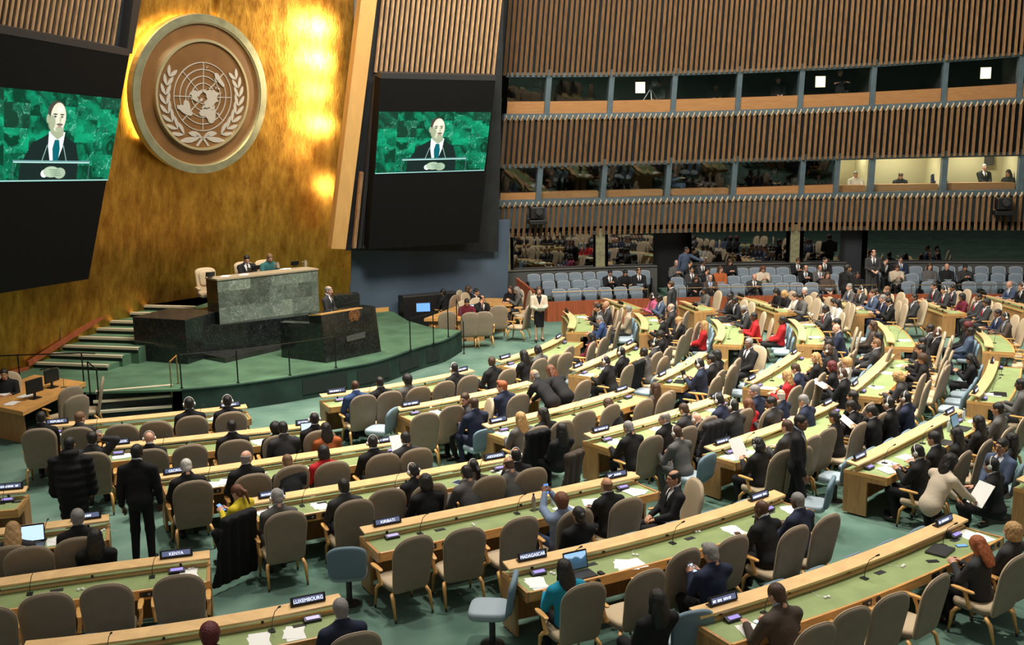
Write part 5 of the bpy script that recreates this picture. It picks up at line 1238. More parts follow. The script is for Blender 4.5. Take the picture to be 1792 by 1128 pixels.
PEOPLE = """
L2 22 919 ly 1 d W | L2 136 905 sg 1 K F | L2 113 955 lk 2 k S B
L4 605 1071 sg 1 N F | L4 369 1118 fd 3 k F
M1 74 725 sk 2 K F | M1 137 736 sl 1 D R | M1 331 708 sk 2 K F e | M1 404 713 sk 2 K F e
M2 163 759 sk 2 D E | M2 261 775 o- 1 K F e | M2 411 761 tk 4 K F | M2 490 754 fk 3 k F | M2 507 767 tk 4 D F B | M2 555 738 tk 4 K F e | M2 586 757 lk 3 o F B
M3 326 815 sw 1 K W | M3 435 807 og 1 K R g | M3 498 830 tl 1 D W B | M3 414 849 pm 1 y P B y40 | M3 582 798 bk 2 r F | M3 658 775 tk 4 K F e | M3 729 776 sk 2 D P
M4 487 869 sg 1 G P e | M4 601 845 sk 2 D F | M4 723 820 rk 2 K V e | M4 845 817 pk 2 b C e | M4 916 801 rk 2 K F e | M4 788 846 bk 2 k F B | M4 890 838 sk 2 G W B | M4 963 825 on 2 G W B
M5 1013 881 fm 3 l U | M5 1064 896 uk 2 k S B | M5 1092 857 ol 2 K F | M5 1186 835 rk 2 K S y75
M6 1015 1000 lk 2 t F | M6 1150 1040 lk 2 k S B | M6 1351 895 o- 4 K C | M6 1421 879 tg 4 N F | M6 1288 983 qg 1 n P B
M7 1356 1041 sn 1 B W | M7 1763 955 lr 1 d P | M7 1772 922 by 1 d S N
R1 636 682 o- 4 q F | R1 671 673 tk 3 K F | R1 725 665 fk 3 g F | R1 792 642 sk 2 K F e | R1 861 632 sn 1 K R
R2 829 706 sn 1 N F Z | R2 856 709 un 1 d L y70 g | R2 923 686 qr 1 N L
R3 938 736 ly 1 g F | R3 992 731 lk 2 k L | R3 982 745 lk 2 k S B | R3 1105 718 bn 2 k B B | R3 1146 671 ln 1 b S N
R4 1101 744 sg 1 K W | R4 1171 730 rg 1 K L g | R4 1196 712 sn 1 D W | R4 1268 702 sk 3 N W e | R4 1184 754 sn 1 G W Be | R4 1268 751 o- 1 K B Be | R4 1294 698 lm 1 r F N | R4 1302 725 sk 3 D F Be | R4 1320 685 sg 1 N L N | R4 1344 708 sk 3 D L Bg | R4 1376 701 ow 1 N R B
R5 1356 776 bk 2 k P e | R5 1377 743 sn 1 D F | R5 1477 725 uk 2 k F | R5 1499 709 sk 3 K W | R5 1492 692 sk 2 k S N | R5 1406 698 sg 1 N W B | R5 1582 737 sk 2 K P Bg | R5 1597 715 sk 2 K F Be | R5 1628 710 sk 2 N F Be
R6 1614 789 sk 2 K P e | R6 1634 769 sk 2 K F | R6 1710 757 lk 2 k F | R6 1737 734 lk 2 k F | R6 1746 710 sk 2 g F N | R6 1770 760 lk 2 k S B | R6 1753 778 sk 2 A S By70g | R6 1735 812 sk 2 K F Be
S1 944 610 tk 4 g P | S1 961 622 lk 2 k F | S1 1035 582 lk 3 m S N | S1 1049 557 tg 1 q W N
S2 1060 628 rk 2 K W e | S2 1086 614 sk 3 K F e | S2 1112 615 tk 4 g F | S2 1139 578 fk 3 K W | S2 1160 599 tk 4 D S e
S2 1157 555 sk 2 K W N | S2 1187 557 uy 1 k W N | S2 1174 537 og 1 D F Ng
S3 1224 637 sk 2 N P e | S3 1244 628 sk 2 K F | S3 1242 615 bk 2 k F | S3 1310 601 sg 3 K S y60
T2 1099 540 sg 1 E D B
T3 1227 567 ly 1 r S B | T3 1302 542 tg 4 D W | T3 1319 551 tk 4 r F
T4 1366 557 uk 4 r S B
S4 1378 652 xy 1 r F | S4 1398 642 sn 1 N W | S4 1430 622 xy 1 k L | S4 1468 604 sk 2 D W | S4 1474 654 sn 1 K P Be | S4 1496 645 bd 1 k F B | S4 1499 610 bn 1 k F e | S4 1519 624 fy 1 w S B | S4 1533 600 sl 1 D S N
T4 1468 574 o- 1 N W | T4 1464 565 sk 2 D F | T4 1445 542 tk 4 M P | T5 1536 571 ln 2 b S B | T5 1537 584 bk 2 d S B
S5 1571 655 by 1 d V | S5 1607 598 sk 2 D C | S5 1612 611 sk 2 K F | S5 1626 621 fn 2 k F | S5 1705 620 lk 2 k P B
T5 1640 579 o- 4 K S e | T5 1627 575 tk 4 D S | T6 1701 578 uk 4 s S B | T6 1692 568 fd 4 k S B
S6 1786 671 tk 4 g F
T1 1032 530 lm 1 k R | T1 1047 538 sk 2 D C | T1 1048 531 o- 2 D F N
U1 1102 517 uk 4 p F e | U1 1136 521 tk 4 A P | U2 1193 507 bk 3 g F | U2 1248 521 tk 4 D F | U2 1265 524 sk 4 O C
U3 1339 508 bk 2 k W | U3 1351 510 by 1 k W | U3 1365 511 un 1 w F | U3 1390 520 sk 2 g W | U3 1412 507 sw 1 O A | U3 1428 514 lk 2 w A
U4 1458 523 lk 2 w F N | U4 1465 527 lk 2 w F N | U4 1486 500 sg 1 G F | U4 1496 507 sk 2 D F e | U4 1509 514 sn 1 A F | U4 1520 512 sk 2 D P | U4 1529 527 sk 2 K P | U4 1543 521 sg 1 N F | U4 1547 507 sl 1 G F
U4 1571 515 tk 2 K C | U5 1600 520 tk 3 D S N | U5 1627 500 sk 2 M F | U5 1638 505 sk 2 M F e | U5 1668 514 bk 3 m F | U5 1688 500 sk 3 M F | U5 1694 520 tk 3 M S | U5 1718 524 fk 3 M S | U6 1755 517 sk 3 N F | T6 1742 545 sk 3 N F | T6 1750 551 sk 3 B F eg
U6 1758 496 o- 1 A F g | U6 1780 501 sn 1 K F e
"""
CHAIRS = """
L2 30 967 | L3 75 1040 | L3 187 1021 | L3 311 1007 | L3 -8 1062 | M1 211 752 | M1 281 737 | M2 325 780 | M4 669 858 | M3 498 818
M5 712 934 | M5 820 924 | M5 912 906 | M6 1130 1000 | M6 1192 962 | M6 1273 934 | M7 1471 1060 | M7 1554 1033 | M7 1633 1007 | M7 1448 1122
R1 762 670 | R2 748 723 | R2 797 709 | R2 1024 667 | R3 1021 718 | R3 1063 707 | R3 1129 699 | R3 1167 688 | S1 986 605 | S1 983 621 | S1 1051 592 | S1 1070 568
S2 1134 624 | S2 1192 573 | S3 1269 651 | S3 1278 640 | R5 1430 778 | R5 1432 757 | R5 1550 717 | S5 1613 658 | S5 1634 664 | S5 1664 647 | S5 1661 622 | S5 1658 593 | S4 1412 666
T5 1589 577 | T5 1598 585 | T6 1770 575 | T6 1785 590
"""
BLUES = """
M5 612 1056 a-20 | M6 862 1126 a60 | R2 668 790 a40 | R5 1213 880 a10 | M7 1192 1180 a-10 | R6 1420 930 a20 | R6 1745 905 a10
"""
SEATING = {}      # (desk, kind) -> [(picture x, object)]
def reg(key, kind, x, o): SEATING.setdefault((key, kind), []).append((x, o))
def face(n): return math.atan2(-n[1], -n[0]) - math.pi / 2
def along(key, x, y, z):
    d = DESKS[key]; q = at(x, y, z); s, dd = dlocal(d, q); return d, q, s, dd
def nextdesk(key):
    o = {'L': ['L1', 'L2', 'L3', 'L4'], 'M': ['M1', 'M2', 'M3', 'M4', 'M5', 'M6', 'M7'], 'R': ['R1', 'R2', 'R3', 'R4', 'R5', 'R6', 'R7'], 'S': ['S1', 'S2', 'S3', 'S4', 'S5', 'S6'], 'T': ['T1', 'T2', 'T3', 'T4', 'T5', 'T6'], 'U': ['U1', 'U2', 'U3', 'U4', 'U5', 'U6']}[key[0]]
    i = o.index(key); return o[i + 1] if i + 1 < len(o) else None
def tint(o, mats):
    for i, m in mats.items(): o.material_slots[i].link = 'OBJECT'; o.material_slots[i].material = m
def person(pose, loc, rz, hair, skin, outfit, flags='', scale=1.0, extra=None):
    p = POSES[pose]; e = empty('person', loc, rz); e.scale = (scale,) * 3
    J, SH, TIE, TR, words = OUT[outfit]
    b = link('body', pose_mesh(pose, 'body'), e); tint(b, {0: SKIN[int(skin)]})
    j = link('jacket' if SH or outfit in 'dbreptlkg' else 'sweater', pose_mesh(pose, 'jacket', 1 if SH else 0), e); tint(j, {0: CL[J]})
    if SH:
        s = link('shirt', pose_mesh(pose, 'shirt'), e); tint(s, {0: CL[SH]})
        if TIE: t = link('tie', pose_mesh(pose, 'tie'), e); tint(t, {0: CL[TIE]})
    if extra == 'skirt': t = link('skirt', pose_mesh(pose, 'skirt'), e); tint(t, {0: CL['black']})
    else: t = link('trousers', pose_mesh(pose, 'trousers'), e); tint(t, {0: CL[extra or TR]})
    
    for sx in (-1, 1): t = link('shoe', pose_mesh(pose, 'shoe', sx), e); tint(t, {0: M_shoe})
    M = Matrix.LocRotScale(Vector(p.head), Matrix(p.HR.tolist()).to_quaternion(), None)
    if hair[1] != '-':
        h = link('hair', hair_mesh(hair[0]), e); h.matrix_local = M; tint(h, {0: HAIRC[hair[1]]})
    if 'e' in flags: h = link('headset', HEADSET, e); h.matrix_local = M
    if 'g' in flags: h = link('spectacles', SPECS, e); h.matrix_local = M
    return e
def chair_at(key, q, rz, x, state, near):
    o = put(CHAIR_A if near else CHAIR_B, (q[0], q[1], 0), rz); reg(key, 'chair', x, o); o['state'] = state; return o
DSEAT = .90
taken = {}       # desk -> positions along it already used by chairs
def free_s(key, s, w=.62):
    return all(abs(s - t) > w * .85 for t in taken.get(key, []))
PERS = {}; PP_ = []; PLACED = []
def apart(b, r=.50):
    for _ in range(6):
        for q in PLACED:
            v = b[:2] - q; l = np.linalg.norm(v)
            if l < r: b[:2] = q + (v / l if l > .02 else np.array([1.0, 0])) * r
    return b
bluespots = {}
for key, d in DESKS.items():       # blue seats fixed in front of every desk but the first of each block
    if key in ('M1', 'L1', 'R1', 'S1', 'T1', 'U1', 'R7', 'U2', 'U3', 'U4', 'U5', 'U6'): continue
    if key == 'L2': continue
    L = d.L; n = int((L - .1) / .72); off = (L - (n - 1) * .72) / 2
    for i in range(n):
        s = off + i * .72; p, tg, nn = dframe(d, s); bluespots.setdefault(key, []).append([s, p - nn * .52, face(nn), None])
for tok in PEOPLE.replace('\n', '|').split('|'):
    t = tok.split()
    if not t: continue
    key, x, y, hair, skin, outfit, pose = t[0], float(t[1]), float(t[2]), t[3], t[4], t[5], t[6]; fl = t[7] if len(t) > 7 else ''; yaw = 0
    for f_ in t[8:]: fl += f_
    if 'y' in fl:
        i = fl.index('y'); j = i + 1
        while j < len(fl) and (fl[j].isdigit() or fl[j] == '-'): j += 1
        yaw = float(fl[i + 1:j]); fl = fl[:i] + fl[j:]
    p = POSES[pose]; PP_.append((key, x, y, hair, skin, outfit, pose, fl, yaw))
for key, x, y, hair, skin, outfit, pose, fl, yaw in PP_:
    p = POSES[pose]; hz = p.head[2] + .02; d, q, s, dd = along(key, x, y, hz); p0, tg, nn = dframe(d, min(max(s, -.6), d.L + .6)); rz = face(nn) + math.radians(yaw)
    hd = RZ(rz) @ p.head; b = q - np.array([hd[0], hd[1], 0]); s, dd = dlocal(d, b)
    near = b[1] < 19
    if 'B' in fl:
        nk = nextdesk(key); sp = bluespots.get(nk or '', [])
        c = [z for z in sp if z[3] is None]
        if key[0] == 'T' and (not c or min(np.linalg.norm(z[1] - b[:2]) for z in c) > 1.0): c = [z for z in bluespots.get(key, []) if z[3] is None] or c
        if c:
            z = min(c, key=lambda z: np.linalg.norm(z[1] - b[:2]))
            if np.linalg.norm(z[1] - b[:2]) < .9: z[3] = 1; z[1] = z[1] * .35 + b[:2] * .65 if np.linalg.norm(z[1] - b[:2]) < .36 else z[1]; b = np.array([*z[1], 0]); rz = z[2] + math.radians(yaw); z[2] = rz
        own = key
    elif 'N' in fl or 'Z' in fl: own = key
    else:
        dd2 = min(max(dd, .84), 1.0) if abs(yaw) < 50 else min(max(dd, .95), 1.2); p0, tg, nn = dframe(d, s); b = apart(np.array([*(p0 + nn * dd2), 0.0]), .54); s, dd2 = dlocal(d, b); p0, tg, nn = dframe(d, s); b = np.array([*(p0 + nn * max(dd2, .84)), 0.0]); rz = face(nn) + math.radians(yaw); taken.setdefault(key, []).append(s); own = key
        chair_at(key, b - np.array([*(RZ(rz) @ np.array([0, .03, 0]))[:2], 0]), rz, x, 'occupied', near)
    if 'N' in fl or 'B' in fl or 'Z' in fl: b = apart(b, .48)
    PLACED.append(b[:2].copy())
    if 'Z' in fl: c = put(CHAIR_BLUE, (b[0], b[1], 0), rz); reg('R3', 'blue', -1, c); c['state'] = 'occupied'
    if 'N' in fl:
        c = put(CHAIR_A if near else CHAIR_B, (b[0], b[1], 0), rz); reg(key, 'chair', x, c); c['state'] = 'occupied'; taken.setdefault(key, []).append(s)
    o = person(pose, (b[0], b[1], 0), rz, hair, skin, outfit, fl, random.uniform(.97, 1.03) * (.95 if hair[0] in 'lxbpufh' else 1), 'khaki' if (x, y) == (1582, 737) else None)
    PERS[(x, y)] = (o, pose)
    o['tmp'] = 'B' if 'B' in fl else 'C'; o['base'] = 'person in %s, %s%s' % (OUT[outfit][4], POSEW[pose], ' with headset' if 'e' in fl else ''); reg(own, 'person', x, o)
for tok in CHAIRS.replace('\n', '|').split('|'):
    t = tok.split()
    if not t: continue
    key, x, y = t[0], float(t[1]), float(t[2]); d, q, s, dd = along(key, x, y, 1.12); p0, tg, nn = dframe(d, s)
    dd = min(max(dd - .38, .80), 1.12)
    for _ in range(4):
        for t_ in taken.get(key, []):
            if abs(t_ - s) < .58: s = t_ + (.58 if s >= t_ else -.58)
    p0, tg, nn = dframe(d, s); b = p0 + nn * dd; taken.setdefault(key, []).append(s); chair_at(key, b, face(nn) + random.uniform(-.12, .12), x, 'empty', b[1] < 19)
for key, sp in bluespots.items():
    for s, q, rz, who in sp:
        o = put(CHAIR_BLUE, (q[0], q[1], 0), rz); reg(key, 'blue', s, o); o['state'] = 'occupied' if who else 'empty'
for tok in BLUES.replace('\n', '|').split('|'):
    t = tok.split()
    if not t: continue
    d, q, s, dd = along(t[0], float(t[1]), float(t[2]), 0); p0, tg, nn = dframe(d, min(max(s, 0), d.L)); o = put(CHAIR_BLUE, (q[0], q[1], 0), face(nn) + math.radians(float(t[3][1:]))); o.scale = (1.12, 1.12, 1.12); reg(t[0], 'blue', s, o); o['state'] = 'empty'
# labels: counted along each desk from its end towards the gold wall
for (key, kind), lst in SEATING.items():
    lst.sort(key=lambda z: z[0]); nm = DESKS[key].name; single = len(lst) == 1
    for i, (x, o) in enumerate(lst):
        if kind == 'chair':
            w = 'empty tan armchair' if o['state'] == 'empty' else 'tan armchair in use'
            tag(o, '%s, %s from the gold wall end at %s' % (w, ORD[i], nm) if not single else '%s at %s' % (w, nm), 'chair', 'tan armchairs at the delegate desks')
        elif kind == 'blue':
            w = 'blue pedestal seat'; tag(o, '%s fixed before %s, %s from the gold wall end' % (w, nm, ORD[i]), 'chair', 'blue pedestal seats before the desks')
        else:
            base = o['base'].replace(' with headset', '') if len(o['base'].split()) > 6 else o['base']
            lab = '%s, %s along %s' % (base, ORD[i], nm[4:] if key[0] in 'RSTU' else nm)
            tag(o, lab, 'person', 'delegates seated at the desks')
    for x, o in lst:
        for k in ('state', 'tmp', 'base'):
            if k in o: del o[k]

# ------------------------------------------------------------------ standing people and the platform party
def free_person(label, pose, x, y, z0, rz, hair, skin, outfit, fl='', sc=1.0, extra=None, group=None, foot=None):
    p = POSES[pose]; rz = math.radians(rz)
    if foot: b = at(foot[0], foot[1], z0)
    else: q = at(x, y, z0 + p.head[2] * sc + .02); hd = RZ(rz) @ p.head * sc; b = q - np.array([hd[0], hd[1], 0])
    o = person(pose, (b[0], b[1], z0), rz, hair, skin, outfit, fl, sc, extra); tag(o, label, 'person', group); PERS[(x, y)] = (o, pose); return o
st_man = free_person('person in dark suit standing in the aisle with back turned near KENYA', 's', 240, 789, 0, 8, 'tk', 4, 'K', '', 1.03)
st_coat = free_person('person in long black quilted coat standing behind the phone caller', 's', 122, 775, 0, 10, 'sk', 2, 'k', '', .97)
coat = MB()
def cfn(P):
    d = union([sd_ell(P, (0, .0, 1.18), (.26, .20, .32)), sd_cone(P, (0, .0, 1.0), (0, .01, .35), .24, .20), sd_cone(P, (-.24, .0, 1.36), (-.29, .06, .85), .10, .085), sd_cone(P, (.24, .0, 1.36), (.29, .06, .85), .10, .085), sd_ell(P, (0, -.02, 1.48), (.15, .14, .1))], .05)
    return smax(d + .008 * np.sin(P[..., 2] * 48), .32 - P[..., 2], .01)
V, Q = nets(cfn, (-.5, -.35, .25), (.5, .35, 1.65), .02); o = link('quilted_coat', qmesh('quilted_coat', V, Q, [CL['black']]), st_coat)
free_person('person in black suit with yellow tie walking between two central desks', 'w', 1402, 737, 0, -112, 'tk', 3, 'Y', '', 1.02)
free_person('person in cream sweater bending over the desk behind MADAGASCAR', 'c', 1664, 806, 0, -72, 'lk', 2, 'c', '', .97)
free_person('person in cream jacket and black skirt walking up the hall holding papers', 'h', 943, 507, 0, 188, 'ln', 1, 'J', '', .97, 'skirt')
free_person('bald person in dark grey suit standing among rear desks seen from behind', 's', 1174, 497, 0, 60, 'tn', 1, 'D', '', 1.02)
free_person('bald person in black suit bending over a central desk', 'b', 935, 655, 0, 45, 'og', 2, 'K', '', 1.0)
free_person('person in black top bending beside the bald person at a central desk', 'b', 963, 647, 0, 40, 'lm', 1, 'k', '', .97)
free_person('guard in light blue shirt pointing at the dark doorway', 'g', 1201.6, 436, .45, 190, 'tk', 3, 's', '', 1.0)
free_person('person in black jacket standing in the second doorway of the public seats', 's', 1483, 468, .12, -60, 'sk', 2, 'k', '', 1.0)
free_person('person in dark suit standing just outside the first dark doorway', 'f', 1187, 424, .44, 185, 'sn', 2, 'K', '', 1.0)
free_person('person in dark suit standing behind the seats by the second doorway', 'f', 1529, 442, .44, 175, 'rn', 1, 'D', '', 1.0)
sp_ = free_person('person in dark grey suit speaking at the black marble lectern', 'f', 575.5, 507, ZD, -104, 'rg', 1, 'D', '', 1.0)
for i, (x, y, hair, outf, pose, lab, fl) in enumerate(((431.7, 452, 'sk', 'K', 'P', 'person in black suit reading a paper at the marble rostrum', ''), (472, 450, 'sl', 'e', 'W', 'person in dark teal jacket writing at the marble rostrum', 'g'))):
    p = POSES[pose]; rz = math.radians(-150 + 5 * i); q = at(x, y, ZP + p.head[2] + .05); hd = RZ(rz) @ p.head; b = q - np.array([hd[0], hd[1], 0]); o = person(pose, (b[0], b[1], ZP + .03), rz, hair, 1, outf, fl); PERS[(x, y)] = (o, pose); tag(o, lab, 'person')
    c = put(CHAIR_CR, (b[0], b[1], ZP), rz); tag(c, 'cream leather chair under the %s at the rostrum' % ('paper reader' if i == 0 else 'person in teal'), 'chair', 'cream leather chairs behind the rostrum'); c.scale = (.92, .92, 1.0)
q = at(362, 466, ZP + 1.18); c = put(CHAIR_CR, (q[0], q[1], ZP), math.radians(-152)); tag(c, 'empty cream leather chair at the gold wall end of the rostrum', 'chair', 'cream leather chairs behind the rostrum'); c.scale = (.92, .92, 1.0)
# ------------------------------------------------------------------ public seats along the wall
def arc_rail(label, u0, u1, off, z0, z1):
    n = max(3, int((u1 - u0) / 1.1) + 1); us = np.linspace(u0, u1, n); P = [arcp(u, off) for u in us]
    railing(label, [(np.array([*p, z0]), np.array([*p, z1])) for p in P], [np.array([*p, z1]) for p in P], M_bronze, .014, .012)
arc_rail('thin bronze rail before the first section of public seats', 1.9, 5.0, -3.15, .12, .98)
arc_rail('thin bronze rail before the second section of public seats', 6.0, 12.4, -3.15, .12, .98)
arc_rail('thin bronze rail before the third section of public seats', 13.5, 22.0, -3.15, .12, .98)
AUD = """1 1068 454 sk 2 K P|1 1095 468 uk 2 k W|1 1141 465 rk 2 K S|2 1207 454 sk 2 O C|1 1219 463 sk 2 D S|0 1217 480 ln 1 k W|2 1239 449 sl 1 D S e|1 1242 464 bk 2 O C|0 1252 476 rg 1 B P|1 1271 466 ln 1 o A|2 1288 452 ln 1 k P|0 1306 477 on 1 D P|2 1217 442 rg 1 g P
1 1338 465 lm 1 c P|2 1389 450 sn 2 K P|1 1412 461 rl 1 K P|1 1436 459 rl 1 G P|2 1441 451 sk 1 K A|0 1441 477 ln 1 b S|2 1514 450 sk 1 O C|1 1524 461 sk 2 D C|2 1550 456 sk 2 N S|0 1521 482 sk 3 k S|1 1567 466 ln 1 c P|1 1625 480 ln 1 g S|1 1657 480 on 1 k S|1 1685 477 sk 2 d P"""
SR = [(-2.72, .12), (-1.80, .28), (-.86, .44)]
def row_u(x, y, off, z):
    lo, hi = -2.0, 26.0
    for _ in range(40):
        u = (lo + hi) / 2; p = arcp(u, off); d = ray(x, y); t = p[1] / d[1]
        if (EYE + d * t)[0] > p[0]: lo = u
        else: hi = u
    return u
occ = []; AUDL = []
for tok in AUD.replace('\n', '|').split('|'):
    r, x, y, hair, skin, outf, pose = tok.split()[:7]; fl = ' '.join(tok.split()[7:]); r = int(r); off, z = SR[r]
    u = row_u(float(x), float(y), off + .08, z); occ.append((r, u)); AUDL.append((r, u, hair, skin, outf, pose, fl))
TS = {0: [], 1: [], 2: []}
for r, (off, z) in enumerate(SR):
    for a, b in (((1.85, 4.9) if r == 0 else (1.4, 5.0) if r == 1 else (.75, 5.2)), (5.85, 12.2), (13.3, 22.2)):
        pit = .485 + .045 * (a > 10); n = int((b - a) / pit)
        if r == 0 and a > 10: n -= 2
        for i in range(n): TS[r].append(a + (i + .5) * (b - a) / n)
for r, u, hair, skin, outf, pose, fl in AUDL:      # sit in the closest free seat
    k = min((q for q in TS[r] if (r, q) not in USED), key=lambda q: abs(q - u)); USED.add((r, k)); off, z = SR[r]; p = arcp(k, off + .02); rz = math.pi + math.atan2(-(k - 9.5) / 45, 1) * -1 * -1
    o = person(pose, (p[0], p[1], z - .02), rz, hair, skin, outf, fl, .97); o['k'] = k; o['r'] = r; o['base'] = 'person in %s, %s' % (OUT[outf][4], POSEW[pose])
    reg('row%d' % r, 'aud', k, o)
RN = ['front', 'middle', 'back']
for r in range(3):
    lst = sorted(SEATING.get(('row%d' % r, 'aud'), []), key=lambda z: z[0])
    for i, (k, o) in enumerate(lst):
        tag(o, '%s, %s person along the %s public row' % (o['base'], ORD[i], RN[r]), 'person', 'people in the public seats')
        for q in ('k', 'r', 'base'): del o[q]
    off, z = SR[r]; us = sorted(TS[r]); secs = [[u for u in us if u < 5.5], [u for u in us if 5.5 < u < 12.8], [u for u in us if u > 12.8]]
    for si, sec in enumerate(secs):
        for i, u in enumerate(sec):
            p = arcp(u, off); o = put(CHAIR_TH, (p[0], p[1], z), math.pi + math.atan2((u - 9.5) / 45, 1) * 0 - 0); o.rotation_euler[2] = math.pi - (u - 9.5) / 45
            tag(o, 'grey blue folding seat, %s in the %s public row, %s section' % (ORD[i], RN[r], ORD[si]), 'seat', 'folding seats along the public rows')
# ------------------------------------------------------------------ name plates, microphones, papers, devices
M_plate = mat('plate_display', (.02, .025, .045), .3, emit=(.20, .24, .42), es=.35); M_letter = mat('plate_letters', (.7, .75, .85), .4, emit=(.75, .82, 1), es=.9)
M_vote = mat('vote_display', (.12, .10, .25), .3, emit=(.36, .28, .75), es=.55); M_lcd = mat('lcd_white', (.3, .4, .55), .3, emit=(.42, .58, .85), es=.9)
M_lcdblue = mat('lcd_blue', (.1, .2, .5), .3, emit=(.08, .22, .6), es=1.0)
TXT = {}
def text_mesh(s, size=.055):
    if s not in TXT:
        c = bpy.data.curves.new('lettering', 'FONT'); c.body = s; c.size = size; c.align_x = 'CENTER'; c.align_y = 'CENTER'; c.extrude = .0012; to = bpy.data.objects.new('text', c); COL.objects.link(to); me = bpy.data.meshes.new_from_object(to); bpy.data.objects.remove(to); me.materials.clear(); me.materials.append(M_letter); TXT[s] = me
    return TXT[s]
def bars_mesh(seed):
    r = random.Random(seed); m = MB(); x = -.15; end = r.uniform(.06, .15)
    while x < end:
        w = r.uniform(.009, .016); m.box((x, 0, 0), (w, .026, .003), M_letter)
        if r.random() < .5: m.box((x + w * .4, .009, 0), (w * 1.4, .006, .003), M_letter)
        x += w + r.uniform(.007, .012) + (.02 if r.random() < .12 else 0)
    return m.mesh('lettering')
def frame(tg, n): return np.array([[tg[0], n[0], 0], [tg[1], n[1], 0], [0, 0, 1.0]])
SIGNS = [('L1', 20, 853, ''), ('L2', 150, 902, ''), ('L3', 308, 969, 'KENYA'), ('L4', 540, 1048, 'LUXEMBOURG'), ('M1', 85, 738, 'REPUBLIC'), ('M1', 403, 707, ''), ('M2', 193, 773, 'EL SALVADOR'), ('M2', 537, 738, 'EQUATORIAL GUINEA'), ('M3', 305, 822, 'GEORGIA'), ('M3', 685, 770, ''),
 ('M4', 478, 865, ''), ('M4', 867, 797, 'INDONESIA'), ('M5', 681, 912, 'KIRIBATI'), ('M5', 1078, 828, ''), ('M6', 935, 972, 'MADAGASCAR'), ('M6', 1330, 865, ''), ('M7', 1270, 1048, ''), ('M7', 1653, 908, ''), ('R1', 590, 683, ''), ('R1', 808, 645, ''), ('R2', 722, 706, ''), ('R3', 876, 734, ''), ('R3', 1087, 678, ''),
 ('R4', 1059, 751, ''), ('R4', 1255, 690, ''), ('R5', 1267, 770, ''), ('R5', 1446, 701, ''), ('R6', 1514, 797, ''), ('R6', 1667, 718, ''), ('S1', 887, 623, ''), ('S1', 978, 586, ''), ('S2', 1017, 638, ''), ('S2', 1102, 597, ''), ('S3', 1160, 652, ''), ('S4', 1324, 661, ''), ('S4', 1392, 613, ''), ('S5', 1504, 669, ''), ('S6', 1713, 681, ''), ('S6', 1740, 628, ''),
 ('T1', 990, 540, ''), ('U1', 1088, 528, ''), ('U2', 1222, 532, ''), ('U3', 1295, 513, ''), ('U3', 1359, 536, ''), ('U5', 1649, 537, ''), ('U6', 1720, 511, ''), ('T6', 1690, 558, '')]
ends = {}
for i, (key, x, y, txt) in enumerate(SIGNS):
    d, q, s, dd = along(key, x, y, .93); s = min(max(s, .25), d.L - .25); p, tg, n = dframe(d, s)
    if np.dot(np.cross([*tg, 0], [*n, 0]), [0, 0, 1]) > 0: tg = -tg
    e = empty('name_plate', (p[0] - n[0] * .05, p[1] - n[1] * .05, .866), math.atan2(tg[1], tg[0]))
    first = ends.setdefault(key, 0); ends[key] += 1
    if txt: lab = 'dark desk name plate reading %s in pale letters' % txt
    else: lab = 'dark desk name plate with blurred letters on %s, %s one' % (DESKS[key].name, ORD[first])
    tag(e, lab, 'name plate', 'desk name plates on the ledges')
    RT = RX(math.radians(-22 + 90)); wd = .40
    # body leans back; local x along the ledge, -y towards the seats
    m = MB(); m.box((0, .0, .055), (wd, .028, .095), M_black, rot=RX(math.radians(-18)), bev=.004); m.box((0, .02, .008), (wd, .07, .016), M_black); m.build('casing', e)
    m = MB(); m.box((0, -.0155, .055), (wd * .86, .003, .062), M_plate, rot=np.eye(3)); ob = m.build('display', e)
    for v in ob.data.vertices:
        y_, z_ = v.co.y, v.co.z - .055; c_, s_ = math.cos(math.radians(-18)), math.sin(math.radians(-18)); v.co.y, v.co.z = y_ * c_ - z_ * s_, .055 + y_ * s_ + z_ * c_
    dat = text_mesh(txt) if txt else bars_mesh(i)
    t = link('lettering', dat, e); t.rotation_euler = (math.radians(90 - 18), 0, 0); t.location = (0, -.0185, .0545)
    if txt and len(txt) > 9: f_ = 9.4 / len(txt) * (1.0 if len(txt) > 12 else 1.0); t.scale = (f_, 1, 1)
    # voting console and microphone on the desk below the plate
    if key[0] in 'LMRS':
        c = empty('voting_console', (*(p + n * .12), .7235), math.atan2(tg[1], tg[0])); tag(c, 'small voting console with violet display on %s, %s one' % (DESKS[key].name, ORD[first]), 'console', 'voting consoles on the desks')
        m = MB(); m.box((0, 0, .025), (.20, .09, .05), M_grey, rot=RX(math.radians(18)), bev=.006); m.build('case', c); m = MB(); m.box((0, -.02, .054), (.15, .05, .003), M_vote, rot=RX(math.radians(18))); m.build('display', c)
mics = {}
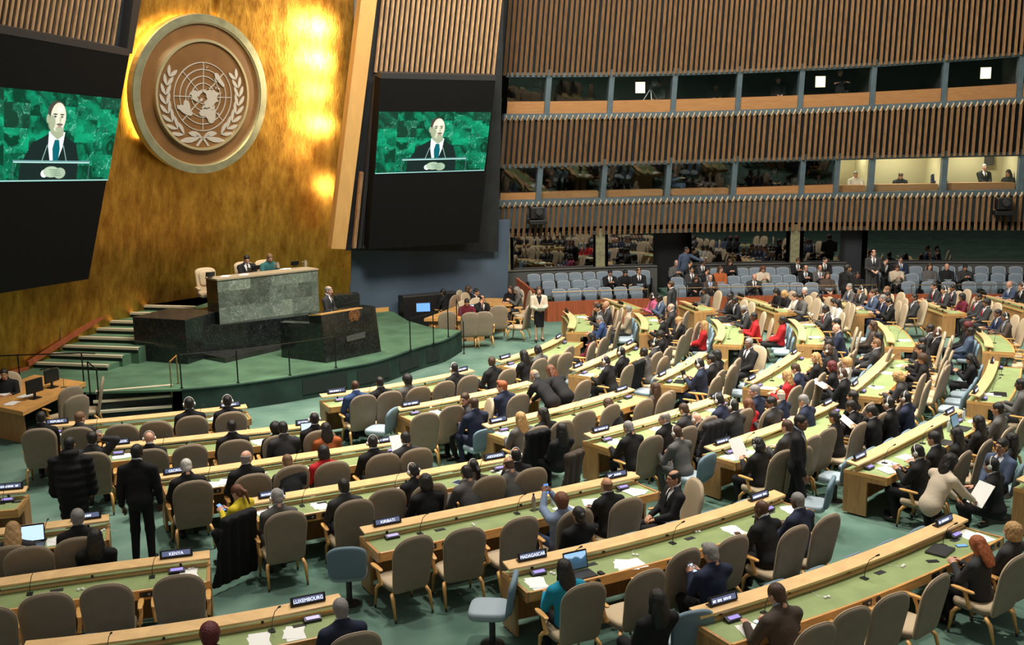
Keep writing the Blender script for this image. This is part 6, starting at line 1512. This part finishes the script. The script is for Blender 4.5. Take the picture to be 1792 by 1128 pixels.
for key, d in DESKS.items():
    if key in ('R7',): continue
    step = 1.35 if key[0] in 'LMR' else 1.5; n_ = max(1, int(d.L / step))
    for i in range(n_):
        s = (i + .5) * d.L / n_; p, tg, n = dframe(d, s); q = p + n * .17; e = empty('microphone', (*q, .7235), math.atan2(n[1], n[0]))
        tag(e, 'thin black desk microphone on %s, %s from the gold wall end' % (DESKS[key].name, ORD[i]), 'microphone', 'gooseneck microphones on the desks')
        m = MB(); m.box((0, 0, .008), (.09, .07, .016), M_black, bev=.003); m.build('base', e)
        m = MB(); m.tube([(0, 0, .01), (.0, .01, .12), (.03, .04, .24), (.10, .07, .31)], .0045, M_black, 6); m.build('gooseneck', e); m = MB(); m.tube([(.10, .07, .31), (.135, .085, .335)], [.010, .012], M_black, 8); m.build('capsule', e)
        if key[0] in 'LM' :
            s2 = min(s + .30, d.L - .1); p, tg, n = dframe(d, s2); q = p + n * .17; b = MB(); b.box((0, 0, .003), (.15, .08, .006), M_grey, bev=.002); o = b.build('desk_box_cover'); o.location = (*q, .7235); o.rotation_euler = (0, 0, math.atan2(tg[1], tg[0])); tag(o, 'flat dark socket cover on %s, %s from the gold wall end' % (DESKS[key].name, ORD[i]), 'cover', 'flat socket covers on the desks')
def paper_mesh(seed):
    r = random.Random(seed); m = MB()
    for k in range(r.choice((2, 3, 4))):
        a = r.uniform(-.35, .35); R = RZ(a); w, l = .21, .297; m.box((r.uniform(-.07, .07), r.uniform(-.05, .05), .0015 + .0026 * k), (w, l, .002), M_paper, rot=R)
    return m.mesh('papers')
PAP = [paper_mesh(i) for i in range(6)]
# papers: (desk, x, y) of the sheets seen; z desk top
PAPERS = [('L4', 455, 1120), ('L4', 508, 1107), ('L2', 97, 945), ('M4', 448, 898), ('M3', 378, 848), ('M3', 400, 842), ('M6', 940, 1020), ('M6', 1085, 987), ('M6', 1105, 985), ('M5', 995, 890), ('M5', 1040, 878), ('M5', 1110, 860), ('M6', 1285, 928), ('M6', 1385, 890), ('M7', 1310, 1100), ('M7', 1700, 930), ('M7', 1720, 938), ('M3', 560, 823), ('M3', 695, 790), ('M4', 555, 885), ('M4', 697, 855), ('M4', 880, 822), ('M2', 95 + 120, 795), ('M2', 480, 765), ('M2', 455, 773),
 ('R4', 1068, 772), ('R4', 1140, 748), ('R5', 1285, 800), ('R5', 1305, 790), ('R4', 1235, 715), ('R3', 880, 757), ('R1', 600, 700), ('R1', 650, 690), ('R6', 1545, 808), ('R6', 1590, 800), ('R6', 1555, 822), ('R6', 1715, 738), ('S3', 1190, 660), ('S3', 1215, 640), ('S1', 900, 640), ('S2', 1022, 655), ('S2', 1045, 642), ('S4', 1340, 682), ('S4', 1370, 660), ('S5', 1530, 677), ('S5', 1550, 652), ('S5', 1580, 640), ('S6', 1735, 690), ('T3', 1280, 566), ('T4', 1410, 565), ('T4', 1425, 590), ('T5', 1585, 595), ('T2', 1150, 560), ('T1', 1020, 555), ('U3', 1370, 533), ('U4', 1508, 540), ('R2', 760, 720), ('R2', 870, 700), ('M1', 110, 760), ('M1', 380, 728), ('L3', 330, 1003)]
pc = {}
for i, (key, x, y) in enumerate(PAPERS):
    d, q, s, dd = along(key, x, y, .725); s = min(max(s, .22), d.L - .22); dd = min(max(dd, .20), .40); p, tg, n = dframe(d, s); q = p + n * dd
    k = pc.get(key, 0); pc[key] = k + 1; o = link('paper_sheets', PAP[i % 6]); o.location = (*q, .7237); o.rotation_euler = (0, 0, math.atan2(tg[1], tg[0]) + random.uniform(-.4, .4))
    tag(o, 'loose white paper sheets on %s, %s lot' % (d.name, ORD[k]), 'papers', 'white papers lying on the desks')
def on_desk(name, key, x, y, build, label, cat, rot=0, z=.7237, group=None, smooth=False):
    d, q, s, dd = along(key, x, y, z); s = min(max(s, .1), d.L - .1); dd = min(max(dd, .08), .5); p, tg, n = dframe(d, s); q = p + n * dd
    if np.dot(np.cross([*tg, 0], [*n, 0]), [0, 0, 1]) > 0: tg = -tg
    e = empty(name, (*q, z), math.atan2(tg[1], tg[0]) + math.radians(rot)); tag(e, label, cat, group); build(e); return e
def laptop(screen_mat, extra=None):
    def b(e):
        m = MB(); m.box((0, -.02, .009), (.34, .24, .018), M_grey, bev=.004); m.build('keyboard_base', e)
        m = MB(); R = RX(math.radians(-14)); m.box((0, .125, .14), (.34, .012, .24), M_black, rot=R, bev=.003); l = m.build('lid', e); m = MB(); m.box((0, .1185, .14), (.31, .003, .20), screen_mat, rot=R); m.build('display', l)
    return b
def landscape():
    m = mat('landscape_display', (.02, .03, .04), .3); nt = m.node_tree; bs = nt.nodes['Principled BSDF']; tc = nt.nodes.new('ShaderNodeTexCoord'); sx = nt.nodes.new('ShaderNodeSeparateXYZ'); nt.links.new(tc.outputs['Object'], sx.inputs[0])
    nz = nt.nodes.new('ShaderNodeTexNoise'); nz.inputs['Scale'].default_value = 9; nz.inputs['Detail'].default_value = 6; nt.links.new(tc.outputs['Object'], nz.inputs['Vector'])
    ad = nt.nodes.new('ShaderNodeMath'); ad.operation = 'MULTIPLY_ADD'; ad.inputs[1].default_value = .16; nt.links.new(nz.outputs['Fac'], ad.inputs[0]); nt.links.new(sx.outputs['Z'], ad.inputs[2])
    r = nt.nodes.new('ShaderNodeValToRGB'); e = r.color_ramp.elements; e[0].position = .08; e[0].color = (.01, .05, .03, 1); e[1].position = .32; e[1].color = (.25, .5, .8, 1)
    for p, c in ((.17, (.02, .05, .08, 1)), (.25, (.03, .09, .16, 1)), (.27, (.35, .5, .65, 1))): k = r.color_ramp.elements.new(p); k.color = c
    nt.links.new(ad.outputs[0], r.inputs[0]); nt.links.new(r.outputs[0], bs.inputs['Emission Color']); bs.inputs['Emission Strength'].default_value = .8; return m
on_desk('laptop', 'L2', 55, 955, laptop(M_lcd), 'open laptop with pale blue screen at the desk ahead of KENYA', 'laptop')
on_desk('laptop', 'M6', 1016, 1005, laptop(landscape()), 'open laptop showing a mountain landscape at the MADAGASCAR desk', 'laptop')
on_desk('laptop', 'M2', 545, 765, laptop(M_lcd), 'open laptop with white screen at the EQUATORIAL GUINEA desk', 'laptop')
on_desk('laptop', 'R6', 1655, 775, laptop(M_black), 'black open laptop on the sixth central desk', 'laptop')
on_desk('laptop', 'R6', 1682, 750, laptop(mat('lcd_dim', (.08, .14, .18), .3, emit=(.10, .2, .28), es=.6)), 'silver open laptop on the sixth central desk', 'laptop')
def bottle(col, cap, h):
    def b(e):
        m = MB(); m.lathe([(.028, 0), (.031, .01), (.031, h * .68), (.022, h * .8), (.012, h * .86), (.012, h * .9)], (0, 0, 0), col, 14); m.build('flask', e, True); m = MB(); m.lathe([(.015, h * .9), (.015, h)], (0, 0, 0), cap, 12); m.build('cap', e, True)
    return b
M_lilac = mat('lilac_steel', (.30, .26, .30), .35, .6); M_pet = mat('clear_bottle', (.45, .5, .55), .15, spec=.8)
on_desk('water_flask', 'M5', 934, 893, bottle(M_lilac, M_grey, .26), 'lilac grey steel flask standing on the KIRIBATI desk', 'flask')
on_desk('water_bottle', 'M5', 967, 884, bottle(M_pet, M_grey, .22), 'small clear water bottle standing on the KIRIBATI desk', 'bottle')
on_desk('water_bottle', 'R6', 1686, 735, bottle(M_pet, M_white, .23), 'clear water bottle on the sixth central desk beside name plate', 'bottle')
on_desk('water_bottle', 'R6', 1660, 755, bottle(M_pet, M_white, .23), 'clear water bottle beside black laptop on the sixth central desk', 'bottle')
on_desk('water_bottle', 'M4', 813, 838, bottle(M_pet, mat('orange_cap', (.5, .15, .05), .4), .22), 'clear water bottle at the INDONESIA desk by the ponytailed person', 'bottle')
def earpiece(e):
    m = MB(); m.lathe([(.018, 0), (.022, .008), (.018, .022), (.006, .028)], (0, 0, 0), M_white, 10); m.lathe([(.018, 0), (.022, .008), (.018, .022), (.006, .028)], (.05, .01, 0), M_white, 10); m.tube([(0, 0, .015), (.025, .005, .02), (.05, .01, .015)], .006, M_white, 6); m.build('ear_cup', e, True)
    m = MB(); m.tube([(.05, .0, .01), (.09, -.05, .004), (.12, -.12, .004), (.11, -.2, .004)], .003, M_white, 5); m.build('cable', e)
for i, (key, x, y, w) in enumerate((('L3', 137, 1033, 'KENYA desk, middle'), ('L3', 332, 985, 'KENYA desk, by the sign'), ('L2', 178, 930, 'desk ahead of KENYA'), ('L1', 21, 875, 'desk two rows ahead of KENYA'), ('M5', 830, 920, 'KIRIBATI desk'), ('M6', 970, 1005, 'MADAGASCAR desk by the laptop'), ('M6', 1115, 972, 'MADAGASCAR desk by white papers'), ('M6', 1222, 930, 'MADAGASCAR desk beyond the second chair'), ('M7', 1450, 1045, 'desk behind MADAGASCAR, near chairs'), ('M7', 1582, 990, 'desk behind MADAGASCAR by the folder'), ('M3', 467, 828, 'desk ahead of INDONESIA'), ('M7', 1677, 935, 'desk behind MADAGASCAR by sign'))):
    on_desk('earpiece', key, x, y, earpiece, 'white earpiece with cable lying on the ' + w, 'earpiece', 20 * i, group='white earpieces on the desks')
def slab(w, l, h, m1, m2=None, name='case'):
    def b(e):
        m = MB(); m.box((0, 0, h / 2), (w, l, h), m1, bev=min(.006, h * .3)); m.build(name, e)
        if m2: m = MB(); m.box((0, 0, h + .0005), (w * .9, l * .9, .001), m2); m.build('display', e)
    return b
on_desk('leather_folder', 'M7', 1645, 965, slab(.36, .26, .035, M_grey), 'dark grey leather folder on the desk behind MADAGASCAR', 'folder', 10)
on_desk('phone', 'M7', 1632, 982, slab(.075, .15, .01, M_black), 'black phone lying on the desk behind MADAGASCAR', 'phone', 60)
on_desk('phone', 'M7', 1683, 955, slab(.075, .15, .01, M_black, M_lcdblue), 'phone with blue screen on the desk behind MADAGASCAR', 'phone', 60)
on_desk('phone', 'M7', 1330, 1090, slab(.075, .15, .01, M_white, M_lcd), 'phone with pale blue screen before the brown suited person', 'phone', 20)
on_desk('phone', 'M5', 1037, 886, slab(.09, .17, .012, M_black), 'black phone lying on papers at the KIRIBATI desk', 'phone', 40)
on_desk('tablet', 'M4', 805, 845, slab(.18, .25, .01, M_white, mat('tablet_dark', (.02, .04, .1), .2)), 'white tablet on the INDONESIA desk before the ponytailed person', 'tablet', 20)
on_desk('computer_mouse', 'M6', 1052, 1005, slab(.06, .1, .035, M_black), 'black computer mouse beside the landscape laptop', 'mouse')
on_desk('camera_lens', 'M7', 1650, 938, lambda e: MB().lathe([(.035, 0), (.035, .05), (.04, .055), (.04, .09), (.03, .09)], (0, 0, 0), M_black, 14).build('barrel', e), 'black lens barrel on the desk behind MADAGASCAR', 'lens')
on_desk('laptop', 'R5', 1398, 705, laptop(M_black), 'black laptop near the last name plate of the fifth central desk', 'laptop') if False else None
for key, x, y, w in (('S1', 925, 628, 'first booth side desk'), ('S3', 1190, 668, 'third booth side desk'), ('S2', 1040, 640, 'second booth side desk'), ('S6', 1750, 690, 'sixth booth side desk')):
    on_desk('dark_folder', key, x, y, slab(.34, .25, .02, M_black), 'flat black folder lying on the ' + w, 'folder', 8)
# hand-held things: phones and papers
def hand(px, py, side):
    o, pose = PERS[(px, py)]; p = POSES[pose]; pts = [W + nrm(f) * .085 + nrm(dn) * .02 for Sh, E_, W, hk, f, dn, sx in p.arm if side == 0 or sx == side]
    q = sum(pts) / len(pts); sc = o.scale[0]; rz = o.rotation_euler[2]; return np.array(o.location) + RZ(rz) @ q * sc, rz
def held_by(name, px, py, side, build, label, cat, tilt=.6, up=0.0):
    q, rz = hand(px, py, side); e = empty(name, (q + (0, 0, up)).tolist(), rz); e.rotation_euler = (tilt, 0, rz); tag(e, label, cat); build(e); return e
def sheet(w=.22, l=.31):
    def b(e): m = MB(); m.prism([(-w / 2, -.03, 0), (w / 2, -.03, 0), (w / 2, l - .03, .02), (-w / 2, l - .03, .02)], (0, 0, .003), M_paper); m.build('sheet', e)
    return b
PH = lambda disp=None, m=M_grey: slab(.085, .155, .011, m, disp)
held_by('phone', 163, 759, 1, PH(None, M_white), 'white phone held at the ear near EL SALVADOR sign', 'phone', 1.4)
held_by('phone', 1013, 881, 0, PH(M_lcdblue), 'phone raised to take a picture at the KIRIBATI desk', 'phone', 1.4, -.02)
held_by('phone', 1288, 983, 0, PH(M_lcd), 'phone in the hands of the navy sweater wearer', 'phone')
held_by('phone', 414, 849, 0, PH(M_lcdblue), 'phone with blue screen held by the wearer of yellow', 'phone')
held_by('phone', 487, 869, 0, PH(M_paper, M_white), 'white phone held by the grey suited person near INDONESIA aisle end', 'phone', .9)
held_by('phone', 1614, 789, 0, PH(M_lcd), 'phone held at the near end of the sixth central desk', 'phone')
held_by('phone', 1705, 620, 0, PH(), 'dark phone held by the person in black before sixth booth side desk', 'phone')
held_by('phone', 944, 610, 0, PH(), 'dark phone held at the first booth side desk', 'phone')
held_by('paper_page', 729, 776, 0, sheet(), 'white page held up at the desk ahead of INDONESIA', 'paper', .95)
held_by('paper_page', 1356, 776, 0, sheet(.32, .36), 'large white page held up at the fifth central desk', 'paper', 1.0)
held_by('paper_page', 1474, 654, 0, sheet(.34, .3), 'white page held by headset wearer before the fifth booth side desk', 'paper', .4)
held_by('paper_page', 1582, 737, 0, sheet(.24, .3), 'white papers held by the light trousered person before sixth central desk', 'paper', .5)
held_by('paper_page', 1664, 806, 1, sheet(.3, .36), 'white page held by the bending person in cream sweater', 'paper', .9)
held_by('paper_page', 943, 507, 0, sheet(.24, .2), 'white papers held by the walking person in cream jacket', 'paper', .5)
held_by('paper_page', 1445, 542, 0, sheet(.22, .3), 'pale folder held up at the fourth short side desk', 'paper', .9)
held_by('tablet', 1224, 637, 0, slab(.2, .26, .012, M_black), 'black tablet held upright at the third booth side desk', 'tablet', 1.2)
held_by('paper_page', 431.7, 452, 0, sheet(.22, .24), 'white paper in the hands of the reader at the rostrum', 'paper', .5)
# draped coats over chair backs
def coat_over(key, x, y, z, label, m, w=.60, l=.75, rot=0):
    d, q, s, dd = along(key, x, y, z); p0, tg, nn = dframe(d, s); rz = face(nn) + math.radians(rot)
    def fn(P):
        t = np.clip((1.05 - P[..., 2]) / l, 0, 1); hw = w / 2 * (.78 + .35 * t); fold = .018 * np.sin(P[..., 0] * 38 + P[..., 2] * 5)
        back = np.maximum(np.abs(P[..., 1] + .36 + .20 * (P[..., 2] - 1.0) + fold) - .035, np.maximum(np.abs(P[..., 0]) - hw, np.maximum(P[..., 2] - 1.08, 1.05 - l - P[..., 2] + .03 * np.sin(P[..., 0] * 20))))
        top = sd_cone(P, (-w * .33, -.335, 1.04), (w * .33, -.335, 1.04), .07, .07); return smin(back, top, .04)
    V, Q = nets(fn, (-.5, -.65, .1), (.5, -.1, 1.2), .018); o = link('draped_coat', qmesh('draped_coat', V, Q, [m])); b = p0 + nn * dd; off = RZ(rz) @ np.array([0, .34, 0]); o.location = (b[0] + off[0], b[1] + off[1], 0); o.rotation_euler = (0, 0, rz); tag(o, label, 'coat')
coat_over('M3', 418, 915, .95, 'black leather coat draped over a chair beside the INDONESIA desk end', CL['black'], .68, .98, 30)
coat_over('R3', 941, 762, 1.0, 'black coat hung over chair back at the third central desk', CL['black'], .6, .8)
coat_over('M4', 1005, 800, 1.0, 'long brown coat hung over chair beyond the INDONESIA sign', CL['brown'], .5, .95, 20)
coat_over('R4', 1248, 748, .98, 'dark grey coat thrown over chair at the fourth central desk', CL['charcoal'], .6, .55)
coat_over('S2', 1117, 640, .98, 'black quilted coat on chair back at the second booth side desk', CL['black'], .62, .95)
coat_over('R5', 1440, 765, .98, 'black coat on chair back at the fifth central desk', CL['black'], .6, .75) if False else None
coat_over('R5', 1525, 735, 1.0, 'black coat hung on chair beside the sixth central desk', CL['black'], .6, .85)
# ------------------------------------------------------------------ rostrum clutter
def on_bench(name, x, y, build, label, cat, rz=-2.6, z=2.64):
    q = at(x, y, z); e = empty(name, q.tolist(), rz); tag(e, label, cat); build(e); return e
for i, (x, y, l) in enumerate(((368, 486, 'by the empty cream chair'), (447, 474, 'between the two seated people'), (516, 466, 'beside the pitcher'))):
    on_bench('desk_monitor', x, y, lambda e: (MB().box((0, 0, .02), (.12, .10, .02), M_black).build('foot', e), MB().box((0, .02, .10), (.24, .02, .13), M_black, rot=RX(-.35), bev=.006).build('display', e)), 'small black monitor on the rostrum ' + l, 'monitor')
M_wicker = mat('carafe_steel', (.5, .42, .3), .3, .7)
for i, (x, y, l) in enumerate(((535, 466, 'at the lectern end'), (486, 470, 'beside the person in teal'))):
    def jug(e):
        m = MB(); m.lathe([(.05, 0), (.065, .02), (.06, .12), (.04, .16), (.045, .18)], (0, 0, 0), M_wicker, 14); m.build('jug_body', e, True); m = MB(); m.tube([(.05, 0, .15), (.1, 0, .13), (.1, 0, .06), (.06, 0, .04)], .007, M_wicker, 6); m.build('handle', e)
    on_bench('water_jug', x, y, jug, 'metal water jug on the rostrum ' + l, 'jug')
for i, (x, y) in enumerate(((395, 483), (425, 480), (500, 470))):
    o = link('paper_sheets', PAP[i]); o.location = at(x, y, 2.642).tolist(); tag(o, 'papers lying on the marble rostrum, %s lot from the stairs' % ORD[i], 'papers', 'papers on the rostrum')
# ------------------------------------------------------------------ side tables and their staff
def table(label, quad_px, z=.74, m=M_wood, front=True):
    q = [at(x, y, z) for x, y in quad_px]; c = sum(q) / 4; e = empty('staff_table', (c[0], c[1], 0), 0, label, 'table'); mb = MB(); mb.prism([p - (c[0], c[1], 0) for p in q], (0, 0, -.09), m); mb.build('tabletop', e)
    cc = np.array([0, 0, 0]); 
    for a, b in ((0, 1), (2, 3)):
        p = [(q[a] - (c[0], c[1], z)) * .9, (q[b] - (c[0], c[1], z)) * .9]; mb = MB(); mb.prism([p[0], p[1], p[1] * .94, p[0] * .94], (0, 0, z - .09), M_panel); mb.build('side_panel', e)
    return e
table('long wooden reception table beside the stairs with monitors on it', [(-60, 700), (40, 720), (150, 668), (60, 655)])
table('wooden staff table with chairs near the platform corner', [(742, 557), (850, 556), (893, 540), (806, 532)])
table('wooden staff table against the blue wall with boxes of papers', [(852, 531), (897, 531), (903, 522), (847, 521)])
CH2 = [(94, 675, 'reception table, closest to the camera'), (103, 690, 'reception table, beside the stairs'), (135, 665, 'reception table, by the front steps')]
for x, y, w in CH2:
    q = at(x, y, 1.12); o = put(CHAIR_B, (q[0] + .1, q[1] + .1, 0), math.radians(55 if x < 120 else 110)); tag(o, 'tan armchair at the ' + w, 'chair', 'tan armchairs at the staff tables')
for x, y, a, w in ((774, 549, 20, 'staff table, by the platform rail'), (817, 546, 15, 'staff table, by the open laptop'), (845, 544.5, 5, 'staff table, third along'), (869, 534, 10, 'staff table, farthest along'), (906, 535, 70, 'end of the staff table'), (917, 514, 110, 'staff table by the blue wall'), (808, 506, -100, 'staff table by the blue wall, far side')):
    q = at(x, y, 1.12); o = put(CHAIR_B, (q[0], q[1] + (.75 if x < 800 else -.15 if 'blue wall' in w else .3), 0), math.radians(a)); tag(o, 'tan armchair at the ' + w, 'chair', 'tan armchairs at the staff tables')
for x, y, rz, h, s_, o_, ps, lab, fl in ((7, 650, 200, 'uk', 2, 'k', 'F', 'person in black shirt sitting at the reception table', ''), (820, 503, -110, 'ln', 2, 'k', 'A', 'person in black sitting by the blue wall at the staff table', ''), (834, 508, -120, 'sk', 2, 'K', 'F', 'person in dark suit behind the paper boxes at the staff table', ''), (844, 520, 200, 'rk', 2, 'K', 'C', 'person in black suit facing the hall at the staff table', ''), (817, 526, 190, 'sk', 2, 'm', 'W', 'person in maroon bent over the laptop at the staff table', ''), (893, 503, 150, 'ln', 1, 'k', 'F', 'person in black holding papers at the table by the blue wall', ''), (904, 505, 100, 'lg', 1, 'g', 'P', 'person in grey with long hair at the table by the blue wall', ''), (775, 509, 60, 'sk', 2, 'k', 'F', 'person in black sitting in shade behind the platform rail', '')):
    p = POSES[ps]; z0 = 0; rz = math.radians(rz); q = at(x, y, z0 + p.head[2] + .02); hd = RZ(rz) @ p.head; b = q - np.array([hd[0], hd[1], 0]); o = person(ps, (b[0], b[1], z0), rz, h, s_, o_, fl, .97); tag(o, lab, 'person')
    c = put(CHAIR_B, (b[0], b[1], 0), rz); tag(c, 'tan armchair under the ' + lab.replace(' sitting', '').replace('person', 'one'), 'chair', 'tan armchairs at the staff tables') if len(lab.split()) < 12 else tag(c, 'tan armchair under the ' + ' '.join(lab.split()[1:9]), 'chair', 'tan armchairs at the staff tables')
def free_item(name, x, y, z, build, label, cat, rz=0):
    q = at(x, y, z); e = empty(name, q.tolist(), math.radians(rz)); tag(e, label, cat); build(e); return e
def monitor(m_):
    def b(e): MB().box((0, 0, .01), (.22, .16, .02), M_black).build('foot', e); MB().box((0, .01, .1), (.05, .03, .2), M_black).build('stand', e); s = MB().box((0, 0, .28), (.46, .03, .30), M_black, bev=.006).build('casing', e); MB().box((0, -.017, .28), (.42, .004, .26), m_).build('display', s)
    return b
free_item('computer_monitor', 741, 553, .74, monitor(M_lcdblue), 'monitor with bright blue screen at the platform corner table', 'monitor', 10)
free_item('laptop', 824, 548, .74, laptop(M_lcd), 'small open laptop with white screen on the staff table', 'laptop', 20)
free_item('computer_monitor', 62, 697, .74, monitor(M_black), 'black monitor seen edge on at the reception table', 'monitor', 70)
free_item('computer_monitor', 92, 678, .74, monitor(M_black), 'second black monitor at the reception table by the lamp', 'monitor', 75)
def lamp(e): MB().lathe([(.07, 0), (.07, .015), (.02, .02)], (0, 0, 0), M_metal, 12).build('base', e); MB().tube([(0, 0, .01), (.0, .0, .2), (-.10, .0, .46), (-.34, 0, .44)], .008, M_metal, 6).build('arm', e); MB().tube([(-.34, 0, .44), (-.5, 0, .42)], .02, M_grey, 8).build('lamp_head', e)
free_item('desk_lamp', 112, 678, .74, lamp, 'thin silver desk lamp on the reception table', 'lamp', 0)
for i, (x, y) in enumerate(((18, 705), (45, 692), (8, 690))):
    o = link('paper_sheets', PAP[i + 1]); o.location = at(x, y, .745).tolist(); tag(o, 'papers on the reception table, %s lot' % ORD[i], 'papers', 'papers on the reception table')
for i, (x, y, c, l) in enumerate(((848, 514, M_white, 'white tray of papers'), (856, 516, M_paper, 'stacked paper tray'), (866, 517, M_redwood, 'red index box'), (873, 518, M_white, 'white card box'))):
    free_item('paper_tray', x, y, .74, slab(.3, .24, .22 - .03 * i, c), l + ' on the table by the blue wall', 'tray', 15)
cs = MB(); cs.box((0, 0, .58), (1.9, .45, 1.16), M_black, bev=.03); cs.box((0, -.08, 1.17), (1.9, .25, .03), M_grey); o = cs.build('equipment_console'); q = at(730, 540, .3); o.location = (-2.78, 33.55, 0); o.rotation_euler = (0, 0, math.radians(28)); tag(o, 'long black equipment console in front of the blue wall', 'console')
bx = MB(); bx.box((0, 0, .45), (.35, .45, .9), mat('grey_cabinet', (.35, .38, .36), .6), bev=.01); o = bx.build('file_cabinet'); q = at(797, 543, 0); o.location = (q[0], q[1] + .1, 0); tag(o, 'small pale grey cabinet beside the black equipment console', 'cabinet')
# ------------------------------------------------------------------ booths: people, lamps, camera
def in_booth(x, y, band, depth, pose, hair, skin, outf, label, face_=180):
    """head at the picture point, a set depth behind the glass"""
    p = POSES[pose]; u, z = on_wall(x, y, -depth); q = cw(u, z, -depth); rz = math.radians(face_); hd = RZ(rz) @ p.head; o = person(pose, (q[0] - hd[0], q[1] - hd[1], z - p.head[2]), rz, hair, skin, outf, ''); tag(o, label, 'person', 'people in the glass booths'); 
    st = MB(); 
    return o
for a in ((880, 163, 1, .9, 'S', 'sk', 2, 'k', 'person in dark top in the upper booth beside the video screen', 120), (1158, 146, 1, 1.1, 'f', 'sn', 1, 'd', 'camera operator standing in the third upper booth', 140), (1255, 152, 1, 1.4, 'F', 'sk', 2, 'k', 'person in black in the fourth upper booth', 180), (1362, 140, 1, 1.2, 'h', 'sn', 1, 'k', 'photographer in black standing in the fifth upper booth', 180), (1468, 128, 1, 1.0, 'X', 'sg', 1, 'k', 'person in black with crossed arms in the sixth upper booth', 180),
          (1183, 291, 2, .9, 'F', 'sg', 1, 's', 'person in blue shirt at a monitor in the lower booth', -120), (975, 300, 2, 1.2, 'P', 'ln', 1, 'k', 'person in black in the second lower booth', 150), (1070, 300, 2, 1.2, 'F', 'sn', 1, 'k', 'person in black in the third lower booth', 150), (1355, 300, 2, 1.3, 'F', 'sk', 2, 'k', 'person in black in the fifth lower booth', 180), (1388, 304, 2, 1.5, 'F', 'sk', 2, 'd', 'person at a laptop in the fifth lower booth', 180), (1430, 308, 2, 1.2, 'F', 'sk', 2, 'k', 'person in the narrow dark lower booth', 180),
          (1494, 305, 2, 1.0, 'F', 'sg', 1, 'w', 'person in white in the first lit interpreter booth', 170), (1571, 308, 2, 1.0, 'P', 'sn', 1, 'k', 'person in black beside equipment in the middle lit booth', 170), (1635, 298, 2, 1.3, 'W', 'sn', 1, 'N', 'person in navy suit writing in the middle lit booth', 180), (1711, 293, 2, 1.4, 'S', 'sg', 1, 'K', 'person in black suit in the lit booth at the far end', 180), (1757, 303, 2, .8, 'F', 'xk', 2, 'k', 'curly haired person in black in the lit booth at the far end', 120)):
    in_booth(*a[:9], face_=a[9])
def wall_thing(name, x, y, out, build, label, cat):
    u, z = on_wall(x, y, out); q = cw(u, z, out); e = empty(name, q.tolist(), -(u - 9.5) / 45); tag(e, label, cat); build(e); return e
M_winlit = mat('lit_window', (.7, .62, .3), .5, emit=(1, .88, .48), es=1.5)
for i, (x, y, w) in enumerate(((881, 158, 'beside the video screen'), (1132, 153, 'behind the booth camera'), (1430, 143, 'in the sixth upper booth'), (1704, 128, 'in the eighth upper booth'))):
    wall_thing('door_light', x, y, -2.45, lambda e: (MB().box((0, 0, 0), (.36, .02, .40), M_winlit).build('pane', e), MB().box((0, .015, 0), (.42, .02, .46), M_grey).build('frame', e)), 'small lit door pane at the back ' + w, 'window')
def tvcam(e):
    MB().box((0, 0, 0), (.22, .5, .26), M_black, bev=.02).build('camera_body', e); MB().tube([(0, -.25, .02), (0, -.5, .02)], [.09, .11], M_black, 12).build('lens', e)
    for a in (-1, 0, 1): MB().tube([(0, 0, -.12), (a * .45, .1 - .3 * (a == 0), -.85)], .02, M_metal, 6).build('tripod_leg', e)
wall_thing('television_camera', 1143, 148, -.8, tvcam, 'television camera on tripod in the third upper booth', 'camera')
def hungcam(e):
    MB().box((0, 0, 0), (.5, .45, .42), M_black, bev=.03).build('camera_body', e); MB().box((0, .0, -.33), (.62, .5, .16), M_black, bev=.02).build('mount', e); MB().tube([(0, -.22, .05), (0, -.42, .05)], [.11, .12], M_grey, 12).build('lens', e)
wall_thing('broadcast_camera', 935, 372, .45, hungcam, 'black broadcast camera hung before the lowest slats near the screen', 'camera')
wall_thing('broadcast_camera', 1760, 356, .45, hungcam, 'black broadcast camera hung before the lowest slats far along the wall', 'camera')
for x, y, w in ((1503, 286, 'first'), (1711, 280, 'last')):
    wall_thing('wall_picture', x, y, -2.3, lambda e: (MB().box((0, 0, 0), (.34, .02, .42), M_grey).build('frame', e), MB().box((0, -.012, 0), (.29, .004, .36), M_roomfloor).build('picture', e)), 'small dark framed picture in the %s lit booth' % w, 'picture')
# worktops inside the lit and half-lit booths
for k, i in enumerate((1, 2, 3, 6, 7, 8)):
    u0, u1 = mul2[i] + .15, mul2[i + 1] - .15; zz = Z_qb((u0 + u1) / 2) + .2; m = MB(); wall_band(m, lambda u: zz, lambda u: zz + .05, M_sill, -.3, u0=u0, u1=u1, n=3, depth=.55); o = m.build('booth_worktop'); tag(o, 'wooden worktop in the %s glazed lower booth' % ORD[k], 'worktop', 'worktops of the lower booths')
# what the spare models are not used for goes
for p in (CHAIR_A, CHAIR_B, CHAIR_BLUE, CHAIR_TH, CHAIR_CR):
    if p.name not in USED: bpy.data.objects.remove(p)
